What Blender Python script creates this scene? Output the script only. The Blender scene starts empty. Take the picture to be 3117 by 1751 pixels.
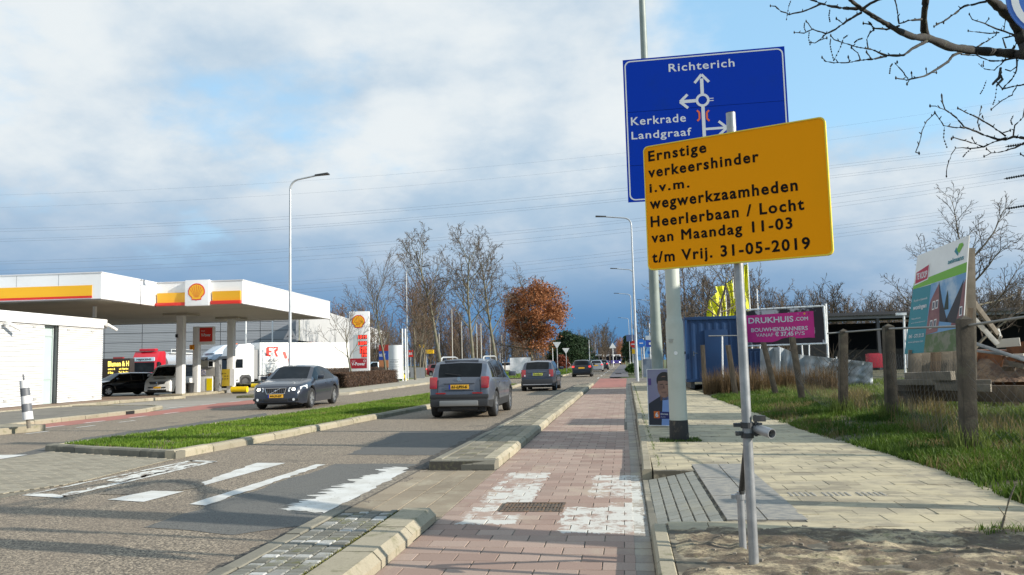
import bpy, bmesh, math, random
import numpy as np
from mathutils import Vector, Matrix, noise as mnoise
S = bpy.context.scene
COL = S.collection
PI = math.pi
# ------------------------------------------------------------------ camera
F, CX, CY, H = 2430., 1558.5, 875.5, 1.38
yaw, pitch, roll = math.radians(7.85), math.radians(5.38), math.radians(1.45)
FW = np.array([-math.sin(yaw)*math.cos(pitch), math.cos(yaw)*math.cos(pitch), math.sin(pitch)])
_r = np.array([math.cos(yaw), math.sin(yaw), 0.]); _u = np.cross(_r, FW)
RT = _r*math.cos(roll)-_u*math.sin(roll); UP = _u*math.cos(roll)+_r*math.sin(roll)
cd = bpy.data.cameras.new('camera'); cam = bpy.data.objects.new('camera', cd); COL.objects.link(cam)
cd.sensor_fit = 'HORIZONTAL'; cd.sensor_width = 36; cd.lens = 36*F/3117
cd.clip_start = .05; cd.clip_end = 3000
cam.matrix_world = Matrix(((RT[0], UP[0], -FW[0], 0), (RT[1], UP[1], -FW[1], 0), (RT[2], UP[2], -FW[2], H), (0, 0, 0, 1)))
S.camera = cam
# ------------------------------------------------------------------ sun, sky, exposure
SUN_EL = math.radians(24)
sdir = np.array([.985*math.cos(SUN_EL), -.17*math.cos(SUN_EL), math.sin(SUN_EL)])
sl = bpy.data.lights.new('sun', 'SUN'); sl.energy = 5.0; sl.angle = math.radians(.5); sl.color = (1, .93, .82)
so = bpy.data.objects.new('sun', sl); COL.objects.link(so)
so.rotation_mode = 'QUATERNION'; so.rotation_quaternion = Vector(sdir).to_track_quat('Z', 'Y'); so.location = (30, -10, 30)
S.view_settings.view_transform = 'Standard'; S.view_settings.look = 'None'
S.view_settings.exposure = .42; S.view_settings.gamma = 1; S.view_settings.use_curve_mapping = False

def nd(nt, t, ins=None, **pr):
    n = nt.nodes.new(t)
    for k, v in pr.items(): setattr(n, k, v)
    for k, v in (ins or {}).items():
        if isinstance(v, bpy.types.NodeSocket): nt.links.new(v, n.inputs[k])
        elif isinstance(v, bpy.types.Node): nt.links.new(v.outputs[0], n.inputs[k])
        else: n.inputs[k].default_value = v
    return n
def M_(nt, op, a, b=0., c=None):
    d = {0: a, 1: b}
    if c is not None: d[2] = c
    return nd(nt, 'ShaderNodeMath', d, operation=op)
def SM(nt, v, a, b, lo=0., hi=1.):
    return nd(nt, 'ShaderNodeMapRange', {0: v, 1: a, 2: b, 3: lo, 4: hi}, interpolation_type='SMOOTHSTEP')
def c4(c): return (c[0], c[1], c[2], 1)
def MIX(nt, f, a, b):
    n = nt.nodes.new('ShaderNodeMix'); n.data_type = 'RGBA'
    for i, v in ((0, f), (6, a), (7, b)):
        if isinstance(v, bpy.types.Node): nt.links.new(v.outputs[2] if v.bl_idname == 'ShaderNodeMix' else v.outputs[0], n.inputs[i])
        elif isinstance(v, bpy.types.NodeSocket): nt.links.new(v, n.inputs[i])
        else: n.inputs[i].default_value = v if i == 0 else c4(v)
    return n
W = bpy.data.worlds.new('World'); S.world = W; W.use_nodes = True
nt = W.node_tree; nt.nodes.clear()
tc = nd(nt, 'ShaderNodeTexCoord'); sep = nd(nt, 'ShaderNodeSeparateXYZ', {0: tc.outputs['Generated']})
X, Y, Z = sep.outputs
az = M_(nt, 'ARCTAN2', X, Y)                       # 0 = along the road, + to the right
el = M_(nt, 'ARCSINE', Z)
elc = M_(nt, 'MAXIMUM', el, 0.)
zz = M_(nt, 'ADD', M_(nt, 'MAXIMUM', Z, 0.), .34)
px = M_(nt, 'DIVIDE', X, zz); py = M_(nt, 'DIVIDE', Y, zz)
cv = nd(nt, 'ShaderNodeCombineXYZ', {0: px, 1: py, 2: 3.1})
n1 = nd(nt, 'ShaderNodeTexNoise', {'Vector': cv, 'Scale': 2.3, 'Detail': 8., 'Roughness': .52, 'Distortion': .15})
cv2 = nd(nt, 'ShaderNodeCombineXYZ', {0: px, 1: py, 2: 11.7})
n2 = nd(nt, 'ShaderNodeTexNoise', {'Vector': cv2, 'Scale': 1.1, 'Detail': 6., 'Roughness': .5, 'Distortion': .2})
cv3 = nd(nt, 'ShaderNodeCombineXYZ', {0: px, 1: py, 2: 23.})
n3 = nd(nt, 'ShaderNodeTexNoise', {'Vector': cv3, 'Scale': 5.5, 'Detail': 8., 'Roughness': .58})
# billows: bright crowns over grey-blue bellies
bil = M_(nt, 'ADD', M_(nt, 'MULTIPLY', n1.outputs[0], .72), M_(nt, 'MULTIPLY', n3.outputs[0], .34))
bil = M_(nt, 'ADD', bil, M_(nt, 'MULTIPLY', SM(nt, elc, .10, .34), .07)); bright = SM(nt, bil, .42, .70)
ccol = MIX(nt, bright, (.35, .46, .57), (.62, .66, .68))
# a dark rain bank stands low over the end of the road
azs = M_(nt, 'SUBTRACT', 1., SM(nt, az, .10, .42))  # bank fades out to the right
bank = M_(nt, 'MULTIPLY', M_(nt, 'SUBTRACT', 1., SM(nt, M_(nt, 'ADD', el, M_(nt, 'MULTIPLY', M_(nt, 'SUBTRACT', n2.outputs[0], .5), .14)), .05, .24)), M_(nt, 'ADD', M_(nt, 'MULTIPLY', azs, .55), .45))
slate = MIX(nt, SM(nt, elc, .0, .17), (.070, .190, .37), (.18, .30, .46))
ccol2 = MIX(nt, bank, ccol, slate)
# cover: solid on the left, opening to blue high on the right
cov = M_(nt, 'ADD', M_(nt, 'MULTIPLY', n2.outputs[0], 1.0), M_(nt, 'MULTIPLY', n3.outputs[0], .28))
open_r = M_(nt, 'MULTIPLY', SM(nt, az, -.16, .26), SM(nt, elc, .14, .34))
cov = M_(nt, 'SUBTRACT', M_(nt, 'ADD', cov, .135), M_(nt, 'MULTIPLY', open_r, .30))
covm = SM(nt, cov, .50, .68)
covm = M_(nt, 'MAXIMUM', covm, M_(nt, 'MULTIPLY', bank, 1.15)); covm = M_(nt, 'MINIMUM', covm, 1.)
sky = nd(nt, 'ShaderNodeTexSky', sky_type='NISHITA'); sky.sun_disc = False; sky.sun_elevation = SUN_EL
sky.sun_rotation = math.atan2(sdir[0], sdir[1]); sky.air_density = 1.1; sky.dust_density = .6; sky.ozone_density = 1.5; sky.altitude = 60
b1 = nd(nt, 'ShaderNodeBackground', {0: sky.outputs[0], 1: .15})
# thin high veil over the clear part
b1b = nd(nt, 'ShaderNodeBackground', {0: (.33, .62, .86, 1), 1: 1.})
m0 = nd(nt, 'ShaderNodeMixShader', {0: .55, 1: b1.outputs[0], 2: b1b.outputs[0]})
b2 = nd(nt, 'ShaderNodeBackground', {0: ccol2.outputs[2], 1: 1.})
mx = nd(nt, 'ShaderNodeMixShader', {0: covm, 1: m0.outputs[0], 2: b2.outputs[0]})
wo = nd(nt, 'ShaderNodeOutputWorld', {0: mx.outputs[0]})

# ------------------------------------------------------------------ geometry of the view
def ray(x, y): return FW+RT*(x-CX)/F-UP*(y-CY)/F
def proj(p):
    q = np.array([p[0], p[1], p[2]-H]); d = q@FW
    if d < .1: return (-1e5, -1e5, d)
    return CX+F*(q@RT)/d, CY-F*(q@UP)/d, d
def G(x, y, z=0.):
    d = ray(x, y); t = (z-H)/d[2]; return Vector((d[0]*t, d[1]*t, z))
def atY(x, y, yy):
    d = ray(x, y); t = yy/d[1]; return Vector((d[0]*t, yy, H+d[2]*t))
def atD(x, y, dist):                 # point at distance along the optical axis
    d = ray(x, y)*dist; return Vector((d[0], d[1], H+d[2]))
def Zof(b, yy):                       # height over point b that shows at image row yy
    lo, hi = -5., 60.
    for _ in range(40):
        m = (lo+hi)/2
        if proj((b[0], b[1], m))[1] > yy: lo = m
        else: hi = m
    return lo
def onplane(x, y, o, dv):             # hit of the view ray with the vertical plane through o along dv: (s, z)
    d = ray(x, y); n = (-dv[1], dv[0]); t = (o[0]*n[0]+o[1]*n[1])/(d[0]*n[0]+d[1]*n[1])
    return ((d[0]*t-o[0])*dv[0]+(d[1]*t-o[1])*dv[1], H+d[2]*t)
def inframe(p, m=60):
    a = proj(p); return a[2] > .3 and -m < a[0] < 3117+m and -m < a[1] < 1751+m

# ------------------------------------------------------------------ object helpers
def setp(o, label=None, cat=None, group=None, kind=None):
    if label: o['label'] = label
    if cat: o['category'] = cat
    if group: o['group'] = group
    if kind: o['kind'] = kind
    return o
def thing(name, label, cat, loc=(0, 0, 0), rz=0., group=None):
    o = bpy.data.objects.new(name, None); COL.objects.link(o); o.empty_display_size = .2
    o.location = loc; o.rotation_euler = (0, 0, rz); return setp(o, label, cat, group)
def dup(root, loc, rz, label=None, group=None, scale=None):
    r = root.copy(); COL.objects.link(r); r.location = loc; r.rotation_euler = (0, 0, rz)
    if scale: r.scale = (scale,)*3
    if label: r['label'] = label
    if group: r['group'] = group
    for ch in KIDS.get(root.name, []):
        c = ch.copy(); COL.objects.link(c); c.parent = r; KIDS.setdefault(r.name, []).append(c)
        for g in KIDS.get(ch.name, []):
            d = g.copy(); COL.objects.link(d); d.parent = c; KIDS.setdefault(c.name, []).append(d)
    return r
KIDS = {}
def link(name, me, parent=None, loc=None, rot=None, scale=None):
    o = bpy.data.objects.new(name, me); COL.objects.link(o)
    if parent is not None: o.parent = parent; KIDS.setdefault(parent.name, []).append(o)
    if loc is not None: o.location = loc
    if rot is not None: o.rotation_euler = rot
    if scale is not None: o.scale = scale
    return o
class MB:
    def __init__(s): s.v = []; s.f = []
    def add(s, vs, fs):
        b = len(s.v); s.v += [tuple(v) for v in vs]; s.f += [tuple(i+b for i in f) for f in fs]; return s
    def box(s, x0, x1, y0, y1, z0, z1):
        return s.add([(x0, y0, z0), (x1, y0, z0), (x1, y1, z0), (x0, y1, z0), (x0, y0, z1), (x1, y0, z1), (x1, y1, z1), (x0, y1, z1)],
                     [(0, 3, 2, 1), (4, 5, 6, 7), (0, 1, 5, 4), (1, 2, 6, 5), (2, 3, 7, 6), (3, 0, 4, 7)])
    def hexa(s, pts): return s.add(pts, [(0, 3, 2, 1), (4, 5, 6, 7), (0, 1, 5, 4), (1, 2, 6, 5), (2, 3, 7, 6), (3, 0, 4, 7)])
    def cyl(s, a, b, r0, r1=None, n=10, cap=True):
        r1 = r0 if r1 is None else r1; a = Vector(a); b = Vector(b); d = (b-a)
        if d.length < 1e-6: return s
        q = d.to_track_quat('Z', 'Y'); vs = []
        for p, r in ((a, r0), (b, r1)):
            for i in range(n):
                t = 2*PI*i/n; vs.append(p+q@Vector((r*math.cos(t), r*math.sin(t), 0)))
        fs = [(i, (i+1) % n, n+(i+1) % n, n+i) for i in range(n)]
        if cap: fs += [tuple(range(n-1, -1, -1)), tuple(range(n, 2*n))]
        return s.add(vs, fs)
    def tube(s, pts, rs, n=6):
        pts = [Vector(p) for p in pts]; vs = []; m = len(pts)
        if not hasattr(rs, '__len__'): rs = [rs]*m
        for i, p in enumerate(pts):
            d = (pts[min(i+1, m-1)]-pts[max(i-1, 0)]); q = d.to_track_quat('Z', 'Y')
            for k in range(n):
                t = 2*PI*k/n; vs.append(p+q@Vector((rs[i]*math.cos(t), rs[i]*math.sin(t), 0)))
        # align rings
        fs = []
        for i in range(m-1):
            best = min(range(n), key=lambda o: (vs[i*n]-vs[(i+1)*n+o]).length)
            ring = vs[(i+1)*n:(i+2)*n]; vs[(i+1)*n:(i+2)*n] = ring[best:]+ring[:best]
            fs += [(i*n+k, i*n+(k+1) % n, (i+1)*n+(k+1) % n, (i+1)*n+k) for k in range(n)]
        fs += [tuple(range(n-1, -1, -1)), tuple(range((m-1)*n, m*n))]
        return s.add(vs, fs)
    def prism(s, poly, z0, z1):       # poly in xy
        n = len(poly)
        return s.add([(p[0], p[1], z0) for p in poly]+[(p[0], p[1], z1) for p in poly],
                     [tuple(range(n-1, -1, -1)), tuple(range(n, 2*n))]+[(i, (i+1) % n, n+(i+1) % n, n+i) for i in range(n)])
    def prismY(s, poly, y0, y1):      # poly in xz, extruded along y
        n = len(poly)
        return s.add([(p[0], y0, p[1]) for p in poly]+[(p[0], y1, p[1]) for p in poly],
                     [tuple(range(n)), tuple(range(2*n-1, n-1, -1))]+[(i, n+i, n+(i+1) % n, (i+1) % n) for i in range(n)])
    def prismX(s, poly, x0, x1):      # poly in yz
        n = len(poly)
        return s.add([(x0, p[0], p[1]) for p in poly]+[(x1, p[0], p[1]) for p in poly],
                     [tuple(range(n)), tuple(range(2*n-1, n-1, -1))]+[(i, n+i, n+(i+1) % n, (i+1) % n) for i in range(n)])
    def sheet(s, poly, z): return s.add([(p[0], p[1], z) for p in poly], [tuple(range(len(poly)))])
    def lathe(s, prof, n=20, ax='Z', c=(0, 0, 0)):   # prof [(r, h)]
        vs = []
        for r, h in prof:
            for k in range(n):
                t = 2*PI*k/n; a, b = r*math.cos(t), r*math.sin(t)
                vs.append((c[0]+a, c[1]+b, c[2]+h) if ax == 'Z' else (c[0]+h, c[1]+a, c[2]+b) if ax == 'X' else (c[0]+a, c[1]+h, c[2]+b))
        fs = []
        for i in range(len(prof)-1):
            fs += [(i*n+k, i*n+(k+1) % n, (i+1)*n+(k+1) % n, (i+1)*n+k) for k in range(n)]
        return s.add(vs, fs)
    def mesh(s, name, m=None, smooth=False, angle=35):
        me = bpy.data.meshes.new(name); me.from_pydata(s.v, [], s.f)
        if m is not None: me.materials.append(m)
        if smooth:
            me.polygons.foreach_set('use_smooth', [True]*len(me.polygons)); me.set_sharp_from_angle(angle=math.radians(angle))
        return me
    def build(s, name, m, parent=None, loc=None, rot=None, smooth=False, bevel=0, angle=35):
        me = s.mesh(name, m)
        if bevel:
            bm = bmesh.new(); bm.from_mesh(me); bmesh.ops.remove_doubles(bm, verts=bm.verts, dist=1e-5)
            es = [e for e in bm.edges if len(e.link_faces) == 2 and e.calc_face_angle(0) > .5]
            bmesh.ops.bevel(bm, geom=es, offset=bevel, segments=2, profile=.7, affect='EDGES', clamp_overlap=True)
            bm.to_mesh(me); bm.free(); smooth = True
        if smooth:
            me.polygons.foreach_set('use_smooth', [True]*len(me.polygons)); me.set_sharp_from_angle(angle=math.radians(angle))
        return link(name, me, parent, loc, rot)
def struct(o): o['kind'] = 'structure'; return o
def npmesh(name, V, Fc, m, smooth=False):     # numpy verts (n,3), faces (k,3|4)
    me = bpy.data.meshes.new(name); k, c = Fc.shape
    me.vertices.add(len(V)); me.vertices.foreach_set('co', np.ascontiguousarray(V, dtype=np.float32).ravel())
    me.loops.add(k*c); me.loops.foreach_set('vertex_index', np.ascontiguousarray(Fc, dtype=np.int32).ravel())
    me.polygons.add(k); me.polygons.foreach_set('loop_start', np.arange(0, k*c, c, dtype=np.int32))
    me.update(calc_edges=True); me.materials.append(m)
    me.polygons.foreach_set('use_smooth', [bool(smooth)]*k)
    return me

# ------------------------------------------------------------------ materials
MATS = {}
def mat(name, col, rough=.6, metal=0., spec=.5, var=None, bump=None, coat=0., rnd=0., dirt=None, emit=None, trans=0., vscale=None, island=0.):
    if name in MATS: return MATS[name]
    m = bpy.data.materials.new(name); m.use_nodes = True; t = m.node_tree; b = t.nodes['Principled BSDF']
    MATS[name] = m
    geo = nd(t, 'ShaderNodeNewGeometry'); pos = geo.outputs['Position']
    c = None
    if var:                          # (scale, colour2, lo, hi)
        sc, c2, lo, hi = var
        vec = pos
        if vscale: vec = nd(t, 'ShaderNodeVectorMath', {0: pos, 1: vscale}, operation='MULTIPLY').outputs[0]
        n = nd(t, 'ShaderNodeTexNoise', {'Vector': vec, 'Scale': sc, 'Detail': 5., 'Roughness': .6})
        c = MIX(t, SM(t, n.outputs[0], lo, hi), col, c2)
    if dirt:                         # (scale, colour, lo, hi)
        sc, c2, lo, hi = dirt
        n = nd(t, 'ShaderNodeTexNoise', {'Vector': pos, 'Scale': sc, 'Detail': 8., 'Roughness': .65})
        c = MIX(t, SM(t, n.outputs[0], lo, hi), c or col, c2)
    if rnd or island:
        oi = nd(t, 'ShaderNodeObjectInfo')
        r = M_(t, 'FRACT', M_(t, 'ADD', M_(t, 'MULTIPLY', oi.outputs['Random'], 7.31), geo.outputs['Random Per Island']))
        a = rnd or island
        v = SM(t, r, 0., 1., 1-a, 1+a); v.interpolation_type = 'LINEAR'
        hs = nd(t, 'ShaderNodeHueSaturation', {2: v})
        if c: t.links.new(c.outputs[2], hs.inputs['Color'])
        else: hs.inputs['Color'].default_value = c4(col)
        c = hs
    if c is None: b.inputs['Base Color'].default_value = c4(col)
    else: t.links.new(c.outputs[2] if c.bl_idname == 'ShaderNodeMix' else c.outputs[0], b.inputs['Base Color'])
    b.inputs['Roughness'].default_value = rough; b.inputs['Metallic'].default_value = metal
    b.inputs['Specular IOR Level'].default_value = spec; b.inputs['Coat Weight'].default_value = coat; b.inputs['Coat Roughness'].default_value = .05
    if trans: b.inputs['Transmission Weight'].default_value = trans
    if emit: b.inputs['Emission Color'].default_value = c4(emit[0]); b.inputs['Emission Strength'].default_value = emit[1]
    if bump:
        n = nd(t, 'ShaderNodeTexNoise', {'Vector': pos, 'Scale': bump[0], 'Detail': 4., 'Roughness': .6})
        bp = nd(t, 'ShaderNodeBump', {'Height': n.outputs[0], 'Strength': bump[1], 'Distance': bump[2] if len(bump) > 2 else .01})
        t.links.new(bp.outputs[0], b.inputs['Normal'])
    return m
def asphalt(name, base, stone, tint, dark=None, scale=75.):
    m = bpy.data.materials.new(name); m.use_nodes = True; t = m.node_tree; b = t.nodes['Principled BSDF']; MATS[name] = m
    pos = nd(t, 'ShaderNodeNewGeometry').outputs['Position']
    vo = nd(t, 'ShaderNodeTexVoronoi', {'Vector': pos, 'Scale': scale}, feature='F1')
    cell = nd(t, 'ShaderNodeSeparateColor', {0: vo.outputs['Color']})
    nz = nd(t, 'ShaderNodeTexNoise', {'Vector': pos, 'Scale': scale*.55, 'Detail': 3.})
    c = MIX(t, SM(t, cell.outputs[0], .2, 1.), base, stone)
    c = MIX(t, SM(t, nz.outputs[0], .52, .68), c, tuple(x*.35 for x in base))
    big = nd(t, 'ShaderNodeTexNoise', {'Vector': nd(t, 'ShaderNodeVectorMath', {0: pos, 1: (1., .22, 1.)}, operation='MULTIPLY').outputs[0], 'Scale': 1.1, 'Detail': 6., 'Roughness': .6})
    c = MIX(t, SM(t, big.outputs[0], .38, .68), c, MIX(t, .55, c, tint))
    sm = nd(t, 'ShaderNodeTexNoise', {'Vector': pos, 'Scale': .55, 'Detail': 7., 'Roughness': .62})
    c = MIX(t, M_(t, 'MULTIPLY', SM(t, sm.outputs[0], .56, .68), .5), c, dark or tuple(x*.5 for x in base))
    # cracks
    cr = nd(t, 'ShaderNodeTexVoronoi', {'Vector': nd(t, 'ShaderNodeVectorMath', {0: pos, 1: nd(t, 'ShaderNodeVectorMath', {0: sm.outputs[1], 1: (.8, .8, 0)}, operation='MULTIPLY').outputs[0]}, operation='ADD').outputs[0], 'Scale': .42}, feature='DISTANCE_TO_EDGE')
    c = MIX(t, M_(t, 'MULTIPLY', M_(t, 'LESS_THAN', cr.outputs[0], .003), .35), c, (.025, .024, .023))
    t.links.new(c.outputs[2], b.inputs['Base Color']); b.inputs['Roughness'].default_value = .82; b.inputs['Specular IOR Level'].default_value = .3
    hh = M_(t, 'SUBTRACT', 1., vo.outputs['Distance'])
    bp = nd(t, 'ShaderNodeBump', {'Height': M_(t, 'ADD', hh, M_(t, 'MULTIPLY', nz.outputs[0], 1.5)), 'Strength': .55, 'Distance': .006})
    t.links.new(bp.outputs[0], b.inputs['Normal'])
    return m
def tilemat(name, col, col2, dust, dlo, dhi, rnd=.10, moss=None, rects=None, dsc=1.3, dvs=(1., .6, 1.), p0=0.):
    """paving: own colour per tile, fine grain, drifts of dust, optional worn white paint inside rects"""
    m = bpy.data.materials.new(name); m.use_nodes = True; t = m.node_tree; b = t.nodes['Principled BSDF']; MATS[name] = m
    geo = nd(t, 'ShaderNodeNewGeometry'); pos = geo.outputs['Position']; oi = nd(t, 'ShaderNodeObjectInfo')
    r = M_(t, 'FRACT', M_(t, 'ADD', M_(t, 'MULTIPLY', oi.outputs['Random'], 7.31), geo.outputs['Random Per Island']))
    c = MIX(t, SM(t, r, p0, 1.), col, col2)
    r2 = M_(t, 'FRACT', M_(t, 'MULTIPLY', r, 13.7))
    v = nd(t, 'ShaderNodeMapRange', {0: r2, 1: 0., 2: 1., 3: 1-rnd, 4: 1+rnd})
    hs = nd(t, 'ShaderNodeHueSaturation', {2: v}); t.links.new(c.outputs[2], hs.inputs['Color'])
    g = nd(t, 'ShaderNodeTexNoise', {'Vector': pos, 'Scale': 60., 'Detail': 4., 'Roughness': .7})
    c = MIX(t, M_(t, 'MULTIPLY', SM(t, g.outputs[0], .45, .75), .4), hs, tuple(x*.5 for x in col))
    if moss:
        mo = nd(t, 'ShaderNodeTexNoise', {'Vector': pos, 'Scale': 5., 'Detail': 7., 'Roughness': .7})
        c = MIX(t, M_(t, 'MULTIPLY', SM(t, mo.outputs[0], .52, .66), .7), c, moss)
    vec = nd(t, 'ShaderNodeVectorMath', {0: pos, 1: dvs}, operation='MULTIPLY').outputs[0]
    d = nd(t, 'ShaderNodeTexNoise', {'Vector': vec, 'Scale': dsc, 'Detail': 9., 'Roughness': .68})
    c = MIX(t, SM(t, d.outputs[0], dlo, dhi), c, dust)
    if rects:
        w = nd(t, 'ShaderNodeTexNoise', {'Vector': nd(t, 'ShaderNodeVectorMath', {0: pos, 1: (3., 1., 1.)}, operation='MULTIPLY').outputs[0], 'Scale': 6., 'Detail': 6., 'Roughness': .75})
        s = nd(t, 'ShaderNodeSeparateXYZ', {0: pos}); off = M_(t, 'MULTIPLY', M_(t, 'SUBTRACT', w.outputs[0], .5), .28)
        xx = M_(t, 'ADD', s.outputs[0], off); yy = M_(t, 'ADD', s.outputs[1], M_(t, 'MULTIPLY', off, 1.2)); tot = None
        for x0, x1, y0, y1 in rects:
            k = M_(t, 'MULTIPLY', M_(t, 'MULTIPLY', M_(t, 'GREATER_THAN', xx, x0), M_(t, 'LESS_THAN', xx, x1)), M_(t, 'MULTIPLY', M_(t, 'GREATER_THAN', yy, y0), M_(t, 'LESS_THAN', yy, y1)))
            tot = k if tot is None else M_(t, 'MAXIMUM', tot, k)
        wear = nd(t, 'ShaderNodeTexNoise', {'Vector': pos, 'Scale': 7., 'Detail': 8., 'Roughness': .75})
        keep = M_(t, 'SUBTRACT', 1., SM(t, M_(t, 'ADD', wear.outputs[0], M_(t, 'MULTIPLY', r2, .20)), .56, .69))
        c = MIX(t, M_(t, 'MULTIPLY', M_(t, 'MULTIPLY', tot, keep), .9), c, (.56, .55, .50))
    t.links.new(c.outputs[2], b.inputs['Base Color']); b.inputs['Roughness'].default_value = .85; b.inputs['Specular IOR Level'].default_value = .25
    bp = nd(t, 'ShaderNodeBump', {'Height': M_(t, 'ADD', g.outputs[0], d.outputs[0]), 'Strength': .3, 'Distance': .003})
    t.links.new(bp.outputs[0], b.inputs['Normal']); return m
def leafmat(name, a, bcol, rough=.6, sc=.6, hue=.12, trans=.0):
    m = bpy.data.materials.new(name); m.use_nodes = True; t = m.node_tree; b = t.nodes['Principled BSDF']; MATS[name] = m
    geo = nd(t, 'ShaderNodeNewGeometry')
    n = nd(t, 'ShaderNodeTexNoise', {'Vector': geo.outputs['Position'], 'Scale': sc, 'Detail': 4.})
    k = M_(t, 'ADD', M_(t, 'MULTIPLY', SM(t, n.outputs[0], .35, .65), .6), M_(t, 'MULTIPLY', geo.outputs['Random Per Island'], .4))
    c = MIX(t, k, a, bcol); t.links.new(c.outputs[2], b.inputs['Base Color'])
    b.inputs['Roughness'].default_value = rough; b.inputs['Specular IOR Level'].default_value = .25
    if trans:
        tr = nd(t, 'ShaderNodeBsdfTranslucent'); t.links.new(c.outputs[2], tr.inputs[0])
        ms = nd(t, 'ShaderNodeMixShader', {0: trans, 1: b.outputs[0], 2: tr.outputs[0]}); t.links.new(ms.outputs[0], t.nodes['Material Output'].inputs[0])
    return m
white_paint = mat('white_paint', (.82, .82, .80), .35, var=(.7, (.72, .72, .70), .4, .7))
white_metal = mat('white_metal', (.78, .79, .78), .4, dirt=(1.5, (.55, .54, .5), .6, .9))
galv = mat('galvanised_steel', (.40, .41, .42), .42, metal=.55, var=(9., (.30, .31, .32), .35, .65), bump=(60., .15, .002))
grey_post = mat('grey_green_paint', (.27, .31, .28), .5, var=(3., (.22, .26, .23), .4, .7), dirt=(5., (.22, .23, .2), .62, .8))
pale_post = mat('pale_green_grey_paint', (.47, .50, .44), .5, var=(2.5, (.42, .45, .39), .4, .7), dirt=(7., (.3, .3, .26), .66, .8))
steel_dark = mat('dark_metal', (.045, .048, .05), .5, metal=.3, var=(8., (.09, .08, .075), .5, .7))
black = mat('black_plastic', (.018, .018, .019), .5)
blackgloss = mat('black_gloss', (.012, .012, .014), .2, coat=.4)
rubber = mat('tyre_rubber', (.022, .022, .022), .75, bump=(40., .3, .004))
glass = mat('dark_window_glass', (.006, .008, .010), .03, spec=.14, var=(1.8, (.014, .017, .02), .4, .7))
clear_lens = mat('clear_lens', (.75, .77, .78), .08, spec=.8, coat=1.)
red_lens = mat('red_lens', (.30, .008, .010), .12, coat=1.)
chrome = mat('chrome', (.75, .76, .78), .12, metal=1.)
alloy = mat('alloy_rim', (.55, .56, .58), .28, metal=.8)
plate_y = mat('yellow_number_plate', (.78, .42, .03), .4)
plate_g = mat('yellow_green_number_plate', (.60, .62, .12), .4)
kerb_m = tilemat('kerb_concrete', (.30, .265, .195), (.37, .325, .235), (.22, .19, .135), .5, .7, .10, moss=(.15, .145, .08))
kerb_grey = tilemat('kerb_grey', (.155, .145, .115), (.205, .19, .15), (.36, .32, .24), .48, .66, .12)
# ------------------------------------------------------------------ lettering
class Fr:                                  # a flat face: origin, right, up; normal points to the reader
    def __init__(s, o, ex, ez):
        s.o = Vector(o); s.ex = Vector(ex).normalized(); s.ez = Vector(ez).normalized(); s.en = s.ex.cross(s.ez).normalized()
    def p(s, u, v, off=0.): return s.o+s.ex*u+s.ez*v+s.en*off
    def poly(s, mb, pts, off): return mb.add([s.p(u, v, off) for u, v in pts], [tuple(range(len(pts)))])
    def slab(s, mb, pts, a, b):
        n = len(pts)
        return mb.add([s.p(u, v, a) for u, v in pts]+[s.p(u, v, b) for u, v in pts],
                      [tuple(range(n-1, -1, -1)), tuple(range(n, 2*n))]+[(i, (i+1) % n, n+(i+1) % n, n+i) for i in range(n)])
    def rect(s, mb, u0, u1, v0, v1, a, b=None):
        q = [(u0, v0), (u1, v0), (u1, v1), (u0, v1)]
        return s.poly(mb, q, a) if b is None else s.slab(mb, q, a, b)
TX = {}
def load_texts(items):
    obs = []
    for body, off, sp in items:
        c = bpy.data.curves.new('t', 'FONT'); c.body = body; c.offset = max(off, 0.); c.space_character = sp; c.resolution_u = 3; c.fill_mode = 'FRONT'
        o = bpy.data.objects.new('t', c); COL.objects.link(o); obs.append((body, o, c))
    dg = bpy.context.evaluated_depsgraph_get(); dg.update()
    for body, o, c in obs:
        me = bpy.data.meshes.new_from_object(o.evaluated_get(dg))
        v = np.array([w.co[:] for w in me.vertices]) if len(me.vertices) else np.zeros((1, 3)); f = [tuple(p.vertices) for p in me.polygons]
        TX[body] = (v, f, v[:, 0].min(), v[:, 0].max()); bpy.data.meshes.remove(me)
    for body, off, sp in items:
        if off < 0:
            v, f, x0, x1 = TX[body]; n = len(v); d = (0, .03, -.03, 0, 0); e = (0, 0, 0, .024, -.024); TX[body] = (np.concatenate([v+np.array([d[i], e[i], i*.0002]) for i in range(5)]), [tuple(q+i*n for q in g) for i in range(5) for g in f], x0-.03, x1+.03)
    for body, o, c in obs: bpy.data.objects.remove(o); bpy.data.curves.remove(c)
B, R_ = .028, .008
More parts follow.
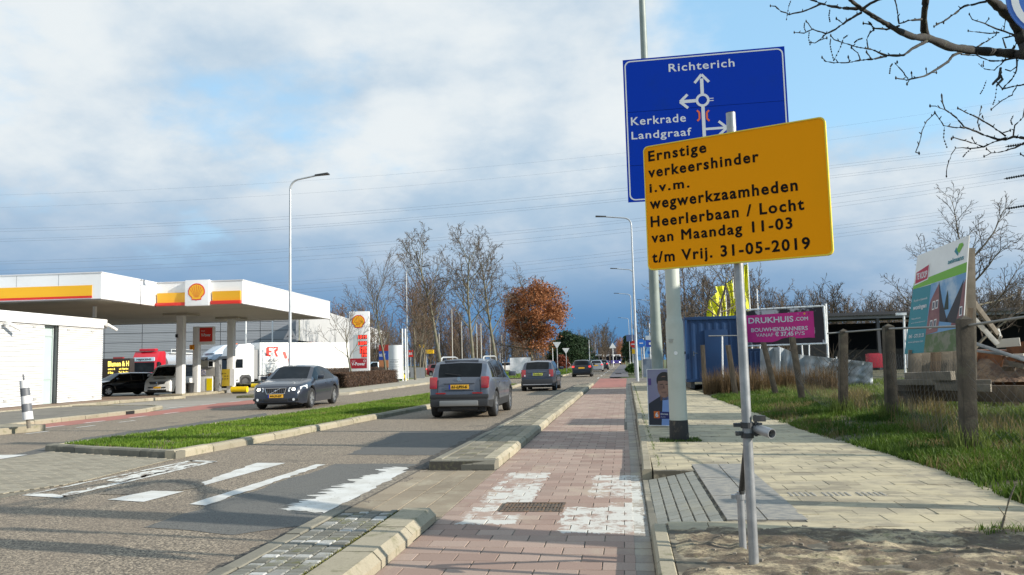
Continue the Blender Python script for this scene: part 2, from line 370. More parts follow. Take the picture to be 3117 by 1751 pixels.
load_texts([('Richterich', .012, 1.12), ('Kerkrade', .012, 1.12), ('Landgraaf', .012, 1.12), ('Ernstige', B, 1.2), ('verkeershinder', B, 1.2), ('i.v.m.', B, 1.25),
  ('wegwerkzaamheden', B, 1.2), ('Heerlerbaan / Locht', B, 1.2), ('van Maandag 11-03', -.004, 1.2), ('t/m Vrij. 31-05-2019', B, 1.2),
  ('DRUKHUIS', .02, 1.), ('.COM', -.002, 1.), ('BOUWHEKBANNERS', .015, 1.), ('VANAF', 0., 1.), ('\u20ac 37,45', .03, 1.), ('P/S', 0., 1.),
  ('TE KOOP', .03, 1.), ('aelmans', .02, 1.), ('Royale vrijstaande', 0., 1.), ('woningen', .03, 1.), ('045 - 575 32 33', .02, 1.), ('www.aelmans.com', 0., 1.),
  ('V-Power', .03, 1.), ('Shell', .0, 1.), ('1', .02, 1.), ('EXPO RENT', .02, 1.), ('Blumen & H', .03, 1.), ('ening &', .02, 1.), ('uit Heerlen', .02, 1.), ('d Exp', .02, 1.), ('Tel: Berlin', .02, 1.),
  ('1519', .04, 1.1), ('1559', .04, 1.1), ('1489', .04, 1.1), ('1119', .04, 1.1), ('719', .04, 1.1), ('Dries Lodewijks', .02, 1.), ('Heerlen', .0, 1.), ('V', .04, 1.), ('C', .03, 1.), ('6', .04, 1.),
  ('NIJSKENS', .03, 1.), ('BS', .04, 1.), ('Parkstad', .01, 1.), ('Kantoren', .01, 1.), ('BEST', .03, 1.), ('A R W A S', .03, 1.), ('A R W', .03, 1.), ('SK', .03, 1.),
  ('61-LPH-6', .03, 1.), ('44-LX-GT', .03, 1.), ('73-GGL-9', .03, 1.), ('Nieuwbouw', 0., 1.), ('www.vrijstaandwonen.nl', 0., 1.)])
CAP = TX['TE KOOP'][0][:, 1].max()
def lettering(parent, body, fr, u, v, h, w, m, off, name='lettering'):
    V, Fc, x0, x1 = TX[body]; sx = w/(x1-x0) if w else h/CAP
    me = bpy.data.meshes.new(name)
    me.from_pydata([fr.p(u+(a-x0)*sx, v+b*h/.73, off+zz_*.5) for a, b, zz_ in V], [], Fc); me.materials.append(m)
    return link(name, me, parent)

# ------------------------------------------------------------------ paving and kerbs
def inpoly(pts, poly):
    x, y = pts[:, 0], pts[:, 1]; r = np.zeros(len(pts), bool); n = len(poly)
    for i in range(n):
        x1, y1 = poly[i][:2]; x2, y2 = poly[(i+1) % n][:2]
        if y1 == y2: continue
        k = ((y1 > y) != (y2 > y)) & (x < (x2-x1)*(y-y1)/(y2-y1)+x1); r ^= k
    return r
def tile_template(lx, ly, h, ch):
    a, b = lx/2, ly/2
    V = [(-a, -b, 0), (a, -b, 0), (a, b, 0), (-a, b, 0), (-a, -b, h-ch), (a, -b, h-ch), (a, b, h-ch), (-a, b, h-ch), (-a+ch, -b+ch, h), (a-ch, -b+ch, h), (a-ch, b-ch, h), (-a+ch, b-ch, h)]
    Fq = [(8, 9, 10, 11), (4, 5, 9, 8), (5, 6, 10, 9), (6, 7, 11, 10), (7, 4, 8, 11), (0, 1, 5, 4), (1, 2, 6, 5), (2, 3, 7, 6), (3, 0, 4, 7)]
    return np.array(V), np.array(Fq)
def pave(parent, name, poly, zf, lx, ly, m, origin=(0, 0), ang=0., bond=.5, alt='row', gap=.009, h=.05, jit=.0012, ch=.0025, limit=300, seed=1, holes=()):
    rs = np.random.RandomState(seed); P = np.array([p[:2] for p in poly], float); o = np.array(origin)
    ca, sa = math.cos(ang), math.sin(ang); Rm = np.array([[ca, sa], [-sa, ca]])
    Q = (P-o)@Rm.T; mn, mxx = Q.min(0), Q.max(0)
    pts = []
    if alt == 'row':
        for j in range(int(math.floor(mn[1]/ly)), int(math.ceil(mxx[1]/ly))+1):
            sh = bond*lx*(j % 2)
            for i in range(int(math.floor(mn[0]/lx))-1, int(math.ceil(mxx[0]/lx))+1): pts.append(((i+.5)*lx+sh, (j+.5)*ly))
    else:
        for i in range(int(math.floor(mn[0]/lx)), int(math.ceil(mxx[0]/lx))+1):
            sh = bond*ly*(i % 2)
            for j in range(int(math.floor(mn[1]/ly))-1, int(math.ceil(mxx[1]/ly))+1): pts.append(((i+.5)*lx, (j+.5)*ly+sh))
    raw = np.array(pts); offs_ = (-.375, -.125, .125, .375); cov_ = []
    for f_ in offs_:
        q_ = raw+(np.array([f_*lx, 0]) if alt == 'row' else np.array([0, f_*ly])); w_ = q_@Rm+o; kk = inpoly(w_, poly)
        for hp in holes: kk &= ~inpoly(w_, hp)
        cov_.append(kk)
    cov_ = np.stack(cov_, 1); cnt = cov_.sum(1); k = cnt > 0; raw = raw[k]; cov_ = cov_[k]; cnt = cnt[k]; sc = cnt/4.
    mean_ = (cov_*np.array(offs_)).sum(1)/cnt
    if alt == 'row': raw[:, 0] += mean_*lx
    else: raw[:, 1] += mean_*ly
    pts = raw@Rm+o
    V, Fq = tile_template(lx-gap, ly-gap, h, ch)
    z = np.array([zf(x, y) for x, y in pts]) if callable(zf) else np.full(len(pts), float(zf))
    dz = rs.uniform(-1, 1, len(pts))*jit; tx = rs.uniform(-1, 1, len(pts))*jit*3; ty = rs.uniform(-1, 1, len(pts))*jit*3; rz = ang+rs.uniform(-1, 1, len(pts))*.008
    slope = None
    if callable(zf): slope = (zf(pts[0][0]+.1, pts[0][1])-zf(pts[0][0]-.1, pts[0][1]))/.2
    d = np.array([proj((x, y, zz))[2] if inframe((x, y, zz)) else 1e6+math.hypot(x, y) for (x, y), zz in zip(pts, z)])
    order = np.argsort(d); me = npmesh(name, V, Fq, m); vis = [i for i in order[:limit] if d[i] < 1e6]
    for i in vis:
        link(name, me, parent, (pts[i][0], pts[i][1], z[i]+dz[i]-h), (tx[i], ty[i]-(math.atan(slope) if slope else 0), rz[i]), (sc[i] if alt == 'row' else 1, sc[i] if alt != 'row' else 1, 1))
    rest = [i for i in order if i not in set(vis)]
    if rest:
        Vs, Fs = [], []
        for n, i in enumerate(rest):
            c, s = math.cos(rz[i]), math.sin(rz[i]); w = V*np.array([sc[i] if alt == 'row' else 1, sc[i] if alt != 'row' else 1, 1]); X2 = w[:, 0]*c-w[:, 1]*s; Y2 = w[:, 0]*s+w[:, 1]*c
            Z2 = w[:, 2]-h+z[i]+dz[i]+X2*(-ty[i]+(slope or 0))+Y2*tx[i]
            Vs.append(np.stack([X2+pts[i][0], Y2+pts[i][1], Z2], 1)); Fs.append(Fq+n*len(V))
        o2 = link(name, npmesh(name, np.concatenate(Vs), np.concatenate(Fs), m), parent); o2['kind'] = 'stuff'
def kerb(parent, pts, w, h, z0, ln, m, ch=.025, side=1, name='kerbstone', seed=3, gap=.012):
    """kerbstones along a line; side=+1: body to the left of travel"""
    rs = random.Random(seed)
    sec = [(0, 0), (0, h-ch), (ch, h), (w-.008, h), (w, h-.008), (w, 0)]
    vs = []; fs = []; n = len(sec)
    for x in (gap/2, 1-gap/2):
        for a, b in sec: vs.append((x, a*side, b))
    fs = [tuple(range(n)), tuple(range(2*n-1, n-1, -1))]+[(i, n+i, n+(i+1) % n, (i+1) % n) for i in range(n)]
    if side < 0: fs = [f[::-1] for f in fs]
    me = bpy.data.meshes.new(name); me.from_pydata(vs, [], fs); me.materials.append(m)
    bm = bmesh.new(); bm.from_mesh(me); bmesh.ops.recalc_face_normals(bm, faces=bm.faces); bm.to_mesh(me); bm.free()
    for a, b in zip(pts[:-1], pts[1:]):
        a = Vector((a[0], a[1], z0)); b = Vector((b[0], b[1], z0)); d = b-a; k = max(1, round(d.length/ln)); L = d.length/k; an = math.atan2(d.y, d.x)
        for i in range(k):
            p = a+d*(i/k)
            o = link(name, me, parent, (p.x+rs.uniform(-.004, .004), p.y, p.z+rs.uniform(-.006, .006)), (rs.uniform(-.01, .01), 0, an+rs.uniform(-.004, .004)), (L, 1, 1))
def sheet(name, poly, z, m, parent=None): return MB().sheet(poly, z).build(name, m, parent)
def jag(poly, amp, step, seed):
    rs = random.Random(seed); out = []
    for a, b, j in poly:          # (x,y, jagged edge from this point to the next)
        out.append((a, b, j))
    res = []; n = len(out)
    for i in range(n):
        x0, y0, j = out[i]; x1, y1, _ = out[(i+1) % n]; L = math.hypot(x1-x0, y1-y0); k = max(1, int(L/step)) if j else 1
        nx, ny = (y1-y0)/L, -(x1-x0)/L
        for q in range(k):
            t = q/k; o = 0 if q == 0 else rs.uniform(-1, 1)*amp*j
            res.append((x0+(x1-x0)*t+nx*o, y0+(y1-y0)*t+ny*o))
    return res
def blades(name, pts, hmin, hmax, m, parent=None, seed=1, wid=.006, lean=.5, kind='stuff', clump=1, zf=None):
    """grass blades: two-segment bent triangles at pts (n,3)"""
    rs = np.random.RandomState(seed); n = len(pts); h = rs.uniform(hmin, hmax, n)*rs.uniform(.6, 1., n); a = rs.uniform(0, 2*PI, n); b = rs.uniform(0, 2*PI, n); l = rs.uniform(0, lean, n)*h
    w = wid*rs.uniform(.6, 1.3, n); ca, sa = np.cos(a), np.sin(a); cb, sb = np.cos(b), np.sin(b)
    V = np.zeros((n, 5, 3)); P = pts
    V[:, 0] = P+np.stack([-ca*w, -sa*w, np.zeros(n)], 1); V[:, 1] = P+np.stack([ca*w, sa*w, np.zeros(n)], 1)
    mid = P+np.stack([cb*l*.35, sb*l*.35, h*.6], 1)
    V[:, 2] = mid+np.stack([ca*w*.7, sa*w*.7, np.zeros(n)], 1); V[:, 3] = mid-np.stack([ca*w*.7, sa*w*.7, np.zeros(n)], 1)
    V[:, 4] = P+np.stack([cb*l, sb*l, h], 1)
    base = np.arange(n)[:, None]*5
    Fc = np.concatenate([base+np.array([[0, 1, 2]]), base+np.array([[0, 2, 3]]), base+np.array([[3, 2, 4]])])
    o = link(name, npmesh(name, V.reshape(-1, 3), Fc, m), parent)
    if kind: o['kind'] = kind
    return o
def scatter(poly, n, seed, zf=0., dens=None):
    rs = np.random.RandomState(seed); P = np.array([p[:2] for p in poly]); mn, mx_ = P.min(0), P.max(0); out = np.zeros((0, 2))
    while len(out) < n:
        q = rs.uniform(mn, mx_, (n*2, 2)); q = q[inpoly(q, poly)]
        if dens is not None: q = q[rs.uniform(0, 1, len(q)) < dens(q)]
        out = np.concatenate([out, q])
    out = out[:n]; z = np.array([zf(x, y) for x, y in out]) if callable(zf) else np.full(n, float(zf))
    return np.column_stack([out, z])
def relief(name, x0, x1, y0, y1, st, zf, m, parent=None, poly=None, smooth=True, holes=()):
    xs = np.arange(x0, x1+st/2, st); ys = np.arange(y0, y1+st/2, st); nx, ny = len(xs), len(ys)
    V = np.array([(x, y, zf(x, y)) for y in ys for x in xs]); i, j = np.meshgrid(np.arange(nx-1), np.arange(ny-1)); a = (j*nx+i).ravel()
    Fc = np.stack([a, a+1, a+nx+1, a+nx], 1)
    if poly is not None:
        c = V[Fc].mean(1)[:, :2]; kk = inpoly(c, poly)
        for hp in holes: kk &= ~inpoly(c, hp)
        Fc = Fc[kk]
    return link(name, npmesh(name, V, Fc, m, smooth), parent)
def nz(x, y, s=1., o=0.): return mnoise.noise(Vector((x*s+o, y*s-o, o*1.7)))
def fbm(x, y, s=1., o=0., k=4): return sum(nz(x, y, s*2**i, o+i*7)/2**i for i in range(k))

# ================================================================== GROUND AND ROADS
asp = asphalt('asphalt', (.13, .108, .083), (.43, .35, .255), (.20, .16, .12), (.07, .06, .052))
asp_far = asphalt('asphalt_worn', (.145, .132, .112), (.30, .26, .21), (.18, .155, .13), (.09, .08, .07))
patch_m = asphalt('smooth_asphalt_patch', (.125, .122, .112), (.165, .158, .142), (.14, .135, .12), (.11, .107, .10), scale=110.)
patch_d = asphalt('dark_asphalt_patch', (.10, .099, .093), (.15, .143, .128), (.12, .115, .105), (.09, .088, .083), scale=100.)
red_asp = mat('red_asphalt', (.36, .135, .10), .8, var=(2.5, (.29, .12, .095), .35, .7), bump=(120., .4, .003), dirt=(1.2, (.22, .13, .105), .55, .8))
paint_m = mat('road_paint', (.62, .61, .57), .6, var=(2.5, (.50, .48, .43), .4, .65), dirt=(22., (.20, .17, .135), .60, .68), bump=(90., .4, .003))
paint_w = bpy.data.materials.new('worn_road_paint'); paint_w.use_nodes = True
_t = paint_w.node_tree; _g = nd(_t, 'ShaderNodeNewGeometry').outputs['Position']; _b = _t.nodes['Principled BSDF']
_n = nd(_t, 'ShaderNodeTexNoise', {'Vector': nd(_t, 'ShaderNodeVectorMath', {0: _g, 1: (1., .5, 1.)}, operation='MULTIPLY').outputs[0], 'Scale': 7., 'Detail': 10., 'Roughness': .8})
_c = MIX(_t, SM(_t, _n.outputs[0], .505, .535), (.60, .59, .54), (.23, .19, .15)); _t.links.new(_c.outputs[2], _b.inputs['Base Color']); _b.inputs['Roughness'].default_value = .75
grass_soil = mat('grass_soil', (.10, .105, .045), .95, var=(3., (.20, .165, .10), .42, .62), bump=(30., .6, .02))
field_m = mat('field_grass', (.07, .105, .03), .95, var=(.25, (.13, .12, .055), .4, .65), bump=(8., .8, .05))
concrete = mat('forecourt_concrete', (.30, .275, .235), .85, var=(.8, (.24, .215, .18), .35, .7), dirt=(3., (.16, .145, .12), .58, .8), bump=(60., .3, .004), vscale=(.5, 2., 1.))
sandy = mat('sandy_joint', (.21, .185, .135), .95, var=(20., (.10, .09, .07), .4, .7), bump=(80., .5, .01))
dark_joint = mat('dark_joint', (.055, .05, .04), .95, var=(25., (.10, .095, .06), .45, .7))

struct(MB().sheet([(-900, -60), (900, -60), (900, 1800), (-900, 1800)], -.32).build('ground', field_m))
road = struct(sheet('road', [(-14.0, -8), (-2.62, -8), (-2.62, 45), (-1.2, 46.6), (-1.2, 900), (-13.6, 900), (-13.9, 55.6), (-13.5, 38), (-16.4, 36), (-16.4, -8)], 0., asp))
# forecourt falls gently away from the road
def zfc(y): return -.0075*max(0., y-36)
fc = MB(); ys = [26, 36, 50, 66, 95]
for a, b in zip(ys[:-1], ys[1:]): fc.add([(-75, a, zfc(a)-.01), (-16.2, a, zfc(a)-.01), (-16.2, b, zfc(b)-.01), (-75, b, zfc(b)-.01)], [(0, 1, 2, 3)])
struct(fc.build('forecourt', concrete))
def Gf(x, y):                       # ground hit on the sloping forecourt
    p = G(x, y)
    for _ in range(20): p = G(x, y, zfc(p.y))
    return p
for i, (poly, z, m, nm) in enumerate([
    (jag([(-4.3, 6.75, 1), (-3.3, 6.45, 1), (-2.72, 6.9, 0), (-2.72, 11.05, 1), (-4.15, 11.15, 1)], .05, .22, 4), .003, patch_m, 'asphalt_patch'),
    (jag([(-4.4, 12.3, 1), (-2.72, 12.1, 0), (-2.72, 16.6, 1), (-4.7, 16.4, 1)], .05, .25, 5), .003, patch_d, 'asphalt_patch'),
    (jag([(-8.9, 20, .3), (-9.35, 11, .3), (-10.6, 12.6, 1), (-11.6, 16, 1), (-11.2, 24, 1)], .1, .5, 6), .003, patch_d, 'asphalt_patch'),
    (jag([(-16.3, 4, 0), (-15.0, 4, 0), (-14.85, 24, 0), (-14.7, 37.3, 0), (-16.4, 38.5, 0), (-16.9, 31, 0), (-16.35, 27, 0)], .0, 1, 7), .004, red_asp, 'red_cycle_lane')]):
    o = sheet(nm, poly, z, m, road)
wear = {'road_marking': []}
def mark(pts, m=paint_m, z=.006): sheet('road_marking', pts, z, m, road)
mark(jag([(-3.42, 7.62, .3), (-2.88, 7.42, 0), (-2.80, 10.62, 0), (-3.22, 10.78, 1.0)], .12, .045, 11))                       # broad right stripe, frayed on its left
mark(jag([(-4.52, 7.9, .3), (-4.30, 7.82, .6), (-4.26, 11.05, 0), (-4.42, 11.1, .2)], .05, .12, 12))
mark(jag([(-5.64, 8.18, .2), (-5.12, 8.04, .1), (-5.06, 8.72, .4), (-5.50, 8.78, .3)], .05, .1, 13))
mark(jag([(-5.24, 9.42, .3), (-5.06, 9.18, 0), (-4.96, 11.28, 0), (-5.42, 11.32, .6), (-5.32, 10.2, .6)], .06, .12, 14))
mark(jag([(-6.92, 8.48, 0), (-6.30, 8.30, 0), (-6.30, 8.42, .2), (-6.60, 8.58, .2), (-6.88, 8.60, .2)], .03, .08, 15))
mark(jag([(-6.44, 8.5, .4), (-6.30, 8.36, 0), (-6.16, 11.55, 0), (-6.32, 11.5, 1)], .06, .08, 16), paint_w)
mark(jag([(-6.92, 8.55, .2), (-6.86, 8.55, .5), (-6.60, 11.7, .3), (-6.70, 11.75, 0)], .03, .1, 17), paint_w)
mark(jag([(-6.70, 11.62, 0), (-6.17, 11.45, .2), (-6.17, 11.56, 0), (-6.70, 11.74, 0)], .02, .1, 18))
mark(jag([(-6.64, 9.6, .8), (-6.34, 9.5, .5), (-6.28, 11.3, .5), (-6.58, 11.4, .8)], .06, .1, 19), paint_w)
for x0, x1, y0, y1 in ((-11.0, -10.3, 8.4, 12.75), (-12.3, -11.6, 8.2, 12.6)): mark(jag([(x0, y0, .3), (x1, y0, .2), (x1, y1, .1), (x0, y1, .4)], .05, .12, 20))
for a in (14.2, 16.4, 18.95, 20.65, 22.7, 24.55): mark([(-15.04, a), (-14.92, a), (-14.90, a+.85), (-15.02, a+.85)])
for a in (15.2, 17.2, 18.95, 20.7): mark([(-14.03, a), (-13.93, a), (-13.93, a+.75), (-14.03, a+.75)])
for a, x in ((28.0, -16.98), (30.2, -16.84), (32.4, -16.78), (34.6, -16.62)): mark([(x-.08, a), (x+.08, a), (x+.1, a+1.1), (x-.06, a+1.1)], z=.008)
for k in range(14): mark([(-2.1-.06, 62+k*9), (-2.1+.06, 62+k*9), (-2.1+.06, 65.5+k*9), (-2.1-.06, 65.5+k*9)])
mark([(-.95, 80), (-.35, 80), (-.35, 84), (-.95, 84)])
# pot-hole in the second stripe: broken edge of the surface course
hole = MB()
rs = random.Random(8)
edge = [(-5.62+1.05*math.cos(t)*.55+rs.uniform(-.05, .05), 9.1+.62*math.sin(t)+rs.uniform(-.05, .05)) for t in [i*2*PI/26 for i in range(26)]]
hole.sheet(edge, .0045); hole.build('worn_hollow', asphalt('bare_base_course', (.10, .088, .072), (.30, .26, .2), (.12, .1, .08), scale=55.), road)

# dark gutter between the carriageway and the island strip
gm = mat('gutter_grit_and_shade', (.045, .04, .034), .9, var=(18., (.13, .112, .088), .46, .66), bump=(60., .8, .01))  # crumbly grit, darkened to hold the kerb's cast shadow in its colour
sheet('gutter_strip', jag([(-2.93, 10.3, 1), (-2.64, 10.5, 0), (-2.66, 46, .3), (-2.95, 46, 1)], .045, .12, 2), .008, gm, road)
sheet('gutter_strip', jag([(-2.86, 7.2, 1), (-2.73, 7.2, 0), (-2.73, 10.4, 0), (-2.86, 10.4, 1)], .03, .12, 5), .0075, mat('gutter_grit_light', (.15, .125, .095), .9, var=(22., (.28, .235, .175), .42, .62), bump=(60., .8, .01)), road)
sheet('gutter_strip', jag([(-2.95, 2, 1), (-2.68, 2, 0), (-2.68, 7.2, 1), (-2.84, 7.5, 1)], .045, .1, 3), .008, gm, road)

# ---- the cycle path
cp = struct(sheet('cycle_path', [(-2.72, -6), (.24, -6), (.30, 22), (.34, 47), (-1.72, 47), (-1.72, 44), (-2.72, 44)], -.0048, mat('path_joint', (.085, .072, .055), .95, var=(9., (.20, .17, .125), .42, .62))))
pink = tilemat('pink_paving', (.295, .205, .165), (.355, .265, .215), (.42, .35, .26), .52, .78, .10,
    rects=[(-1.49, -.97, 6.95, 10.12), (-.42, .2, 8.25, 9.85), (-.60, .2, 6.6, 7.75), (-.2, .2, 7.4, 8.0)])
grey_strip = tilemat('grey_gutter_paving', (.27, .235, .20), (.33, .29, .24), (.40, .36, .275), .48, .68, .12, rects=[(-.1, .12, 8.05, 9.85), (-.1, .11, 6.6, 8.2)])
brown_tile = tilemat('brown_paving', (.235, .19, .135), (.30, .245, .175), (.38, .33, .24), .5, .72, .08)
drain_rect = [(-1.215, 7.50), (-.62, 7.50), (-.62, 8.0), (-1.215, 8.0)]
pave(cp, 'paving_tile', [(-1.70, 2.6), (.0, 2.6), (.0, 12), (-.03, 22), (.02, 41), (-1.72, 41)], .0, .30, .21, pink, origin=(-1.70, 0), bond=.5, holes=[drain_rect], seed=2)
pave(cp, 'gutter_tile', [(.0, 2.6), (.13, 2.6), (.22, 22), (.30, 46), (.02, 46), (-.03, 22), (.0, 12)], -.003, .15, .21, grey_strip, origin=(.0, 0), bond=0, seed=3, limit=120)
pave(cp, 'crossing_tile', [(-2.72, 7.28), (-1.70, 7.28), (-1.70, 10.28), (-2.72, 10.28)], .0, .255, .42, brown_tile, origin=(-2.72, 7.28), bond=.5, alt='col', seed=4, ch=.003)
sheet('red_surface', [(-1.75, 41.2), (.02, 41.2), (.12, 60), (-1.9, 62)], .004, red_asp, cp)
struct(sheet('side_road', [(-1.9, 46.5), (9, 50), (30, 58), (30, 66), (9, 62), (.4, 62), (-1.9, 62.5)], -.004, asp_far))
struct(sheet('far_cycle_path', [(-1.3, 66), (.3, 66), (.3, 240), (-1.3, 240)], .006, mat('dark_cycle_asphalt', (.12, .11, .115), .85)))
# cast iron drain
dr = thing('drain_grate', 'rusty cast iron drain grate set in the pink cycle path beside worn white paint', 'drain grate', (-.915, 7.75, 0))
iron = mat('rusty_iron', (.10, .075, .055), .7, metal=.3, var=(14., (.22, .13, .07), .45, .65), bump=(60., .4, .004))
MB().box(-.30, .30, -.25, .25, -.06, -.035).build('pit', mat('drain_dark', (.01, .01, .01), .9), dr)
f = MB(); f.box(-.295, .295, -.245, -.21, -.03, .004).box(-.295, .295, .21, .245, -.03, .004).box(-.295, -.265, -.21, .21, -.03, .004).box(.265, .295, -.21, .21, -.03, .004)
f.box(-.265, .265, -.012, .012, -.03, .003); f.build('frame', iron, dr)
bars = MB()
for k in range(15):
    x = -.245+k*.035; bars.box(x-.008, x+.008, -.205, -.012, -.028, .002).box(x-.008, x+.008, .012, .205, -.028, .002)
bars.build('bar_grid', iron, dr)

# ---- raised island strips beside the cycle path
isl = struct(MB().prism([(-2.64, -4), (-1.78, -4), (-1.78, 7.05), (-2.64, 6.9)], -.02, .100).build('island', dark_joint))
cob = tilemat('small_cobble', (.165, .16, .135), (.44, .435, .41), (.24, .21, .15), .58, .75, .20, p0=.5, moss=(.13, .13, .05))
pave(isl, 'cobble', [(-2.50, 2.5), (-2.03, 2.5), (-2.03, 6.98), (-2.50, 6.85)], .112, .118, .075, cob, origin=(-2.5, 2.5), bond=0, alt='row', gap=.012, jit=.003, ch=.007, seed=5, h=.06)
kerb(isl, [(-1.70, 3.0), (-1.70, 7.05)], .30, .115, 0, .9, kerb_m, ch=.06, side=1)
kerb(isl, [(-2.66, 7.0), (-2.66, 3.0)], .14, .115, 0, .9, kerb_grey, side=1)
isl2 = struct(MB().prism([(-2.60, 10.45), (-1.78, 10.45), (-1.84, 46), (-2.62, 44)], -.02, .107).build('island', dark_joint))
itile = tilemat('island_tile', (.165, .148, .112), (.26, .232, .175), (.27, .23, .16), .5, .72, .18, moss=(.13, .125, .06))
pave(isl2, 'paving_brick', [(-2.46, 10.66), (-1.92, 10.66), (-1.92, 44), (-2.46, 43)], .115, .18, .235, itile, origin=(-2.46, 10.66), bond=.5, alt='col', seed=6, gap=.008, jit=.002)
kerb(isl2, [(-1.70, 10.62), (-1.72, 28), (-1.78, 46)], .21, .125, 0, 1.0, kerb_m, ch=.045, side=1)
kerb(isl2, [(-2.62, 44), (-2.60, 10.62)], .13, .12, 0, 1.0, kerb_grey, side=1)
kerb(isl2, [(-1.72, 10.40), (-2.62, 10.50)], .22, .12, 0, .3, kerb_grey, ch=.05, side=-1)

# ---- median with grass
def ins(poly, d):
    c = (sum(p[0] for p in poly)/len(poly), sum(p[1] for p in poly)/len(poly)); out = []
    n = len(poly)
    for i in range(n):
        p0, p1, p2 = (Vector(poly[i-1][:2]), Vector(poly[i][:2]), Vector(poly[(i+1) % n][:2]))
        a = (p1-p0).normalized(); b = (p2-p1).normalized(); nn = Vector((-a.y-b.y, a.x+b.x)).normalized(); k = d/max(.5, nn.dot(Vector((-a.y, a.x))))
        out.append((p1.x+nn.x*k, p1.y+nn.y*k))
    return out
med_poly = [(-10.45, 13.35), (-7.08, 11.95), (-6.72, 16), (-6.37, 21.6), (-6.08, 25), (-5.95, 42), (-6.15, 47.5), (-7.4, 49), (-8.6, 44), (-9.2, 31), (-9.75, 20)]
med = struct(MB().prism(ins(med_poly, .05), -.02, .10).build('median', grass_soil))
kerb(med, med_poly[1:7], .20, .13, 0, 1.0, kerb_m, ch=.04, side=1)
kerb(med, [med_poly[0], med_poly[1]], .18, .12, 0, .9, kerb_grey, side=1)
kerb(med, med_poly[6:]+[med_poly[0]], .10, .11, 0, 1.0, kerb_m, ch=.02, side=1)
gr1 = leafmat('lawn_grass', (.07, .145, .012), (.20, .29, .035), sc=.9, trans=.4)
gr_dry = leafmat('dry_grass', (.13, .11, .04), (.26, .20, .09), trans=.3)
gp = ins(med_poly, .24)
def dens_med(q): return np.clip(1.3-1.2*np.exp(-((q[:, 0]+6.4-.02*(q[:, 1]-12))/.55)**2), .12, 1)*np.where(q[:, 1] < 26, 1., .5)*np.clip(np.array([.75+1.3*fbm(a, b, 1.6, 39, 3) for a, b in q]), .12, 1)
setp(blades('median_grass', scatter(gp, 80000, 2, .10, dens_med), .02, .09, gr1, None, 3, wid=.008, lean=.9), 'short bright green grass growing on the raised median between the carriageways', 'grass')
setp(blades('median_dry_grass', scatter(gp, 14000, 12, .10, lambda q: np.clip(np.array([.15+1.5*fbm(a, b, 1.2, 59, 3) for a, b in q])+.5*(q[:, 0] > -7.1), .03, 1)), .02, .07, gr_dry, None, 13, wid=.006, lean=.9), 'thin dry blades mixed in the grass of the raised median', 'dry grass')
med2p = [(-17.5, 112), (-14.5, 70), (-9.2, 68), (-5.9, 66), (-5.7, 100), (-5.6, 150), (-9, 150)]
struct(MB().prism(med2p, -.02, .08).build('median', grass_soil)); struct(MB().prism([(-5.95, 66), (-5.7, 66), (-5.4, 150), (-5.65, 150)], 0, .12).build('kerb_line', kerb_m))
setp(blades('median_grass', scatter(med2p, 14000, 4, .08), .05, .14, gr1, None, 5, wid=.03, lean=.8), 'mown grass on the second median where the white banner stands', 'grass')
# refuge of small bricks between the zebra halves
ref = struct(sheet('refuge', [(-10.12, 2.5), (-7.0, 2.5), (-7.04, 11.8), (-10.16, 13.1)], .002, sandy))
rb = tilemat('refuge_brick', (.235, .21, .16), (.29, .26, .20), (.32, .29, .225), .5, .75, .10)
pave(ref, 'brick', [(-10.12, 7.2), (-7.28, 8.5), (-6.93, 9.3), (-7.04, 11.8), (-10.16, 13.1)], .016, .21, .105, rb, origin=(-10.12, 2.5), ang=.06, bond=.5, gap=.008, h=.012, ch=.003, jit=.001, seed=7)

# ---- pavement islands and kerbs on the far side
lp = [(-14.6, 14.0), (-15.6, 17.6), (-16.15, 20.2), (-16.25, 25.6), (-16.9, 27.6), (-18.3, 29.0), (-21.6, 29.2), (-23.2, 26.0), (-24.5, 20.0), (-24.5, 14)]
pad = struct(MB().prism(ins(lp, .06), -.02, .10).build('pavement', mat('old_grey_asphalt', (.17, .155, .125), .9, var=(1.4, (.12, .11, .09), .4, .7), dirt=(4., (.24, .2, .14), .55, .75), bump=(80., .4, .004))))
kerb(pad, lp[:7], .18, .13, 0, 1.0, kerb_m, ch=.03, side=1)
pad2p = [(-21.2, 10), (-21.9, 27.6), (-22.6, 33.5), (-22.2, 38.3), (-24.9, 39.6), (-30, 39.6), (-30, 10)]
pad2 = struct(MB().prism(ins(pad2p, .05), -.02, .115).build('pavement', mat('red_brown_paving', (.24, .15, .105), .9, var=(2., (.22, .18, .12), .4, .65), bump=(50., .5, .005))))
kerb(pad2, pad2p[:5], .16, .14, 0, 1.0, kerb_m, ch=.03, side=1)
gut = MB().box(-.22, .22, -.02, .03, .0, .10).build('gully_mouth', mat('gully_dark', (.012, .012, .012), .9), pad, (-16.22, 24.6, .012), (0, 0, PI/2))
# bollard on its concrete nose
nose = struct(MB().prism([(-15.9, 16.6), (-14.55, 16.9), (-14.25, 18.2), (-15.6, 18.5)], 0, .15).build('traffic_nose', kerb_m))
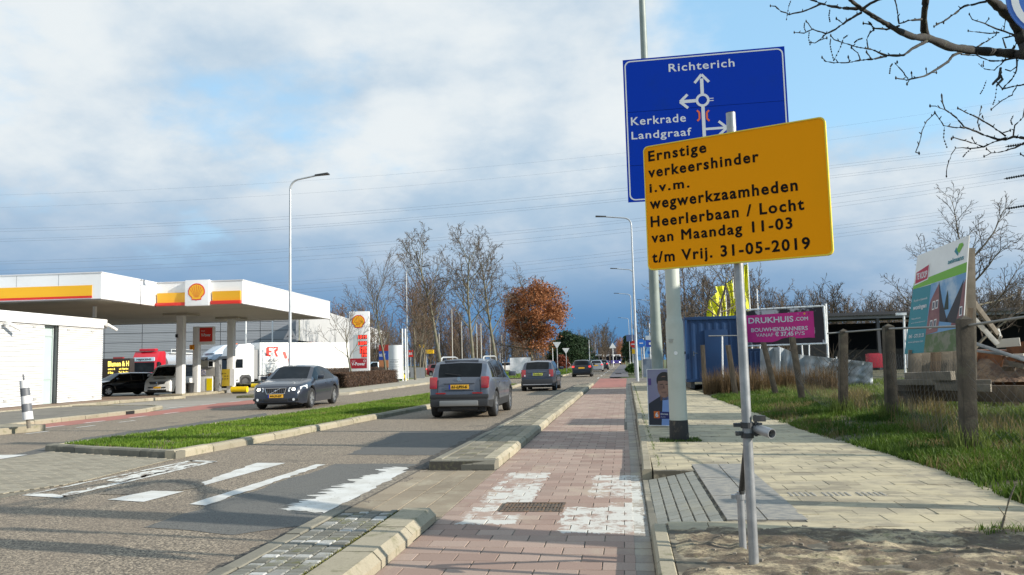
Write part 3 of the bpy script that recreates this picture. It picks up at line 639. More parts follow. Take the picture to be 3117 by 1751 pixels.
# far side kerb strip along the planted edge
fs = [(-15.4, 37.2), (-13.5, 38.2), (-13.9, 55.6), (-15.2, 66), (-17.5, 82), (-18.5, 110)]
fpv = struct(MB().prism(fs+[(-22, 110), (-21.0, 82), (-17.8, 60), (-16.6, 46), (-16.8, 37.4)], -.02, .10).build('pavement', tilemat('pale_paving', (.33, .30, .24), (.38, .35, .28), (.28, .25, .19), .45, .7)))
kerb(fpv, fs[:5], .2, .13, 0, 1.0, kerb_m, ch=.03, side=1)
lawn = [(-16.8, 37.4), (-16.6, 46), (-17.8, 60), (-21.0, 82), (-22, 110), (-60, 110), (-60, 78), (-27, 66), (-20.5, 52), (-19.0, 37.4)]
struct(MB().prism(lawn, -.02, .095).build('lawn', grass_soil))
setp(blades('lawn_grass', scatter([(-17.0, 50), (-17.9, 60), (-21.1, 82), (-40, 82), (-27, 66)], 12000, 6, .09), .05, .12, gr1, None, 7, wid=.02, lean=.8), 'mown grass around the bare trees beyond the filling station hedge', 'grass')

# ---- pavement on the right
ZR = .12
right_edge = [(3.15, 6.2), (3.2, 7.2), (3.32, 8.7), (3.3, 10.7), (3.04, 12.8), (2.87, 19.3), (2.75, 27), (2.7, 34), (3.0, 44)]
swb = MB(); swb.prism([(.74, 3.0), (3.3, 3.0)]+right_edge[1:]+[(3.0, 47), (.74, 47)], -.02, ZR-.0045); swb.prism([(.27, 3.0), (.74, 3.0), (.74, 6.35), (.27, 6.35)], -.02, ZR-.0045).prism([(.28, 9.35), (.74, 9.35), (.74, 47), (.40, 47), (.34, 22)], -.02, ZR-.0045)
swb.add([(.20, 6.35, .006), (.74, 6.35, .106), (.74, 9.35, .106), (.20, 9.35, .006)], [(0, 1, 2, 3)])
sw = struct(swb.build('sidewalk', mat('walk_joint', (.085, .075, .055), .95, var=(7., (.24, .205, .145), .45, .62))))
walk_m = tilemat('sidewalk_tile', (.255, .222, .162), (.32, .28, .20), (.47, .405, .27), .38, .60, .10, dsc=2.2, dvs=(.6, 1.4, 1.))
ramp = [(.22, 6.35), (.74, 6.35), (.74, 9.35), (.22, 9.35)]; plates = [(.74, 6.5), (1.36, 6.5), (1.36, 9.9), (.74, 9.9)]
pave(sw, 'paving_tile', [(.28, 6.15)]+right_edge+[(.40, 44), (.34, 22)], ZR, .30, .30, walk_m, origin=(.28, 6.15), bond=.5, gap=.007, jit=.003, holes=[ramp, plates], seed=8)
cobr = tilemat('ramp_cobble', (.27, .265, .225), (.31, .30, .255), (.35, .32, .24), .5, .72, .08)
rz_ = lambda x, y: .016+(x-.22)*.19
pave(sw, 'ramp_cobble', ramp, rz_, .102, .15, cobr, origin=(.22, 6.35), bond=0, alt='col', gap=.012, jit=.002, seed=9, limit=110, h=.04)
pm = mat('diamond_plate_paving', (.17, .168, .16), .7, var=(9., (.31, .285, .235), .38, .62), vscale=(1., 3.5, 1.), bump=(40., .5, .006))
for k in range(2):
    pl = MB()
    for j in range(3): pl.box(.745+k*.308, 1.045+k*.308, 6.52+j*1.125, 7.635+j*1.125, 0, ZR+.002)
    for j in range(3): MB().box(.747+k*.308, 1.043+k*.308, 6.525+j*1.125, 7.63+j*1.125, .08, ZR+.003).build('plate', pm, sw)
# rows of tactile studs
tac = MB()
for i in range(3):
    for a in range(5):
        for b in range(4):
            tac.lathe([(.018, 0), (.014, .006), (.0, .008)], 6, 'Z', (1.45+i*.30+a*.05, 7.62+b*.05, ZR+.001))
st = tac.build('tactile_studs', mat('stud_grey', (.25, .24, .21), .8), sw); st['kind'] = 'stuff'
kerb(sw, [(.155, 9.4), (.17, 10.4), (.24, 20), (.31, 46)], .11, .135, -.005, 1.0, kerb_m, ch=.02, side=-1)
kerb(sw, [(.150, 2.9), (.155, 6.35)], .11, .135, -.005, 1.0, kerb_m, ch=.02, side=-1)
kerb(sw, [(.155, 6.35), (.155, 9.4)], .07, .022, -.005, 1.0, kerb_grey, ch=.006, side=-1)
# drifts of sand lying over the slabs and their joints
sand_m = mat('drifted_sand', (.43, .37, .25), .95, var=(3., (.27, .235, .17), .4, .65), dirt=(28., (.24, .20, .14), .58, .75), bump=(90., .5, .004))
def zsand(x, y): return ZR-.0036+.0055*fbm(x*.75, y*1.5, 2.6, 15, 5)+.0016*fbm(x, y, 14, 3, 2)+.0012*min(1., max(0., x-1.8))-.012*(1. if (x < .76 and 6.3 < y < 9.4) else 0.)
_sp = [(.30, 6.3)]+[(p[0]-.02, p[1]) for p in right_edge]+[(.42, 40), (.34, 22)]
_so = relief('sand_drift', .30, 3.4, 6.3, 26., .045, zsand, sand_m, None, poly=_sp, holes=[[(.2, 6.3), (1.38, 6.3), (1.38, 9.92), (.2, 9.92)]]); setp(_so, 'thin drifts of pale sand lying over the slabs of the sidewalk', 'sand', None, 'stuff')
# trodden sandy soil in front of the tiles
soil = bpy.data.materials.new('sandy_soil'); soil.use_nodes = True; _t = soil.node_tree; _b = _t.nodes['Principled BSDF']; MATS['sandy_soil'] = soil
_p = nd(_t, 'ShaderNodeNewGeometry').outputs['Position']; _v = nd(_t, 'ShaderNodeVectorMath', {0: _p, 1: (.7, 1.2, 1)}, operation='MULTIPLY').outputs[0]
_n = nd(_t, 'ShaderNodeTexNoise', {'Vector': _v, 'Scale': 3.2, 'Detail': 10., 'Roughness': .75}); _n2 = nd(_t, 'ShaderNodeTexNoise', {'Vector': _p, 'Scale': 34., 'Detail': 6., 'Roughness': .7})
_n3 = nd(_t, 'ShaderNodeTexNoise', {'Vector': _p, 'Scale': 6., 'Detail': 8., 'Roughness': .7})
_c = MIX(_t, SM(_t, _n.outputs[0], .45, .62), (.11, .083, .055), (.45, .37, .235)); _c = MIX(_t, SM(_t, _n2.outputs[0], .5, .72), _c, (.055, .045, .035))
_c = MIX(_t, M_(_t, 'MULTIPLY', SM(_t, _n3.outputs[0], .56, .68), .6), _c, (.15, .15, .06)); _t.links.new(_c.outputs[2], _b.inputs['Base Color']); _b.inputs['Roughness'].default_value = .95
_bp = nd(_t, 'ShaderNodeBump', {'Height': M_(_t, 'ADD', _n2.outputs[0], _n3.outputs[0]), 'Strength': .8, 'Distance': .012}); _t.links.new(_bp.outputs[0], _b.inputs['Normal'])
def zs(x, y): 
    e = min(1., max(0., (x-.27)/.15))*min(1., max(0., (6.35-y)/.25)); return ZR-.012+e*(.020+.036*fbm(x, y, 2.6, 3, 5)+.03*max(0, fbm(x, y, 8., 5)))
struct(relief('bare_soil', .265, 7.2, 3.0, 6.45, .028, zs, soil))
# verge rising to the fence
def zv(x, y):
    xe = np.interp(y, [p[1] for p in right_edge], [p[0] for p in right_edge]) if y > 6.2 else 3.1
    d = x-xe; return ZR-.02+min(1, max(0, d/.25))*(.03+.10*min(1., max(0, d)/1.6))+.03*fbm(x, y, .9, 2)*min(1, max(0, d))
verge_poly = [(3.1, 6.3)]+right_edge[1:]+[(3.3, 58), (45, 58), (45, 6.3)]
verge_m = mat('verge_soil', (.045, .05, .02), .95, var=(1.6, (.16, .125, .07), .42, .66), bump=(25., .8, .03))
struct(relief('verge', 2.6, 20, 6.0, 60, .2, zv, verge_m, poly=[(p[0]-.15, p[1]) for p in verge_poly[:-2]]+[(20, 58), (20, 6)]))
struct(MB().sheet([(19.9, 5.9), (70, 5.9), (70, 75), (3.3, 75), (3.3, 57.9), (19.9, 57.9)], .19).build('plot', field_m))
gr2 = leafmat('verge_grass', (.028, .065, .010), (.115, .185, .022), sc=.8, trans=.35)
gr3 = leafmat('plot_grass', (.075, .12, .020), (.19, .24, .06), sc=1.4, trans=.35)
near = [(3.02, 6.4)]+[(np.interp(y, [p[1] for p in right_edge], [p[0] for p in right_edge])-.05+.10*nz(0, y, 2.3, 4), y) for y in np.arange(6.7, 27, .22)]+[(4.6, 27), (5.2, 18), (4.9, 12), (4.8, 6.4)]
mid = [(4.0, 6.4), (4.5, 12), (4.5, 20), (3.6, 33), (18, 40), (16, 15), (9, 6.4)]
def dn(q): return np.clip((14./np.maximum(q[:, 1], 6))**1.2, .1, 1)
def pat2(q): return dn(q)*np.clip(np.array([.55+1.5*fbm(a, b, 1.1, 29, 3) for a, b in q]), .04, 1)
def pat(q): return dn(q)*np.clip(np.array([.5+1.3*fbm(a, b, .8, 9, 2) for a, b in q]), .05, 1)
setp(blades('verge_grass', scatter(near, 52000, 21, zv, pat2), .05, .16, gr2, None, 22, wid=.007, lean=.9), 'lush dark green grass along the edge of the sandy sidewalk', 'grass')
setp(blades('plot_grass', scatter(mid, 60000, 23, zv, pat), .07, .22, gr3, None, 24, wid=.009, lean=.8), 'rough yellow-green grass on the plot behind the concrete fence posts', 'grass')
setp(blades('verge_dry_grass', scatter(near, 9000, 121, zv, lambda q: dn(q)*np.clip(np.array([-.1+2.*fbm(a, b, .9, 49, 3) for a, b in q]), .02, 1)), .04, .16, gr_dry, None, 122, wid=.006, lean=1.1), 'dry yellowed blades lying in patches in the verge beside the sidewalk', 'dry grass')
fline = [(4.75, 6.4), (4.1, 11.3), (4.6, 18), (4.9, 24), (4.1, 27), (2.9, 30), (3.7, 31), (6, 27), (6.2, 18), (5.4, 11), (5.6, 6.4)]
def clumpy(q): return np.clip(np.array([-.1+2.2*fbm(a, b, 1.1, 19, 2) for a, b in q]), .02, 1)
setp(blades('tall_dry_grass', scatter(fline, 5500, 25, zv, clumpy), .15, .45, gr_dry, None, 26, wid=.005, lean=.7), 'tall dry straw grass standing along the wire fence', 'dry grass')
dead = leafmat('dead_stems', (.12, .08, .04), (.25, .16, .075), trans=.2)
setp(blades('straw_clump', np.concatenate([scatter([(x-.5, y-.3), (x+.5, y-.3), (x+.5, y+.3), (x-.5, y+.3)], 900, 31+i, zv) for i, (x, y) in enumerate([(3.2, 28.5), (3.7, 28), (4.2, 27), (5.6, 30), (6.1, 26.5)])]), .4, 1.1, dead, None, 32, wid=.006, lean=.45), 'brown clump of dead stems by the leaning wooden stakes', 'dead stems')
# ================================================================== SIGNS AND POSTS ON THE RIGHT
blue_m = mat('sign_blue', (.001, .034, .36), .55, spec=.08, dirt=(2., (.004, .036, .29), .5, .8))
letter_w = mat('sign_white_film', (.62, .64, .66), .5)
orange_m = mat('sign_orange', (1., .36, .001), .55, spec=.1, dirt=(1.2, (.93, .35, .002), .5, .8))
letter_k = mat('sign_black_film', (.012, .008, .006), .6, spec=.1)
alu = mat('sign_back_aluminium', (.36, .37, .38), .5, metal=.5)
yrim = mat('sign_yellow_edge', (.85, .62, .03), .4)
def rrect(u0, u1, v0, v1, r, n=5):
    o = []
    for cx, cy, a0 in ((u1-r, v1-r, 0), (u0+r, v1-r, 90), (u0+r, v0+r, 180), (u1-r, v0+r, 270)):
        for k in range(n+1): a = math.radians(a0+90*k/n); o.append((cx+r*math.cos(a), cy+r*math.sin(a)))
    return o
def ring(fr, mb, outer, inner, off):
    n = len(outer); return mb.add([fr.p(u, v, off) for u, v in outer]+[fr.p(u, v, off) for u, v in inner], [(i, (i+1) % n, n+(i+1) % n, n+i) for i in range(n)])
def board_fit(corners, o, dv):     # image corners TL,TR,BR,BL -> s0,s1,z0,z1 on vertical plane
    h = [onplane(x, y, o, dv) for x, y in corners]
    return (h[0][0]+h[3][0])/2, (h[1][0]+h[2][0])/2, (h[2][1]+h[3][1])/2, (h[0][1]+h[1][1])/2, h

# --- yellow roadworks board on a tube post
base = G(2296, 1726, ZR-.01)
ys_ = thing('roadworks_sign', 'large orange-yellow roadworks notice with black lettering on a steel tube post in the sandy soil', 'road sign', base)
pr = .030
po = MB(); topz = Zof(base, 345)-base.z
po.tube([(0, 0, -.05), (0, 0, 1.0), (0, 0, topz)], [pr, pr, pr], 16); post = po.build('post', galv, ys_, smooth=True)
MB().cyl((0, 0, topz-.002), (0, 0, topz+.004), pr*.98, n=16).build('cap', steel_dark, post)
def clamp_(z, parent, m=galv, y=0.):
    c = MB(); c.cyl((0, y, z-.022), (0, y, z+.022), pr+.006, n=16); c.box(pr, pr+.05, -.012+y, .012+y, z-.02, z+.02).box(-pr-.05, -pr, -.012+y, .012+y, z-.02, z+.02)
    c.cyl((pr+.03, -.025+y, z), (pr+.03, .025+y, z), .008, n=6).cyl((-pr-.03, -.025+y, z), (-pr-.03, .025+y, z), .008, n=6)
    return c.build('clamp', m, parent)
ang = math.radians(31)-yaw           # board turned away from the street
dv = (math.cos(ang), -math.sin(ang))
Yc = [(1957.8, 451), (2510.7, 354.3), (2532.8, 775.6), (1976, 820.4)]
o3 = (base.x-dv[1]*-.05, base.y-.055)
s0, s1, z0, z1, hh = board_fit(Yc, o3, dv)
print('YELLOW fit', [tuple(round(v, 2) for v in h) for h in hh])
z0 -= base.z; z1 -= base.z
fr = Fr((o3[0]-base.x, o3[1]-base.y, 0), (dv[0], dv[1], 0), (0, 0, 1))
# plane tilts a little in its own plane like in the photo: use the four measured corners
tilt = math.atan2((hh[1][1]-hh[0][1])+(hh[2][1]-hh[3][1]), 2*(s1-s0)); wv = s1-s0; hv = z1-z0
fr = Fr(fr.p((s0+s1)/2, (z0+z1)/2), Vector((dv[0], dv[1], 0))*math.cos(tilt)+Vector((0, 0, 1))*math.sin(tilt), Vector((0, 0, 1))*math.cos(tilt)-Vector((dv[0], dv[1], 0))*math.sin(tilt))
hw, hh2 = wv/2, hv/2
pn = MB(); fr.slab(pn, rrect(-hw, hw, -hh2, hh2, .03), -.001, .0); panel = pn.build('panel', orange_m, ys_)
rim = MB(); ou = rrect(-hw-.004, hw+.004, -hh2-.004, hh2+.004, .034); inn = rrect(-hw+.004, hw-.004, -hh2+.004, hh2-.004, .03); n = len(ou)
rim.add([fr.p(u, v, .003) for u, v in ou]+[fr.p(u, v, .003) for u, v in inn]+[fr.p(u, v, -.03) for u, v in ou]+[fr.p(u, v, -.03) for u, v in inn],
        [(i, (i+1) % n, n+(i+1) % n, n+i) for i in range(n)]+[(2*n+i, 2*n+(i+1) % n, (i+1) % n, i) for i in range(n)]+[(3*n+i, 3*n+(i+1) % n, 2*n+(i+1) % n, 2*n+i) for i in range(n)])
rim.build('rim', yrim, ys_)
bk = MB(); fr.slab(bk, rrect(-hw+.002, hw-.002, -hh2+.002, hh2-.002, .03), -.003, -.002)
for v in (-hh2*.6, hh2*.6): fr.slab(bk, [(-hw+.05, v-.02), (hw-.05, v-.02), (hw-.05, v+.02), (-hw+.05, v+.02)], -.024, -.004)
bk.build('back_rail', alu, ys_)
# text measured as fractions of the face (u from left, v from top)
def homog(src, dst):
    A = []; bb = []
    for (x, y), (u, v) in zip(src, dst):
        A += [[x, y, 1, 0, 0, 0, -u*x, -u*y], [0, 0, 0, x, y, 1, -v*x, -v*y]]; bb += [u, v]
    h = np.linalg.solve(np.array(A), np.array(bb)); return lambda x, y: ((h[0]*x+h[1]*y+h[2])/(h[6]*x+h[7]*y+1), (h[3]*x+h[4]*y+h[5])/(h[6]*x+h[7]*y+1))
Hy = homog([(195, 635), (1195, 460), (1235, 1222), (228, 1303)], [(0, 0), (1, 0), (1, 1), (0, 1)])
def ly(body, p0, p1, ph):            # baseline start, baseline end, a point at cap height over the start
    a, b, c = Hy(*p0), Hy(*p1), Hy(*ph)
    lettering(ys_, body, fr, -hw+a[0]*wv, hh2-((a[1]+b[1])/2)*hv, (a[1]-c[1])*hv, (b[0]-a[0])*wv, letter_k, .0015)
ly('Ernstige', (222, 712), (540, 658), (220, 655)); ly('verkeershinder', (222, 798), (830, 712), (222, 740)); ly('i.v.m.', (230, 882), (448, 853), (228, 832))
ly('wegwerkzaamheden', (232, 970), (1045, 872), (230, 910)); ly('Heerlerbaan / Locht', (238, 1068), (1080, 978), (236, 1010)); ly('van Maandag 11-03', (243, 1152), (1015, 1083), (242, 1095)); ly('t/m Vrij. 31-05-2019', (247, 1258), (1112, 1196), (245, 1200))
for v in (-hh2*.6, hh2*.6): clamp_(fr.o.z+v, ys_)
# brace: short stake behind, slanting tube, couplers and the stub of tube pointing out
b2 = G(2262, 1674, ZR); l2 = b2-base
br = MB(); zt = Zof(b2, 1492)-b2.z
br.cyl((l2.x, l2.y, -.05), (l2.x, l2.y, zt), .024, n=14); br.build('stake', galv, ys_, smooth=True)
zc = Zof(base, 1308)-base.z
sl_ = MB(); sl_.tube([(l2.x, l2.y, zt-.06), (l2.x+.01, l2.y-.02, zt+.02), (.015, .05, zc+.0)], [.021, .021, .021], 12); sl_.build('brace', steel_dark, ys_, smooth=True)
k = MB(); k.cyl((l2.x, l2.y, zt-.05), (l2.x, l2.y, zt-.015), .033, n=14).box(l2.x-.06, l2.x+.06, l2.y-.015, l2.y+.015, zt-.045, zt-.02); k.build('clamp', galv, ys_)
k = MB(); k.cyl((0, 0, zc+.01), (0, 0, zc+.045), pr+.009, n=16).cyl((0, 0, zc-.05), (0, 0, zc-.02), pr+.009, n=16).box(-.07, .10, -.018, .018, zc-.035, zc-.01).box(-.08, .09, -.014, .02, zc+.018, zc+.04)
k.cyl((-.06, -.03, zc-.02), (-.06, .03, zc-.02), .011, n=6).cyl((.07, -.04, zc+.03), (.07, .05, zc+.03), .011, n=6).cyl((.05, -.02, zc-.04), (.05, -.02, zc+.09), .009, n=6).box(.04, .11, -.03, .01, zc+.05, zc+.085)
k.build('coupler', steel_dark, ys_)
a0 = Vector((.045, .02, zc+.01)); e0 = atD(2350, 1321, base.y*.9911-.30)-base
st_ = MB(); vs = []
q = (e0-a0).to_track_quat('Z', 'Y'); L = (e0-a0).length; n = 18
for r_, t_ in ((.030, 0), (.030, L), (.026, L), (.026, .02)):
    for i in range(n): vs.append(a0+q@Vector((r_*math.cos(2*PI*i/n), r_*math.sin(2*PI*i/n), t_)))
st_.add(vs, [(j*n+i, j*n+(i+1) % n, (j+1)*n+(i+1) % n, (j+1)*n+i) for j in range(3) for i in range(n)]+[tuple(range(4*n-1, 3*n-1, -1))])
st_.build('stub_pipe', galv, ys_, smooth=True, angle=50)

# --- thick pale post and the blue direction sign on it
pb = G(2068, 1340, ZR)
pale = thing('sign_mast', 'thick pale grey-green tubular mast with a black foot carrying the blue direction sign', 'mast', pb)
r1, r2 = .137, .112; zj = Zof(pb, 978)-pb.z; ztop = 5.9
mm = MB(); mm.lathe([(r1, .30), (r1, zj-.07), (r1*.99, zj-.02), (r2*1.02, zj+.06), (r2, zj+.09), (r2, ztop), (0, ztop+.02)], 28); mm.build('tube', pale_post, pale, smooth=True)
MB().lathe([(r1+.012, -.02), (r1+.006, .30), (r1+.002, .31), (r1-.01, .31)], 28).build('foot_sleeve', mat('bitumen_black', (.02, .02, .02), .7, dirt=(9., (.12, .10, .07), .55, .72)), pale, smooth=True)
zs_ = Zof(pb, 1075)-pb.z
MB().lathe([(0, 0), (.028, 0), (.03, -.004)], 16, 'Y', (0, 0, 0)).build('sticker', white_paint, pale, (-.005, -r1-.001, zs_))
zs2 = Zof(pb, 1033)-pb.z
MB().box(-.11, -.01, -r1*.98, -r1*.80, zs2-.008, zs2).box(-.10, -.02, -r1*.96, -r1*.80, zs2-.05, zs2-.008).build('hatch', mat('hatch_grey', (.33, .33, .29), .6), pale)
MB().box(.13, .155, -.02, .02, zs_-.02, zs_+.02).build('lock_box', black, pale)
# blue sign, plane facing back along the road
o4 = (pb.x, pb.y-.24); dvb = (1., -.03)
l = math.hypot(*dvb); dvb = (dvb[0]/l, dvb[1]/l)
Bc = [(1903.6, 184), (2387.4, 139.8), (2387.4, 570), (1903.6, 617)]
hB = [onplane(x, y, o4, dvb) for x, y in Bc]; print('BLUE', [tuple(round(v, 2) for v in h) for h in hB])
s0 = (hB[0][0]+hB[3][0])/2; s1 = hB[1][0]; bz0 = hB[3][1]; bz1 = (hB[0][1]+hB[1][1])/2
bs = thing('direction_sign', 'big blue direction sign reading Richterich Kerkrade Landgraaf with roundabout arrows', 'direction sign', (o4[0], o4[1], bz0))
Wb, Hb = s1-s0, bz1-bz0; fb = Fr(Vector((dvb[0], dvb[1], 0))*s0, (dvb[0], dvb[1], 0), (0, 0, 1))
print('blue size', Wb, Hb)
third = (Hb)*[0][0] if False else None
seams = [Hb*(1-.374), Hb*(1-.748)]   # two seams at 3/8 and 6/8 from the top
for a, b in ((seams[0]+.003, Hb), (seams[1]+.003, seams[0]-.003), (0, seams[1]-.003)):
    p_ = MB(); fb.slab(p_, [(0, a), (Wb, a), (Wb, b), (0, b)], -.012, 0); p_.build('panel', blue_m, bs)
sm_ = MB()
for v in seams: fb.slab(sm_, [(0, v-.02), (Wb, v-.02), (Wb, v+.02), (0, v+.02)], -.0128, -.0125)
sm_.build('seam_backing', mat('seam_dark', (.01, .015, .05), .6), bs)
bd = MB(); ring(fb, bd, rrect(.025, Wb-.025, .025, Hb-.025, .09), rrect(.045, Wb-.045, .045, Hb-.045, .075), .0015); bd.build('border', letter_w, bs)
rl = MB()
for v in (Hb*.12, Hb*.5, Hb*.88): fb.slab(rl, [(.03, v-.035), (Wb-.03, v-.035), (Wb-.03, v+.035), (.03, v+.035)], -.07, -.013)
rl.build('rail', alu, bs)
for v in (Hb*.12, Hb*.5, Hb*.88):
    c = fb.p(-s0, v, -.16); MB().box(c.x-.14, c.x+.14, c.y-.10, c.y+.08, c.z-.03, c.z+.03).build('bracket', galv, bs)
Hm = homog([(97, 152), (972, 72), (972, 850), (97, 935)], [(0, 0), (1, 0), (1, 1), (0, 1)])
Pb = lambda x, y: (Hm(x, y)[0]*Wb, (1-Hm(x, y)[1])*Hb)
def lb(body, p0, p1, ph):
    a, b, c = Pb(*p0), Pb(*p1), Pb(*ph); lettering(bs, body, fb, a[0], (a[1]+b[1])/2, c[1]-a[1], b[0]-a[0], letter_w, .0015)
lb('Richterich', (350, 213), (706, 184), (350, 168)); lb('Kerkrade', (130, 512), (431, 487), (130, 466)); lb('Landgraaf', (130, 588), (458, 562), (130, 545))
ar = MB()
def stroke(p, q_, w):
    a, b = Vector(p), Vector(q_); d = (b-a).normalized(); nn = Vector((-d.y, d.x))*w/2; fb.poly(ar, [tuple(a+nn), tuple(a-nn), tuple(b-nn), tuple(b+nn)][::-1] if False else [tuple(a-nn), tuple(b-nn), tuple(b+nn), tuple(a+nn)], .0015+random.random()*.0001)
c = Vector(Pb(526, 368)); ro, ri = .107, .068
oc = [(c.x+ro*math.cos(t), c.y+ro*math.sin(t)) for t in [i*2*PI/32 for i in range(32)]]; ic = [(c.x+ri*math.cos(t), c.y+ri*math.sin(t)) for t in [i*2*PI/32 for i in range(32)]]
ring(fb, ar, oc, ic, .002)
sw_ = .052; up = Pb(526, 250); stroke((c.x, c.y+ro-.01), (c.x, up[1]), sw_)
tip = (c.x, Pb(526, 228)[1])
stroke(tip, (tip[0]-.11, tip[1]-.13), .042); stroke(tip, (tip[0]+.11, tip[1]-.13), .042)
lf = Pb(404, 378); stroke((c.x-ro+.01, c.y), (lf[0]+.02, c.y), sw_); stroke((lf[0], c.y), (lf[0]+.12, c.y+.11), .042); stroke((lf[0], c.y), (lf[0]+.12, c.y-.11), .042)
dn_ = Pb(524, 640); stroke((c.x, c.y-ro+.01), (c.x, dn_[1]), sw_)
rt = Pb(648, 522); jy = Pb(530, 525)[1]; stroke((c.x+.02, jy), (rt[0]-.02, jy), .038); stroke((rt[0], jy), (rt[0]-.12, jy+.11), .04); stroke((rt[0], jy), (rt[0]-.12, jy-.11), .04)
e1 = Pb(585, 362); stroke((c.x+ro, c.y+.018), (e1[0], c.y+.018), .012); stroke((c.x+ro, c.y-.018), (e1[0], c.y-.018), .012)
ar.build('arrow_symbol', letter_w, bs)
og = MB(); fb_ar = ar; ar = og
for sg, x_ in ((-1, 505), (1, 545)):
    m_ = Pb(x_, 452); st0 = [(m_[0]+sg*.035, m_[1]+.085), (m_[0], m_[1]+.05), (m_[0], m_[1]-.05), (m_[0]+sg*.035, m_[1]-.085)]
    for p, q_ in zip(st0[:-1], st0[1:]): stroke(p, q_, .028)
og.build('bridge_symbol', mat('sign_orange_mark', (.72, .12, .02), .5), bs)

# --- street lamps (one model)
def street_lamp(x, y, label, side=-1, z=0., hgt=10., arm=1.55, rbase=.105, group='street lamps'):
    t = thing('street_lamp', label, 'street lamp', (x, y, z), 0, group)
    p = MB(); p.lathe([(rbase*1.02, -.05), (rbase, .02), (rbase*.98, 1.15), (rbase*.74, 1.3), (rbase*.62, 5), (rbase*.45, hgt-.5)], 14); p.build('pole', lamp_m, t, smooth=True)
    pts = []; s = side
    for k in range(6):
        a = k/5*math.radians(80); pts.append((s*.45*(1-math.cos(a)), 0, hgt-.5+.45*math.sin(a)))
    pts.append((s*arm, 0, hgt+.08)); MB().tube(pts, [rbase*.45]*5+[rbase*.4]*2, 10).build('arm', lamp_m, t, smooth=True)
    h = MB(); h.add([(s*(arm-.05), -.06, hgt+.05), (s*(arm+.62), -.16, hgt+.10), (s*(arm+.62), .16, hgt+.10), (s*(arm-.05), .06, hgt+.05), (s*(arm-.05), -.05, hgt+.13), (s*(arm+.60), -.13, hgt+.17), (s*(arm+.60), .13, hgt+.17), (s*(arm-.05), .05, hgt+.13)],
        [(0, 3, 2, 1), (4, 5, 6, 7), (0, 1, 5, 4), (1, 2, 6, 5), (2, 3, 7, 6), (3, 0, 4, 7)]); h.build('lamp_head', steel_dark, t, bevel=.015)
    return t
lamp_m = mat('lamp_pole_grey', (.50, .52, .53), .38, metal=.35, var=(1.5, (.42, .44, .45), .4, .7))
# first lamp on the right: thicker painted foot
lbp = Vector((.55, 15.6, ZR))
d_ = ray(2004, 1180); t_ = 15.6/d_[1]; lbp.x = d_[0]*t_
t = thing('street_lamp', 'tall grey tapered lamp mast rising behind the blue sign, election poster strapped to its foot', 'street lamp', lbp, 0, 'street lamps')
MB().lathe([(.112, -.05), (.108, 1.6), (.098, 2.0), (.082, 5.), (.056, 9.6)], 20).build('pole', grey_post, t, smooth=True)
pts = [(-.45*(1-math.cos(a)), 0, 9.6+.45*math.sin(a)) for a in [k/5*math.radians(80) for k in range(6)]]+[(-1.6, 0, 10.15)]
MB().tube(pts, .05, 10).build('arm', lamp_m, t, smooth=True); MB().box(-2.25, -1.55, -.14, .14, 10.1, 10.2).build('lamp_head', steel_dark, t, bevel=.02)
for (bx, by, yy, lab) in ((1938, 1100, 49., 'tall street lamp with its arm over the cycle path, standing where the side road crosses'), (1936, 1050, 77., 'street lamp further along on the right, second behind the side road crossing'),
                          (1925, 1050, 106., 'street lamp far down on the right, third behind the side road crossing'), (1916, 1050, 168., 'small distant street lamp on the right beside the end of the cycle path'), (1988, 1000, 119., 'distant street lamp with an arm above the blue bus stop sign')):
    p = atY(bx, by, yy); street_lamp(p.x, yy, lab, z=.05 if yy > 60 else ZR)
for (bx, yy, lab, hh_) in ((883, 34.6, 'tall street lamp between the dark saloon and the filling station canopy', 10.1), (1240, 68., 'street lamp standing by the yellow hydrant in front of the bare trees', 9.9), (1813, 236., 'distant street lamp on the left verge in front of the evergreens', 9.), (1843, 262., 'farthest left street lamp with its head over the buses', 9.)):
    p = atY(bx, 1100, yy); street_lamp(p.x, yy, lab, side=1, z=.02, hgt=hh_, arm=1.25 if yy < 60 else 1.5, rbase=.10)
# small traffic sign seen from behind on the first lamp
p = atY(888, 1012, 34.9)
ts = thing('warning_sign', 'grey back of a triangular warning sign fixed to the tall lamp by the canopy', 'traffic sign', (p.x, 34.75, p.z-.3))
MB().prismY([(-.33, -.02), (.33, -.02), (0, .55)], -.02, 0).build('panel', alu, ts); MB().box(-.14, .14, -.05, -.022, .1, .14).build('clamp', steel_dark, ts)

# --- election poster board leaning on the lamp foot
pc = [(1969.6, 1125.7), (2058, 1117.5), (2063, 1324.5), (1978, 1324)]
po4 = (lbp.x, lbp.y-.16); pan = math.radians(20); pdv = (math.cos(pan), -math.sin(pan))
hp = [onplane(x, y, po4, pdv) for x, y in pc]; s0 = (hp[0][0]+hp[3][0])/2; pz0 = ZR+.02; pz1 = hp[0][1]; print('POSTER', hp)
Wp = .71; Hp = pz1-pz0
pt = thing('election_poster', 'election poster with a man in a dark jacket, half hidden by the pale mast', 'poster', (po4[0], po4[1], pz0))
fp = Fr(Vector((pdv[0]*s0, pdv[1]*s0, 0)), (pdv[0], pdv[1], 0), (0, 0, 1))
m_ = MB(); fp.slab(m_, [(0, 0), (Wp, 0), (Wp, Hp), (0, Hp)], -.02, 0); m_.build('board', mat('poster_grey_lilac', (.25, .25, .34), .5, var=(2., (.22, .2, .33), .4, .7)), pt)
m_ = MB()
for a in ((-.012, .0, -.012, Hp+.012), (Wp, Wp+.012, -.012, Hp+.012), (0, Wp, -.012, 0), (0, Wp, Hp, Hp+.012)): fp.rect(m_, *a, -.022, .006)
m_.build('frame', white_metal, pt)
def pp(name, pts, m, off): 
    q_ = MB(); fp.poly(q_, [(a*Wp, b*Hp) for a, b in pts], off); return q_.build(name, m, pt)
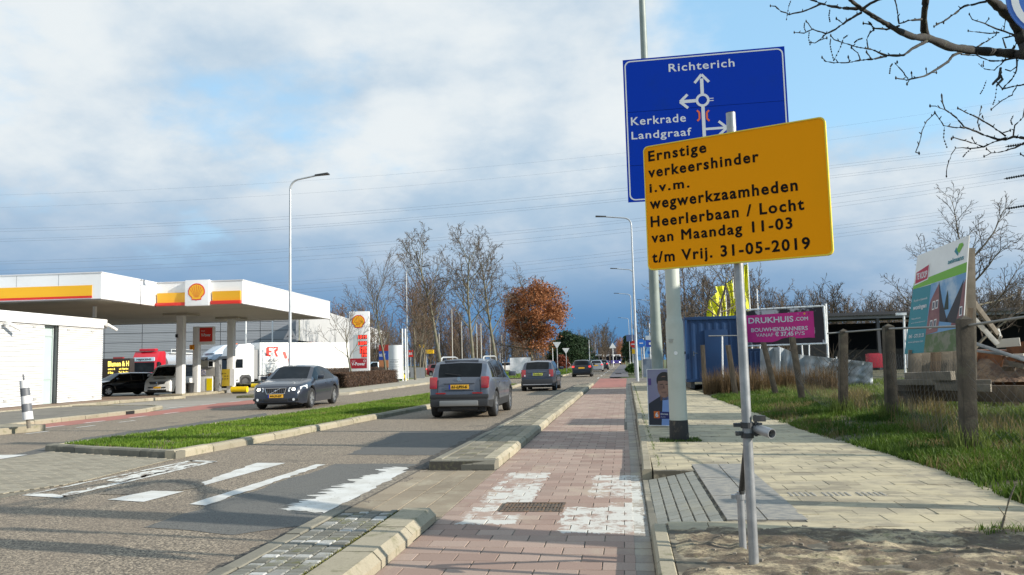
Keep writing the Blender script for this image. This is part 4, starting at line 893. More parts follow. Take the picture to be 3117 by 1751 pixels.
def ell(cx, cy, rx, ry, n=24, a0=0, a1=360): return [(cx+rx*math.cos(math.radians(a0+(a1-a0)*i/n)), cy+ry*math.sin(math.radians(a0+(a1-a0)*i/n))) for i in range(n)]
pp('jacket_print', [(0, 0), (1, 0), (1, .40), (.82, .48), (.62, .56), (.34, .52), (.14, .44), (0, .38)], mat('print_jacket', (.025, .028, .04), .6), .001)
pp('shirt_print', [(.34, 0), (.60, 0), (.66, .50), (.56, .54), (.40, .50)], mat('print_shirt', (.20, .32, .62), .6), .0016)
skin = mat('print_skin', (.30, .17, .12), .6, var=(8., (.20, .11, .085), .35, .7)); skin_d = mat('print_skin_dark', (.13, .07, .055), .6)
pp('neck_print', [(.34, .44), (.60, .46), (.62, .60), (.32, .60)], skin_d, .0016)
pp('hair_print', ell(.47, .80, .225, .155), mat('print_hair', (.03, .025, .022), .6), .0026)
pp('face_print', ell(.45, .685, .185, .195), skin, .0032)
pp('fringe_print', [(.27, .80), (.34, .86), (.52, .87), (.66, .80), (.65, .72), (.60, .78), (.45, .80), (.33, .79)], mat('print_hair', None), .0038)
pp('mouth_print', [(.36, .60), (.52, .595), (.50, .585), (.38, .585)], skin_d, .004)
pp('nose_print', [(.41, .66), (.47, .655), (.445, .735)], skin_d, .004)
for x_ in (.34, .49): pp('eye_print', [(x_, .725), (x_+.09, .725), (x_+.08, .738), (x_+.01, .738)], mat('print_hair', None), .004)
pp('ear_print', ell(.645, .69, .022, .045, 10), skin_d, .0036)
pp('name_band', [(.22, .115), (1, .115), (1, .24), (.22, .24)], mat('print_navy', (.015, .02, .13), .6), .0044); pp('number_tab', [(.14, .125), (.30, .125), (.30, .25), (.14, .25)], mat('print_orange', (.62, .14, .02), .6), .005)
pp('party_tab', [(.62, .83), (.80, .83), (.80, .93), (.62, .93)], mat('print_orange', None), .0044); pp('party_disc', ell(.86, .88, .075, .055, 16), white_paint, .0048)
pp('edge_print', [(.02, .72), (.10, .72), (.10, .84), (.02, .84)], mat('print_violet', (.10, .06, .22), .6), .0044)
lettering(pt, 'Dries Lodewijks', fp, .33*Wp, .185*Hp, .034, .60*Wp, letter_w, .006); lettering(pt, 'Heerlen', fp, .33*Wp, .14*Hp, .02, None, letter_w, .006)
lettering(pt, '6', fp, .18*Wp, .15*Hp, .085, None, letter_w, .006); lettering(pt, 'V', fp, .65*Wp, .85*Hp, .07, None, letter_w, .006); lettering(pt, 'C', fp, .83*Wp, .86*Hp, .045, None, blue_m, .006)

# ================================================================== FENCE, PLOT, BANNERS
conc_post = mat('weathered_concrete', (.052, .043, .031), .9, var=(6., (.095, .078, .056), .42, .68), bump=(70., .7, .006), dirt=(3., (.06, .065, .04), .55, .75))
wood_old = mat('old_grey_wood', (.06, .048, .034), .9, var=(5., (.115, .09, .062), .4, .65), bump=(50., .7, .005), vscale=(6., 6., .6))
def stake(xb, yb, xt, yt, wpx, label, name='fence_post', cat='fence post', m=conc_post, cap=True, group='posts of the wire fence', depth=None, zb=None):
    b = G(xb, yb, .18); 
    for _ in range(8): b = G(xb, yb, zv(b.x, b.y) if b.x < 19 else .2)
    if depth: b = atY(xb, yb, depth)
    d = proj(b)[2]; tp = atY(xt, yt, b.y); w = wpx/(F/d)/2
    t = thing(name, label, cat, b, 0, group); l = tp-b
    s = MB(); q = .04 if cap else 0
    s.hexa([(-w, -w, -.15), (w, -w, -.15), (w, w, -.15), (-w, w, -.15), (l.x-w*.92, -w*.92, l.z-q), (l.x+w*.92, -w*.92, l.z-q), (l.x+w*.92, w*.92, l.z-q), (l.x-w*.92, w*.92, l.z-q)])
    s.build('shaft', m, t, bevel=.012)
    if cap: 
        k = MB(); k.add([(l.x-w*.9, -w*.9, l.z-q+.001), (l.x+w*.9, -w*.9, l.z-q+.001), (l.x+w*.9, w*.9, l.z-q+.001), (l.x-w*.9, w*.9, l.z-q+.001), (l.x, 0, l.z+.012)], [(0, 1, 4), (1, 2, 4), (2, 3, 4), (3, 0, 4)]); k.build('pyramid_cap', m, t)
    return t, b, tp
E_ = lambda x, y: (2000+x*.4147, 800+y*.4147)
fposts = []
def st2(bx, by, tx, ty, w, lab, **k):
    a = E_(bx, by); b = E_(tx, ty); r = stake(a[0], a[1], b[0], b[1], w*.4147, lab, **k); fposts.append(r); return r
st2(352, 945, 334, 605, 32, 'dark wooden stake beside the door of the blue container', m=wood_old, cap=False)
st2(470, 900, 352, 690, 26, 'short leaning wooden prop behind the first stake by the blue container', m=wood_old, cap=False)
st2(455, 850, 450, 645, 33, 'stub of a wooden stake in front of the blue container, left of the white tube', m=wood_old, cap=False)
st2(582, 975, 520, 605, 38, 'broken weathered stake in the dead stems, right of the white tube', m=wood_old, cap=False)
st2(882, 980, 780, 585, 38, 'leaning concrete post below the left part of the pink banner', cap=False)
st2(1072, 1015, 990, 545, 44, 'leaning concrete post below the right part of the pink banner', cap=False)
P6 = st2(1362, 1110, 1366, 488, 60, 'upright concrete fence post in front of the dark open shed')
P7 = st2(1722, 1150, 1695, 452, 76, 'upright concrete fence post just left of the for-sale board')
F_ = lambda x, y: (2500+x*.5529, 650+y*.5529)
a, b = F_(812, 1310), F_(786, 566); P8 = stake(a[0], a[1], b[0], b[1], 76*.5529, 'thick nearest concrete fence post in front of the for-sale board'); fposts.append(P8)
# next post out of the picture to the right keeps the mesh going
P9b = Vector((4.3+1.0, 6.6, zv(5.3, 6.6)))
t = thing('fence_post', 'concrete fence post at the right end of the wire fence, beside the path', 'fence post', P9b, 0, 'posts of the wire fence'); MB().box(-.1, .1, -.1, .1, -.1, 1.9).build('shaft', conc_post, t, bevel=.012)
wire = mat('galvanised_wire', (.10, .10, .095), .5, metal=.5); rail_m = mat('old_rail', (.26, .25, .23), .6, metal=.3)
fence = thing('wire_fence', 'sagging chain link fence with a top rail strung between the concrete posts', 'fence', P6[1])
def rel(p): return Vector(p)-P6[1]
top6, top7, top8 = P6[2]+Vector((0, 0, -.06)), P7[2]+Vector((0, 0, -.08)), P8[2]+Vector((0, 0, -.12))
chain_pts = [(Vector(E_0), Vector(E_1)) for E_0, E_1 in ((fposts[5][1], fposts[5][2]+Vector((0, 0, -.25))), (P6[1], top6), (P7[1], top7), (P8[1], top8), (P9b, P9b+Vector((0, 0, 1.7))))]
rr_ = MB()
for (a, b), (c_, d_) in list(zip(chain_pts[:-1], chain_pts[1:]))[1:]: rr_.cyl(rel(b), rel(d_), .016, n=8)
l_ = atY(*E_(1250, 520), P6[2].y); rr_.cyl(rel(l_), rel(top6), .016, n=8)
rr_.build('top_rail', rail_m, fence)
wm = MB()
def seg3(mb, a, b, r):
    d = (b-a); q_ = Vector((-d.y, d.x, 0)); q_ = q_.normalized()*r if q_.length > 1e-6 else Vector((r, 0, 0)); u_ = d.cross(q_).normalized()*r
    mb.add([a+q_, a-q_*.5+u_, a-q_*.5-u_, b+q_, b-q_*.5+u_, b-q_*.5-u_], [(0, 1, 4, 3), (1, 2, 5, 4), (2, 0, 3, 5)])
rs = random.Random(5)
for gi, ((a, b), (c_, d_)) in enumerate(zip(chain_pts[:-1], chain_pts[1:])):
    L = (Vector((c_.x, c_.y, 0))-Vector((a.x, a.y, 0))).length; nx = int(L/.085); hz = (b.z-a.z)*.78; ny = 15
    def P(i, j):
        u = i/nx; v = j/ny; base_ = a.lerp(c_, u); tt = b.lerp(d_, u); z_ = base_.z+.05+(tt.z-base_.z-.05)*v*(.74 if gi else .6)
        sag = math.sin(PI*u)*(.10 if gi else .3)*v; q_ = base_.lerp(tt, v)
        return Vector((q_.x+.06*math.sin(7*u+5*v), q_.y-.10+.06*math.sin(9*u+3*v+gi), z_-sag))
    for i in range(nx):
        for j in range(ny):
            if (i+j) % 2 == 0: seg3(wm, rel(P(i, j)), rel(P(i+1, j+1)), .0016)
            else: seg3(wm, rel(P(i+1, j)), rel(P(i, j+1)), .0016)
o = wm.build('wire_mesh', wire, fence); o['kind'] = 'stuff'

# --- pink advertising banner in a tube frame
byy = 33.5; C4 = [atY(*E_(x, y), byy+dy) for x, y, dy in ((648, 362, .0), (1232, 302, -.9), (1246, 592, -.9), (652, 612, 0))]
bn = thing('advertising_banner', 'pink and black printer banner laced into a white tube frame on posts', 'banner', (C4[1].x, C4[1].y, .15)); B0 = Vector((C4[1].x, C4[1].y, .15))
exb = (C4[1]-C4[0]); Wn = exb.length; fn = Fr(C4[3]-B0, C4[2]-C4[3], (0, 0, 1)); Hn = ((C4[0]-C4[3]).length+(C4[1]-C4[2]).length)/2
def nn_(name, pts, m, off, mb=None): q_ = MB(); fn.poly(q_, [(a*Wn, b*Hn) for a, b in pts], off); return q_.build(name, m, bn)
m_ = MB(); fn.slab(m_, [(0.02*Wn, .03*Hn), (.98*Wn, .03*Hn), (.98*Wn, .97*Hn), (.02*Wn, .97*Hn)], -.01, 0); m_.build('sheet', mat('banner_white_black', (.50, .48, .50), .6, var=(1.3, (.02, .015, .02), .44, .52)), bn)
nn_('pink_print', [(.02, .10), (.87, .06), (.87, .88), (.02, .84)], mat('banner_pink', (.60, .015, .22), .5, var=(.9, (.48, .015, .18), .4, .7)), .003)
nn_('dark_print', jag([(.02, .04, 0), (.96, .03, 0), (.97, .62, 1), (.88, .56, 1), (.87, .16, 1), (.55, .20, 1), (.25, .05, 1)], .02, .08, 3), mat('banner_black', (.02, .012, .016), .5), .006)
nn_('right_print', [(.875, .10), (.98, .10), (.98, .75), (.92, .70), (.875, .74)], mat('banner_black', None), .0045)
lettering(bn, 'DRUKHUIS', fn, .05*Wn, .62*Hn, .16*Hn, .57*Wn, letter_w, .009); lettering(bn, '.COM', fn, .64*Wn, .64*Hn, .10*Hn, .16*Wn, letter_w, .009)
lettering(bn, 'BOUWHEKBANNERS', fn, .08*Wn, .38*Hn, .11*Hn, .71*Wn, letter_w, .009); lettering(bn, 'VANAF', fn, .14*Wn, .24*Hn, .10*Hn, .22*Wn, letter_w, .009)
lettering(bn, '\u20ac 37,45', fn, .38*Wn, .245*Hn, .11*Hn, .23*Wn, letter_w, .009); lettering(bn, 'P/S', fn, .63*Wn, .25*Hn, .10*Hn, .12*Wn, letter_w, .009)
for x_, c_ in ((.68, (.55, .1, .35)), (.76, (.75, .45, .02)), (.81, (.4, .02, .12))): nn_('dot_print', ell(x_, .82, .012, .026, 10), mat('dot%s' % x_, c_), .009)
fm = MB()
for u0, v0, u1, v1 in ((0, 1, 1, 1), (0, 0, 1, 0), (0, 0, 0, 1), (1, 0, 1, 1)): fm.cyl(fn.p(u0*Wn, v0*Hn, .0), fn.p(u1*Wn, v1*Hn, .0), .035, n=10)
fm.build('frame', white_metal, bn)
for x_ in (1265, 1088, 908):
    b_ = atY(*E_(x_, 925), byy+.1-.9*(x_-652)/600); tpt = atY(*E_({1265: 1238, 1088: 1062, 908: 893}[x_], {1265: 300, 1088: 600, 908: 615}[x_]), b_.y); MB().cyl(b_-B0+Vector((0, 0, -.2)), tpt-B0, .04 if x_ == 1265 else .03, n=10).build('leg', white_metal, bn)
lc = MB()
for k in range(12):
    for v in (0, 1): lc.cyl(fn.p((k+.5)/12*Wn, (.03 if v == 0 else .97)*Hn, .01), fn.p((k+.5)/12*Wn+.02, (v*Hn)+(.03 if v else -.03), .03), .012, n=5)
lc.build('lacing', black, bn)
# T-shaped white tube beside the container
b_ = atY(*E_(480, 850), 29.5); tt = atY(*E_(478, 540), 29.5); l1 = atY(*E_(378, 538), 29.5); l2_ = atY(*E_(600, 535), 29.5)
t = thing('tube_frame', 'thin white tube standard with a cross bar in front of the blue container', 'frame', (b_.x, b_.y, b_.z-.3)); o_ = Vector((b_.x, b_.y, b_.z-.3))
MB().cyl((0, 0, 0), tt-o_, .03, n=8).build('upright', white_metal, t); MB().cyl(l1-o_, l2_-o_, .02, n=8).build('cross_bar', rail_m, t)

# --- blue site container and its low neighbour
blu = mat('container_blue', (.003, .036, .115), .5, var=(1.1, (.004, .03, .095), .4, .7), dirt=(4., (.03, .06, .12), .62, .85))
cy_ = 32.5; cl = atY(2092, 1164, cy_); cr = atY(2262, 1164, cy_); ctz = atY(2180, 963, cy_).z; cz = cl.z
ct = thing('site_container', 'blue corrugated site container with a closed door behind the wooden stakes', 'container', (cl.x, cy_, cz)); wc = cr.x-cl.x; hc = ctz-cz
MB().box(0, wc, 0, 6, 0, .12).box(0, wc, 0, 6, hc-.12, hc).box(0, .1, 0, 6, .12, hc-.12).box(wc-.1, wc, 0, 6, .12, hc-.12).build('frame', blu, ct, bevel=.01)
co = MB(); n = 26
prof = [(0.1+(wc-.2)*k/n, (.045 if (k//2) % 2 else .06)) for k in range(n+1)]
co.add([(x_, y_, .12) for x_, y_ in prof]+[(x_, y_, hc-.12) for x_, y_ in prof], [(k, k+1, n+2+k, n+1+k) for k in range(n)]); co.build('corrugated_wall', blu, ct)
dr_ = MB(); dr_.box(.75, 1.65, -.0, .05, .16, 2.05); d_o = dr_.build('door', blu, ct, bevel=.008)
MB().box(.23, .24, -.01, .0, .0, .01).build('hinge', blu, ct)
MB().box(.28, .32, -.06, .025, 1.02, 1.22).box(.30, .44, -.08, -.06, 1.12, 1.15).build('handle', chrome, ct)
MB().box(.15, .30, .1, 5.9, -.25, 0).box(wc-.4, wc-.2, .1, 5.9, -.25, 0).build('skid', steel_dark, ct)
c2l = atY(*E_(755, 880), 34.2); c2 = thing('site_container', 'low blue box container standing under the pink banner', 'container', (cr.x+.05, 33.6, cz)); w2 = max(.6, c2l.x-cr.x); h2 = atY(*E_(700, 640), 34).z-cz
MB().box(0, w2, 0, 2.2, 0, h2).build('body', blu, c2, bevel=.02); MB().box(-.02, w2+.02, -.02, 2.22, h2, h2+.05).build('lid', blu, c2)
for k in range(5): MB().box(.05+k*w2/5, .12+k*w2/5, -.03, 0, .05, h2-.05).build('rib', blu, c2)

# --- grey plastic sheeting hung between tubes
sheeting = mat('plastic_sheeting', (.38, .41, .42), .35, var=(1.2, (.26, .29, .31), .35, .7), bump=(5., .5, .05), dirt=(8., (.16, .17, .17), .60, .8))
pl_ = thing('plastic_sheet_screen', 'crumpled grey plastic sheeting hung as a screen below the pink banner', 'plastic sheet', atY(*E_(1160, 900), 31.))
PB = atY(*E_(1160, 900), 31.)
tops = [(757, 632), (830, 622), (905, 620), (960, 640), (1010, 668), (1100, 680), (1200, 690), (1300, 702), (1400, 712), (1500, 722), (1582, 732)]
bots = [(757, 935), (830, 940), (905, 950), (960, 950), (1010, 948), (1100, 935), (1200, 920), (1300, 905), (1400, 900), (1500, 895), (1585, 900)]
V = []; nu, nv = 60, 16
for i in range(nu+1):
    u = i/nu*(len(tops)-1); k = min(int(u), len(tops)-2); f_ = u-k
    tx, ty = tops[k][0]*(1-f_)+tops[k+1][0]*f_, tops[k][1]*(1-f_)+tops[k+1][1]*f_; bx, by = bots[k][0]*(1-f_)+bots[k+1][0]*f_, bots[k][1]*(1-f_)+bots[k+1][1]*f_
    yy = 32.2-2.2*i/nu
    for j in range(nv+1):
        v = j/nv; p = atY(*E_(tx*(1-v)+bx*v, ty*(1-v)+by*v), yy+.10*math.sin(i*.9+j*.2)+.12*fbm(i*.18, j*.25, 1., 4)); V.append(p-PB)
fcs = [(i*(nv+1)+j, (i+1)*(nv+1)+j, (i+1)*(nv+1)+j+1, i*(nv+1)+j+1) for i in range(nu) for j in range(nv)]
MB().add(V, fcs).build('sheet', sheeting, pl_, smooth=True, angle=80)
for x_, y0_, y1_ in ((905, 960, 620), (1012, 950, 665), (1120, 940, 600), (1320, 930, 690)):
    a = atY(*E_(x_, y0_), 31.4); b = atY(*E_(x_-4, y1_), 31.4); MB().cyl(a-PB, b-PB, .025, n=8).build('tube', white_metal, pl_)
tw = MB(); rs = random.Random(3)
for k in range(26):
    a = atY(*E_(1290+rs.uniform(-30, 60), 930), 30.2); tw.tube([a-PB, a-PB+Vector((rs.uniform(-.5, .5), 0, rs.uniform(.4, 1))), a-PB+Vector((rs.uniform(-.9, 1.2), 0, rs.uniform(.9, 1.9)))], [.012, .008, .003], 4)
tw.build('bramble_stem', wood_old, pl_)

# --- long dark open shed with letters on its fascia
sy = 60.; a = atY(*E_(1240, 400), sy); ftop = atY(*E_(1500, 376), sy).z; fbot = atY(*E_(1500, 412), sy).z; sx0 = a.x
sx1 = 48.; sh = thing('open_shed', 'long low open shed with a pale lettered fascia and dark interior behind the plot', 'shed', (sx0, sy, .1)); z0_ = .1
MB().box(0, sx1-sx0, -.15, 0, fbot-z0_, ftop-z0_-.12).build('fascia', mat('fascia_grey', (.27, .28, .30), .6, var=(.5, (.22, .22, .24), .4, .7)), sh)
MB().box(-.5, sx1-sx0+.5, -.5, 10, ftop-z0_-.12, ftop-z0_+.10).build('roof', mat('roof_dark', (.05, .05, .055), .7), sh)
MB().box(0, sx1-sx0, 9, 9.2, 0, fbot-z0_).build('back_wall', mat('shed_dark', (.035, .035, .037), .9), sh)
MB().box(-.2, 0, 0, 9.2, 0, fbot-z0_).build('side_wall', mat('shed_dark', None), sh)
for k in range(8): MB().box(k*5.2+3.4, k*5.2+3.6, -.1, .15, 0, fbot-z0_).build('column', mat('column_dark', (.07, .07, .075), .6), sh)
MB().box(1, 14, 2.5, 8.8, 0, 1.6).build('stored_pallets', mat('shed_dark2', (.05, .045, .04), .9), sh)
fs_ = Fr((0, -.151, 0), (1, 0, 0), (0, 0, 1))
for body, x0_, x1_ in (('A R W A S', 1400, 1660),):
    a = atY(*E_(x0_, 400), sy); b = atY(*E_(x1_, 400), sy); lettering(sh, body, fs_, a.x-sx0, fbot-z0_+.22, .55, b.x-a.x, mat('fascia_letter', (.06, .06, .07)), .004)
cr8 = atY(*E_(1605, 705), 52); t = thing('crate', 'small red plastic crate in the grass in front of the open shed', 'crate', (cr8.x-.4, 52, cr8.z-.55)); MB().box(0, .8, 0, .7, 0, .85).build('body', mat('red_plastic', (.38, .02, .04), .5), t, bevel=.03); MB().box(.1, .7, .1, .6, .851, .90).build('lid', mat('red_plastic_dark', (.25, .02, .03), .5), t)
for x_, y0_, y1_, dd in ((1820, 830, 385, 40), (1840, 730, 480, 44)):
    a = atY(*E_(x_, y0_), dd); b = atY(*E_(x_-8, y1_), dd); t = thing('lamp_pole', 'thin white pole left of the for-sale board, %s' % ('with a small lamp on top' if x_ == 1820 else 'shorter and plain'), 'pole', a); MB().cyl((0, 0, -.3), b-a, .05, n=8).build('pole', white_metal, t)
    if x_ == 1820: MB().box((b-a).x-.35, (b-a).x+.1, -.08, .08, (b-a).z, (b-a).z+.12).build('lamp_head', white_metal, t)

# --- for-sale board on timber legs
K_ = lambda x, y: (2640+x*.4286, 680+y*.4286)
TL, BL = atD(*K_(357, 230), 17.2), atD(*K_(265, 928), 17.2); BR = atD(*K_(668, 903), 15.0)
_n = (TL-BL).cross(BR-BL); _d = Vector(ray(*K_(722, 85))); TR = Vector((0, 0, H))+_d*((BL-Vector((0, 0, H))).dot(_n)/_d.dot(_n))
fb0 = Vector(((BL.x+BR.x)/2, (BL.y+BR.y)/2, .15)); bb = thing('for_sale_board', 'large tilted estate agent board showing brick houses under a white and green header', 'billboard', fb0)
q4 = [v-fb0 for v in (BL, BR, TR, TL)]
def Q(u, v, off=0.):
    nrm = (q4[1]-q4[0]).cross(q4[3]-q4[0]).normalized(); return q4[0]*(1-u)*(1-v)+q4[1]*u*(1-v)+q4[2]*u*v+q4[3]*(1-u)*v+nrm*off
class QF:
    def p(s, u, v, off=0.): return Q(u, v, off)
qf = QF()
def qp(name, pts, m, off): return MB().add([Q(u, v, off) for u, v in pts], [tuple(range(len(pts)))]).build(name, m, bb)
MB().hexa([Q(0, 0, -.02), Q(1, 0, -.02), Q(1, 1, -.02), Q(0, 1, -.02), Q(0, 0, 0), Q(1, 0, 0), Q(1, 1, 0), Q(0, 1, 0)]).build('panel', white_paint, bb)
teal = mat('print_teal', (.015, .21, .26), .5); lime = mat('print_lime', (.16, .42, .03), .5); brick_p = mat('print_brick', (.20, .075, .085), .6, var=(3., (.26, .12, .12), .4, .6))
qp('green_print', [(0, .66), (0, .655), (1, .675), (1, .765), (.0, .72)], lime, .003)
qp('teal_print', [(0, 0), (.37, 0), (.37, .655), (0, .655)], teal, .003)
qp('sky_print', [(.37, .0), (1, .0), (1, .675), (.37, .66)], mat('print_sky', (.13, .30, .52), .5, var=(1.6, (.42, .52, .62), .5, .68)), .0025)
qp('lawn_print', [(.37, 0), (1, 0), (1, .20), (.37, .17)], mat('print_lawn', (.09, .14, .05), .6, var=(4., (.2, .2, .14), .45, .6)), .004)
qp('house_print', [(.37, .17), (.58, .19), (.62, .46), (.53, .65), (.40, .50), (.385, .46)], brick_p, .005); qp('house_print', [(.80, .21), (1, .23), (1, .62), (.92, .52), (.86, .46)], brick_p, .005)
qp('roof_print', [(.62, .46), (.53, .65), (.52, .66), (.60, .28), (.76, .26), (.72, .30)], mat('print_roof', (.03, .028, .035), .6), .0055); qp('roof_print', [(.70, .27), (.97, .62), (.93, .40), (.88, .24)], mat('print_roof', None), .0055)
qp('tree_print', [(.66, .38), (.74, .38), (.72, .50), (.70, .56), (.68, .50)], mat('print_tree', (.015, .03, .02), .6), .0045)
for u, v in ((.44, .40), (.50, .405), (.43, .22), (.50, .225), (.93, .30)): qp('window_print', [(u, v), (u+.045, v+.003), (u+.045, v+.085), (u, v+.082)], white_paint, .007); qp('window_print', [(u+.007, v+.01), (u+.038, v+.013), (u+.038, v+.074), (u+.007, v+.071)], mat('print_glass', (.06, .07, .1), .4), .008)
qp('red_tab', [(.02, .69), (.30, .715), (.30, .875), (.02, .83)], white_paint, .006); qp('red_tab', [(.035, .705), (.285, .725), (.285, .86), (.035, .82)], mat('print_crimson', (.42, .01, .05), .5), .008)
qp('logo_print', [(.80, .905), (.84, .955), (.90, .955), (.92, .93), (.85, .87)], lime, .005); qp('logo_print', [(.76, .90), (.79, .935), (.84, .865), (.825, .85)], teal, .005)
def ql(body, u, v, h, w, m):
    V_, Fc, x0, x1 = TX[body]; me = bpy.data.meshes.new('lettering'); me.from_pydata([Q(u+(a-x0)/(x1-x0)*w, v+b/.73*h, .0095) for a, b, _ in V_], [], Fc); me.materials.append(m); link('lettering', me, bb)
ql('TE KOOP', .05, .745, .065, .22, letter_w); ql('aelmans', .66, .80, .045, .28, teal); ql('Royale vrijstaande', .06, .52, .025, .27, letter_w); ql('woningen', .06, .44, .045, .27, letter_w)
ql('Nieuwbouw', .06, .34, .018, .18, letter_w); ql('www.vrijstaandwonen.nl', .06, .30, .014, .28, letter_w)
ql('045 - 575 32 33', .05, .155, .035, .29, letter_w); ql('www.aelmans.com', .05, .105, .022, .29, letter_w)
timber = mat('brown_timber', (.085, .062, .042), .85, var=(4., (.14, .105, .07), .4, .65), bump=(40., .6, .005), vscale=(5., 5., .7))
timber_l = mat('grey_timber', (.16, .14, .11), .85, var=(4., (.22, .19, .15), .4, .65), bump=(40., .6, .005))
def bar(pa, pb_, w, d, m, name='timber', parent=bb):
    pa, pb_ = Vector(pa), Vector(pb_); dd = (pb_-pa); x_ = Vector((0, 1, 0)) if abs(dd.normalized().y) < .8 else Vector((1, 0, 0)); s_ = dd.cross(x_).normalized()*w/2; t_ = dd.cross(s_).normalized()*d/2
    MB().hexa([pa-s_-t_, pa+s_-t_, pa+s_+t_, pa-s_+t_, pb_-s_-t_, pb_+s_-t_, pb_+s_+t_, pb_-s_+t_]).build(name, m, parent, bevel=.008)
def kd(x, y, d): return atD(*K_(x, y), d)-fb0
bar(kd(745, 1240, 15.6), kd(727, 176, 15.6), .16, .10, timber_l, 'upright'); bar(kd(690, 1000, 15.5), kd(735, 600, 15.5), .08, .06, timber, 'upright')
for x_, y0_, y1_, m in ((335, 1100, 900, timber_l), (395, 1100, 905, timber_l), (470, 1100, 900, timber), (552, 1095, 890, timber_l), (628, 1170, 880, timber_l)): bar(kd(x_, y0_, 16.9), kd(x_+4, y1_, 16.9), .26 if x_ < 600 else .2, .07, m, 'support')
bar(kd(755, 560, 15.9), kd(945, 815, 17.5), .10, .06, timber_l, 'strut')
table = thing('timber_trestle', 'heavy brown timber trestle of stacked beams behind the wire fence', 'timber trestle', fb0+Vector((.1, -.2, 0)))
tb0 = fb0+Vector((.1, -.2, 0))
def kt(x, y, d): return atD(*K_(x, y), d)-tb0
for x0_, y0_, x1_, y1_, w_, m, d0, d1 in ((280, 1090, 610, 1082, .17, timber_l, 16.2, 15.4), (203, 1128, 880, 1132, .11, timber_l, 16.1, 15.2), (203, 1160, 880, 1165, .17, timber, 16.3, 15.4), (485, 1160, 880, 1170, .14, timber_l, 15.7, 15.1), (203, 1205, 1200, 1210, .32, timber, 16.4, 15.6)):
    bar(kt(x0_, y0_, d0), kt(x1_, y1_, d1), w_, .16, m, 'beam', table)
for x_, y0_, y1_, w_ in ((275, 1400, 1225, .42), (465, 1430, 1230, .45), (950, 1310, 1225, .35), (1030, 1290, 1225, .12)): bar(kt(x_, y0_, 16.4), kt(x_-3, y1_, 16.4), w_, .3, timber, 'leg', table)
# --- rusty skip with rubble
rust = mat('rust', (.13, .055, .028), .85, var=(2.2, (.21, .085, .035), .38, .62), dirt=(6., (.07, .04, .03), .55, .75), bump=(40., .5, .006))
sk = thing('rubbish_skip', 'rusty brown open skip loaded with broken boards and poles behind the trestle', 'skip', atD(*K_(950, 1240), 18.0)); sk0 = atD(*K_(950, 1240), 18.0)
def ks(x, y, d): return atD(*K_(x, y), d)-sk0
MB().hexa([ks(765, 1195, 18), ks(1350, 1195, 17), ks(1350, 1190, 20), ks(765, 1190, 20.5), ks(768, 900, 18), ks(1350, 905, 17), ks(1350, 900, 20), ks(768, 895, 20.5)]).build('body', rust, sk, bevel=.02)
for x_ in (768, 860, 960, 1070): bar(ks(x_, 1190, 17.9), ks(x_, 905, 17.9), .08, .08, rust, 'rib', sk)
MB().add([ks(975, 862, 17.6), ks(1113, 840, 17.2), ks(1300, 800, 17), ks(1300, 1000, 17), ks(1113, 985, 17.2), ks(1000, 920, 17.6), ks(975, 862, 17.75), ks(1113, 840, 17.35), ks(1300, 800, 17.15), ks(1300, 1000, 17.15), ks(1113, 985, 17.35), ks(1000, 920, 17.75)], [(5, 4, 3, 2, 1, 0), (6, 7, 8, 9, 10, 11)]+[(i, (i+1) % 6, 6+(i+1) % 6, 6+i) for i in range(6)]).build('steel_plate', rust, sk)
deb = thing('debris_boards', 'pale broken boards, pipes and sheets sticking out of the rusty skip', 'debris', sk0+Vector((0, 0, 1.))); db0 = sk0+Vector((0, 0, 1.))
def kb(x, y, d): return atD(*K_(x, y), d)-db0
cream = mat('pale_board', (.55, .52, .46), .7, dirt=(4., (.35, .3, .24), .5, .75))
for x0_, y0_, x1_, y1_, w_, m, d0 in ((760, 680, 925, 860, .10, cream, 17.0), (915, 855, 1085, 842, .18, cream, 17.3), (770, 855, 1200, 1000, .07, galv, 16.6), (770, 905, 1180, 960, .05, galv, 16.7), (880, 930, 960, 985, .25, rust, 16.9), (930, 975, 1113, 1020, .10, timber_l, 16.8), (985, 940, 1113, 935, .06, cream, 16.9), (930, 760, 945, 815, .09, cream, 17.5), (960, 1030, 1050, 1035, .1, timber, 16.9)): bar(kb(x0_, y0_, d0), kb(x1_, y1_, d0-.3), w_, .04, m, 'board', deb)
m_ = MB(); m_.lathe([(0, .0), (.5, .05), (.9, -.1), (1.2, -.5)], 14, 'Z'); m_.build('heap', mat('heap_brown', (.10, .06, .04), .95, var=(4., (.2, .13, .08), .4, .6), bump=(10., .9, .05)), deb, kb(900, 960, 18.3), smooth=True)
mound = MB()
# ================================================================== FILLING STATION
shell_y = mat('sign_golden_yellow', (.80, .42, .012), .4); shell_r = mat('sign_red', (.62, .025, .012), .4); canopy_w = mat('canopy_white', (.76, .76, .75), .4, dirt=(.6, (.68, .68, .66), .55, .85))
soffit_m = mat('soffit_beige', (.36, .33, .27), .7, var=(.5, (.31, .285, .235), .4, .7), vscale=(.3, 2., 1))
ax = math.radians(4.0); AX = Vector((-math.sin(ax), math.cos(ax), 0)); AR = Vector((math.cos(ax), math.sin(ax), 0))
def loc_(o, p): return Vector(((p-o).dot(AR), (p-o).dot(AX), p.z-o.z))     # station axes
def shell_outline(s=1.):
    pts = []
    for k in range(33):
        a = math.radians(-22+224*k/32); sc = 1+.018*abs(math.sin(7*math.radians(224*k/32)/1.))
        pts.append((math.cos(a)*sc, math.sin(a)*.98*sc+.02))
    pts += [(-.86, -.42), (-.60, -.66), (-.56, -.93), (-.18, -.95), (0, -1.0), (.18, -.95), (.56, -.93), (.60, -.66), (.86, -.42)]
    return [(x*s, y*s) for x, y in pts]
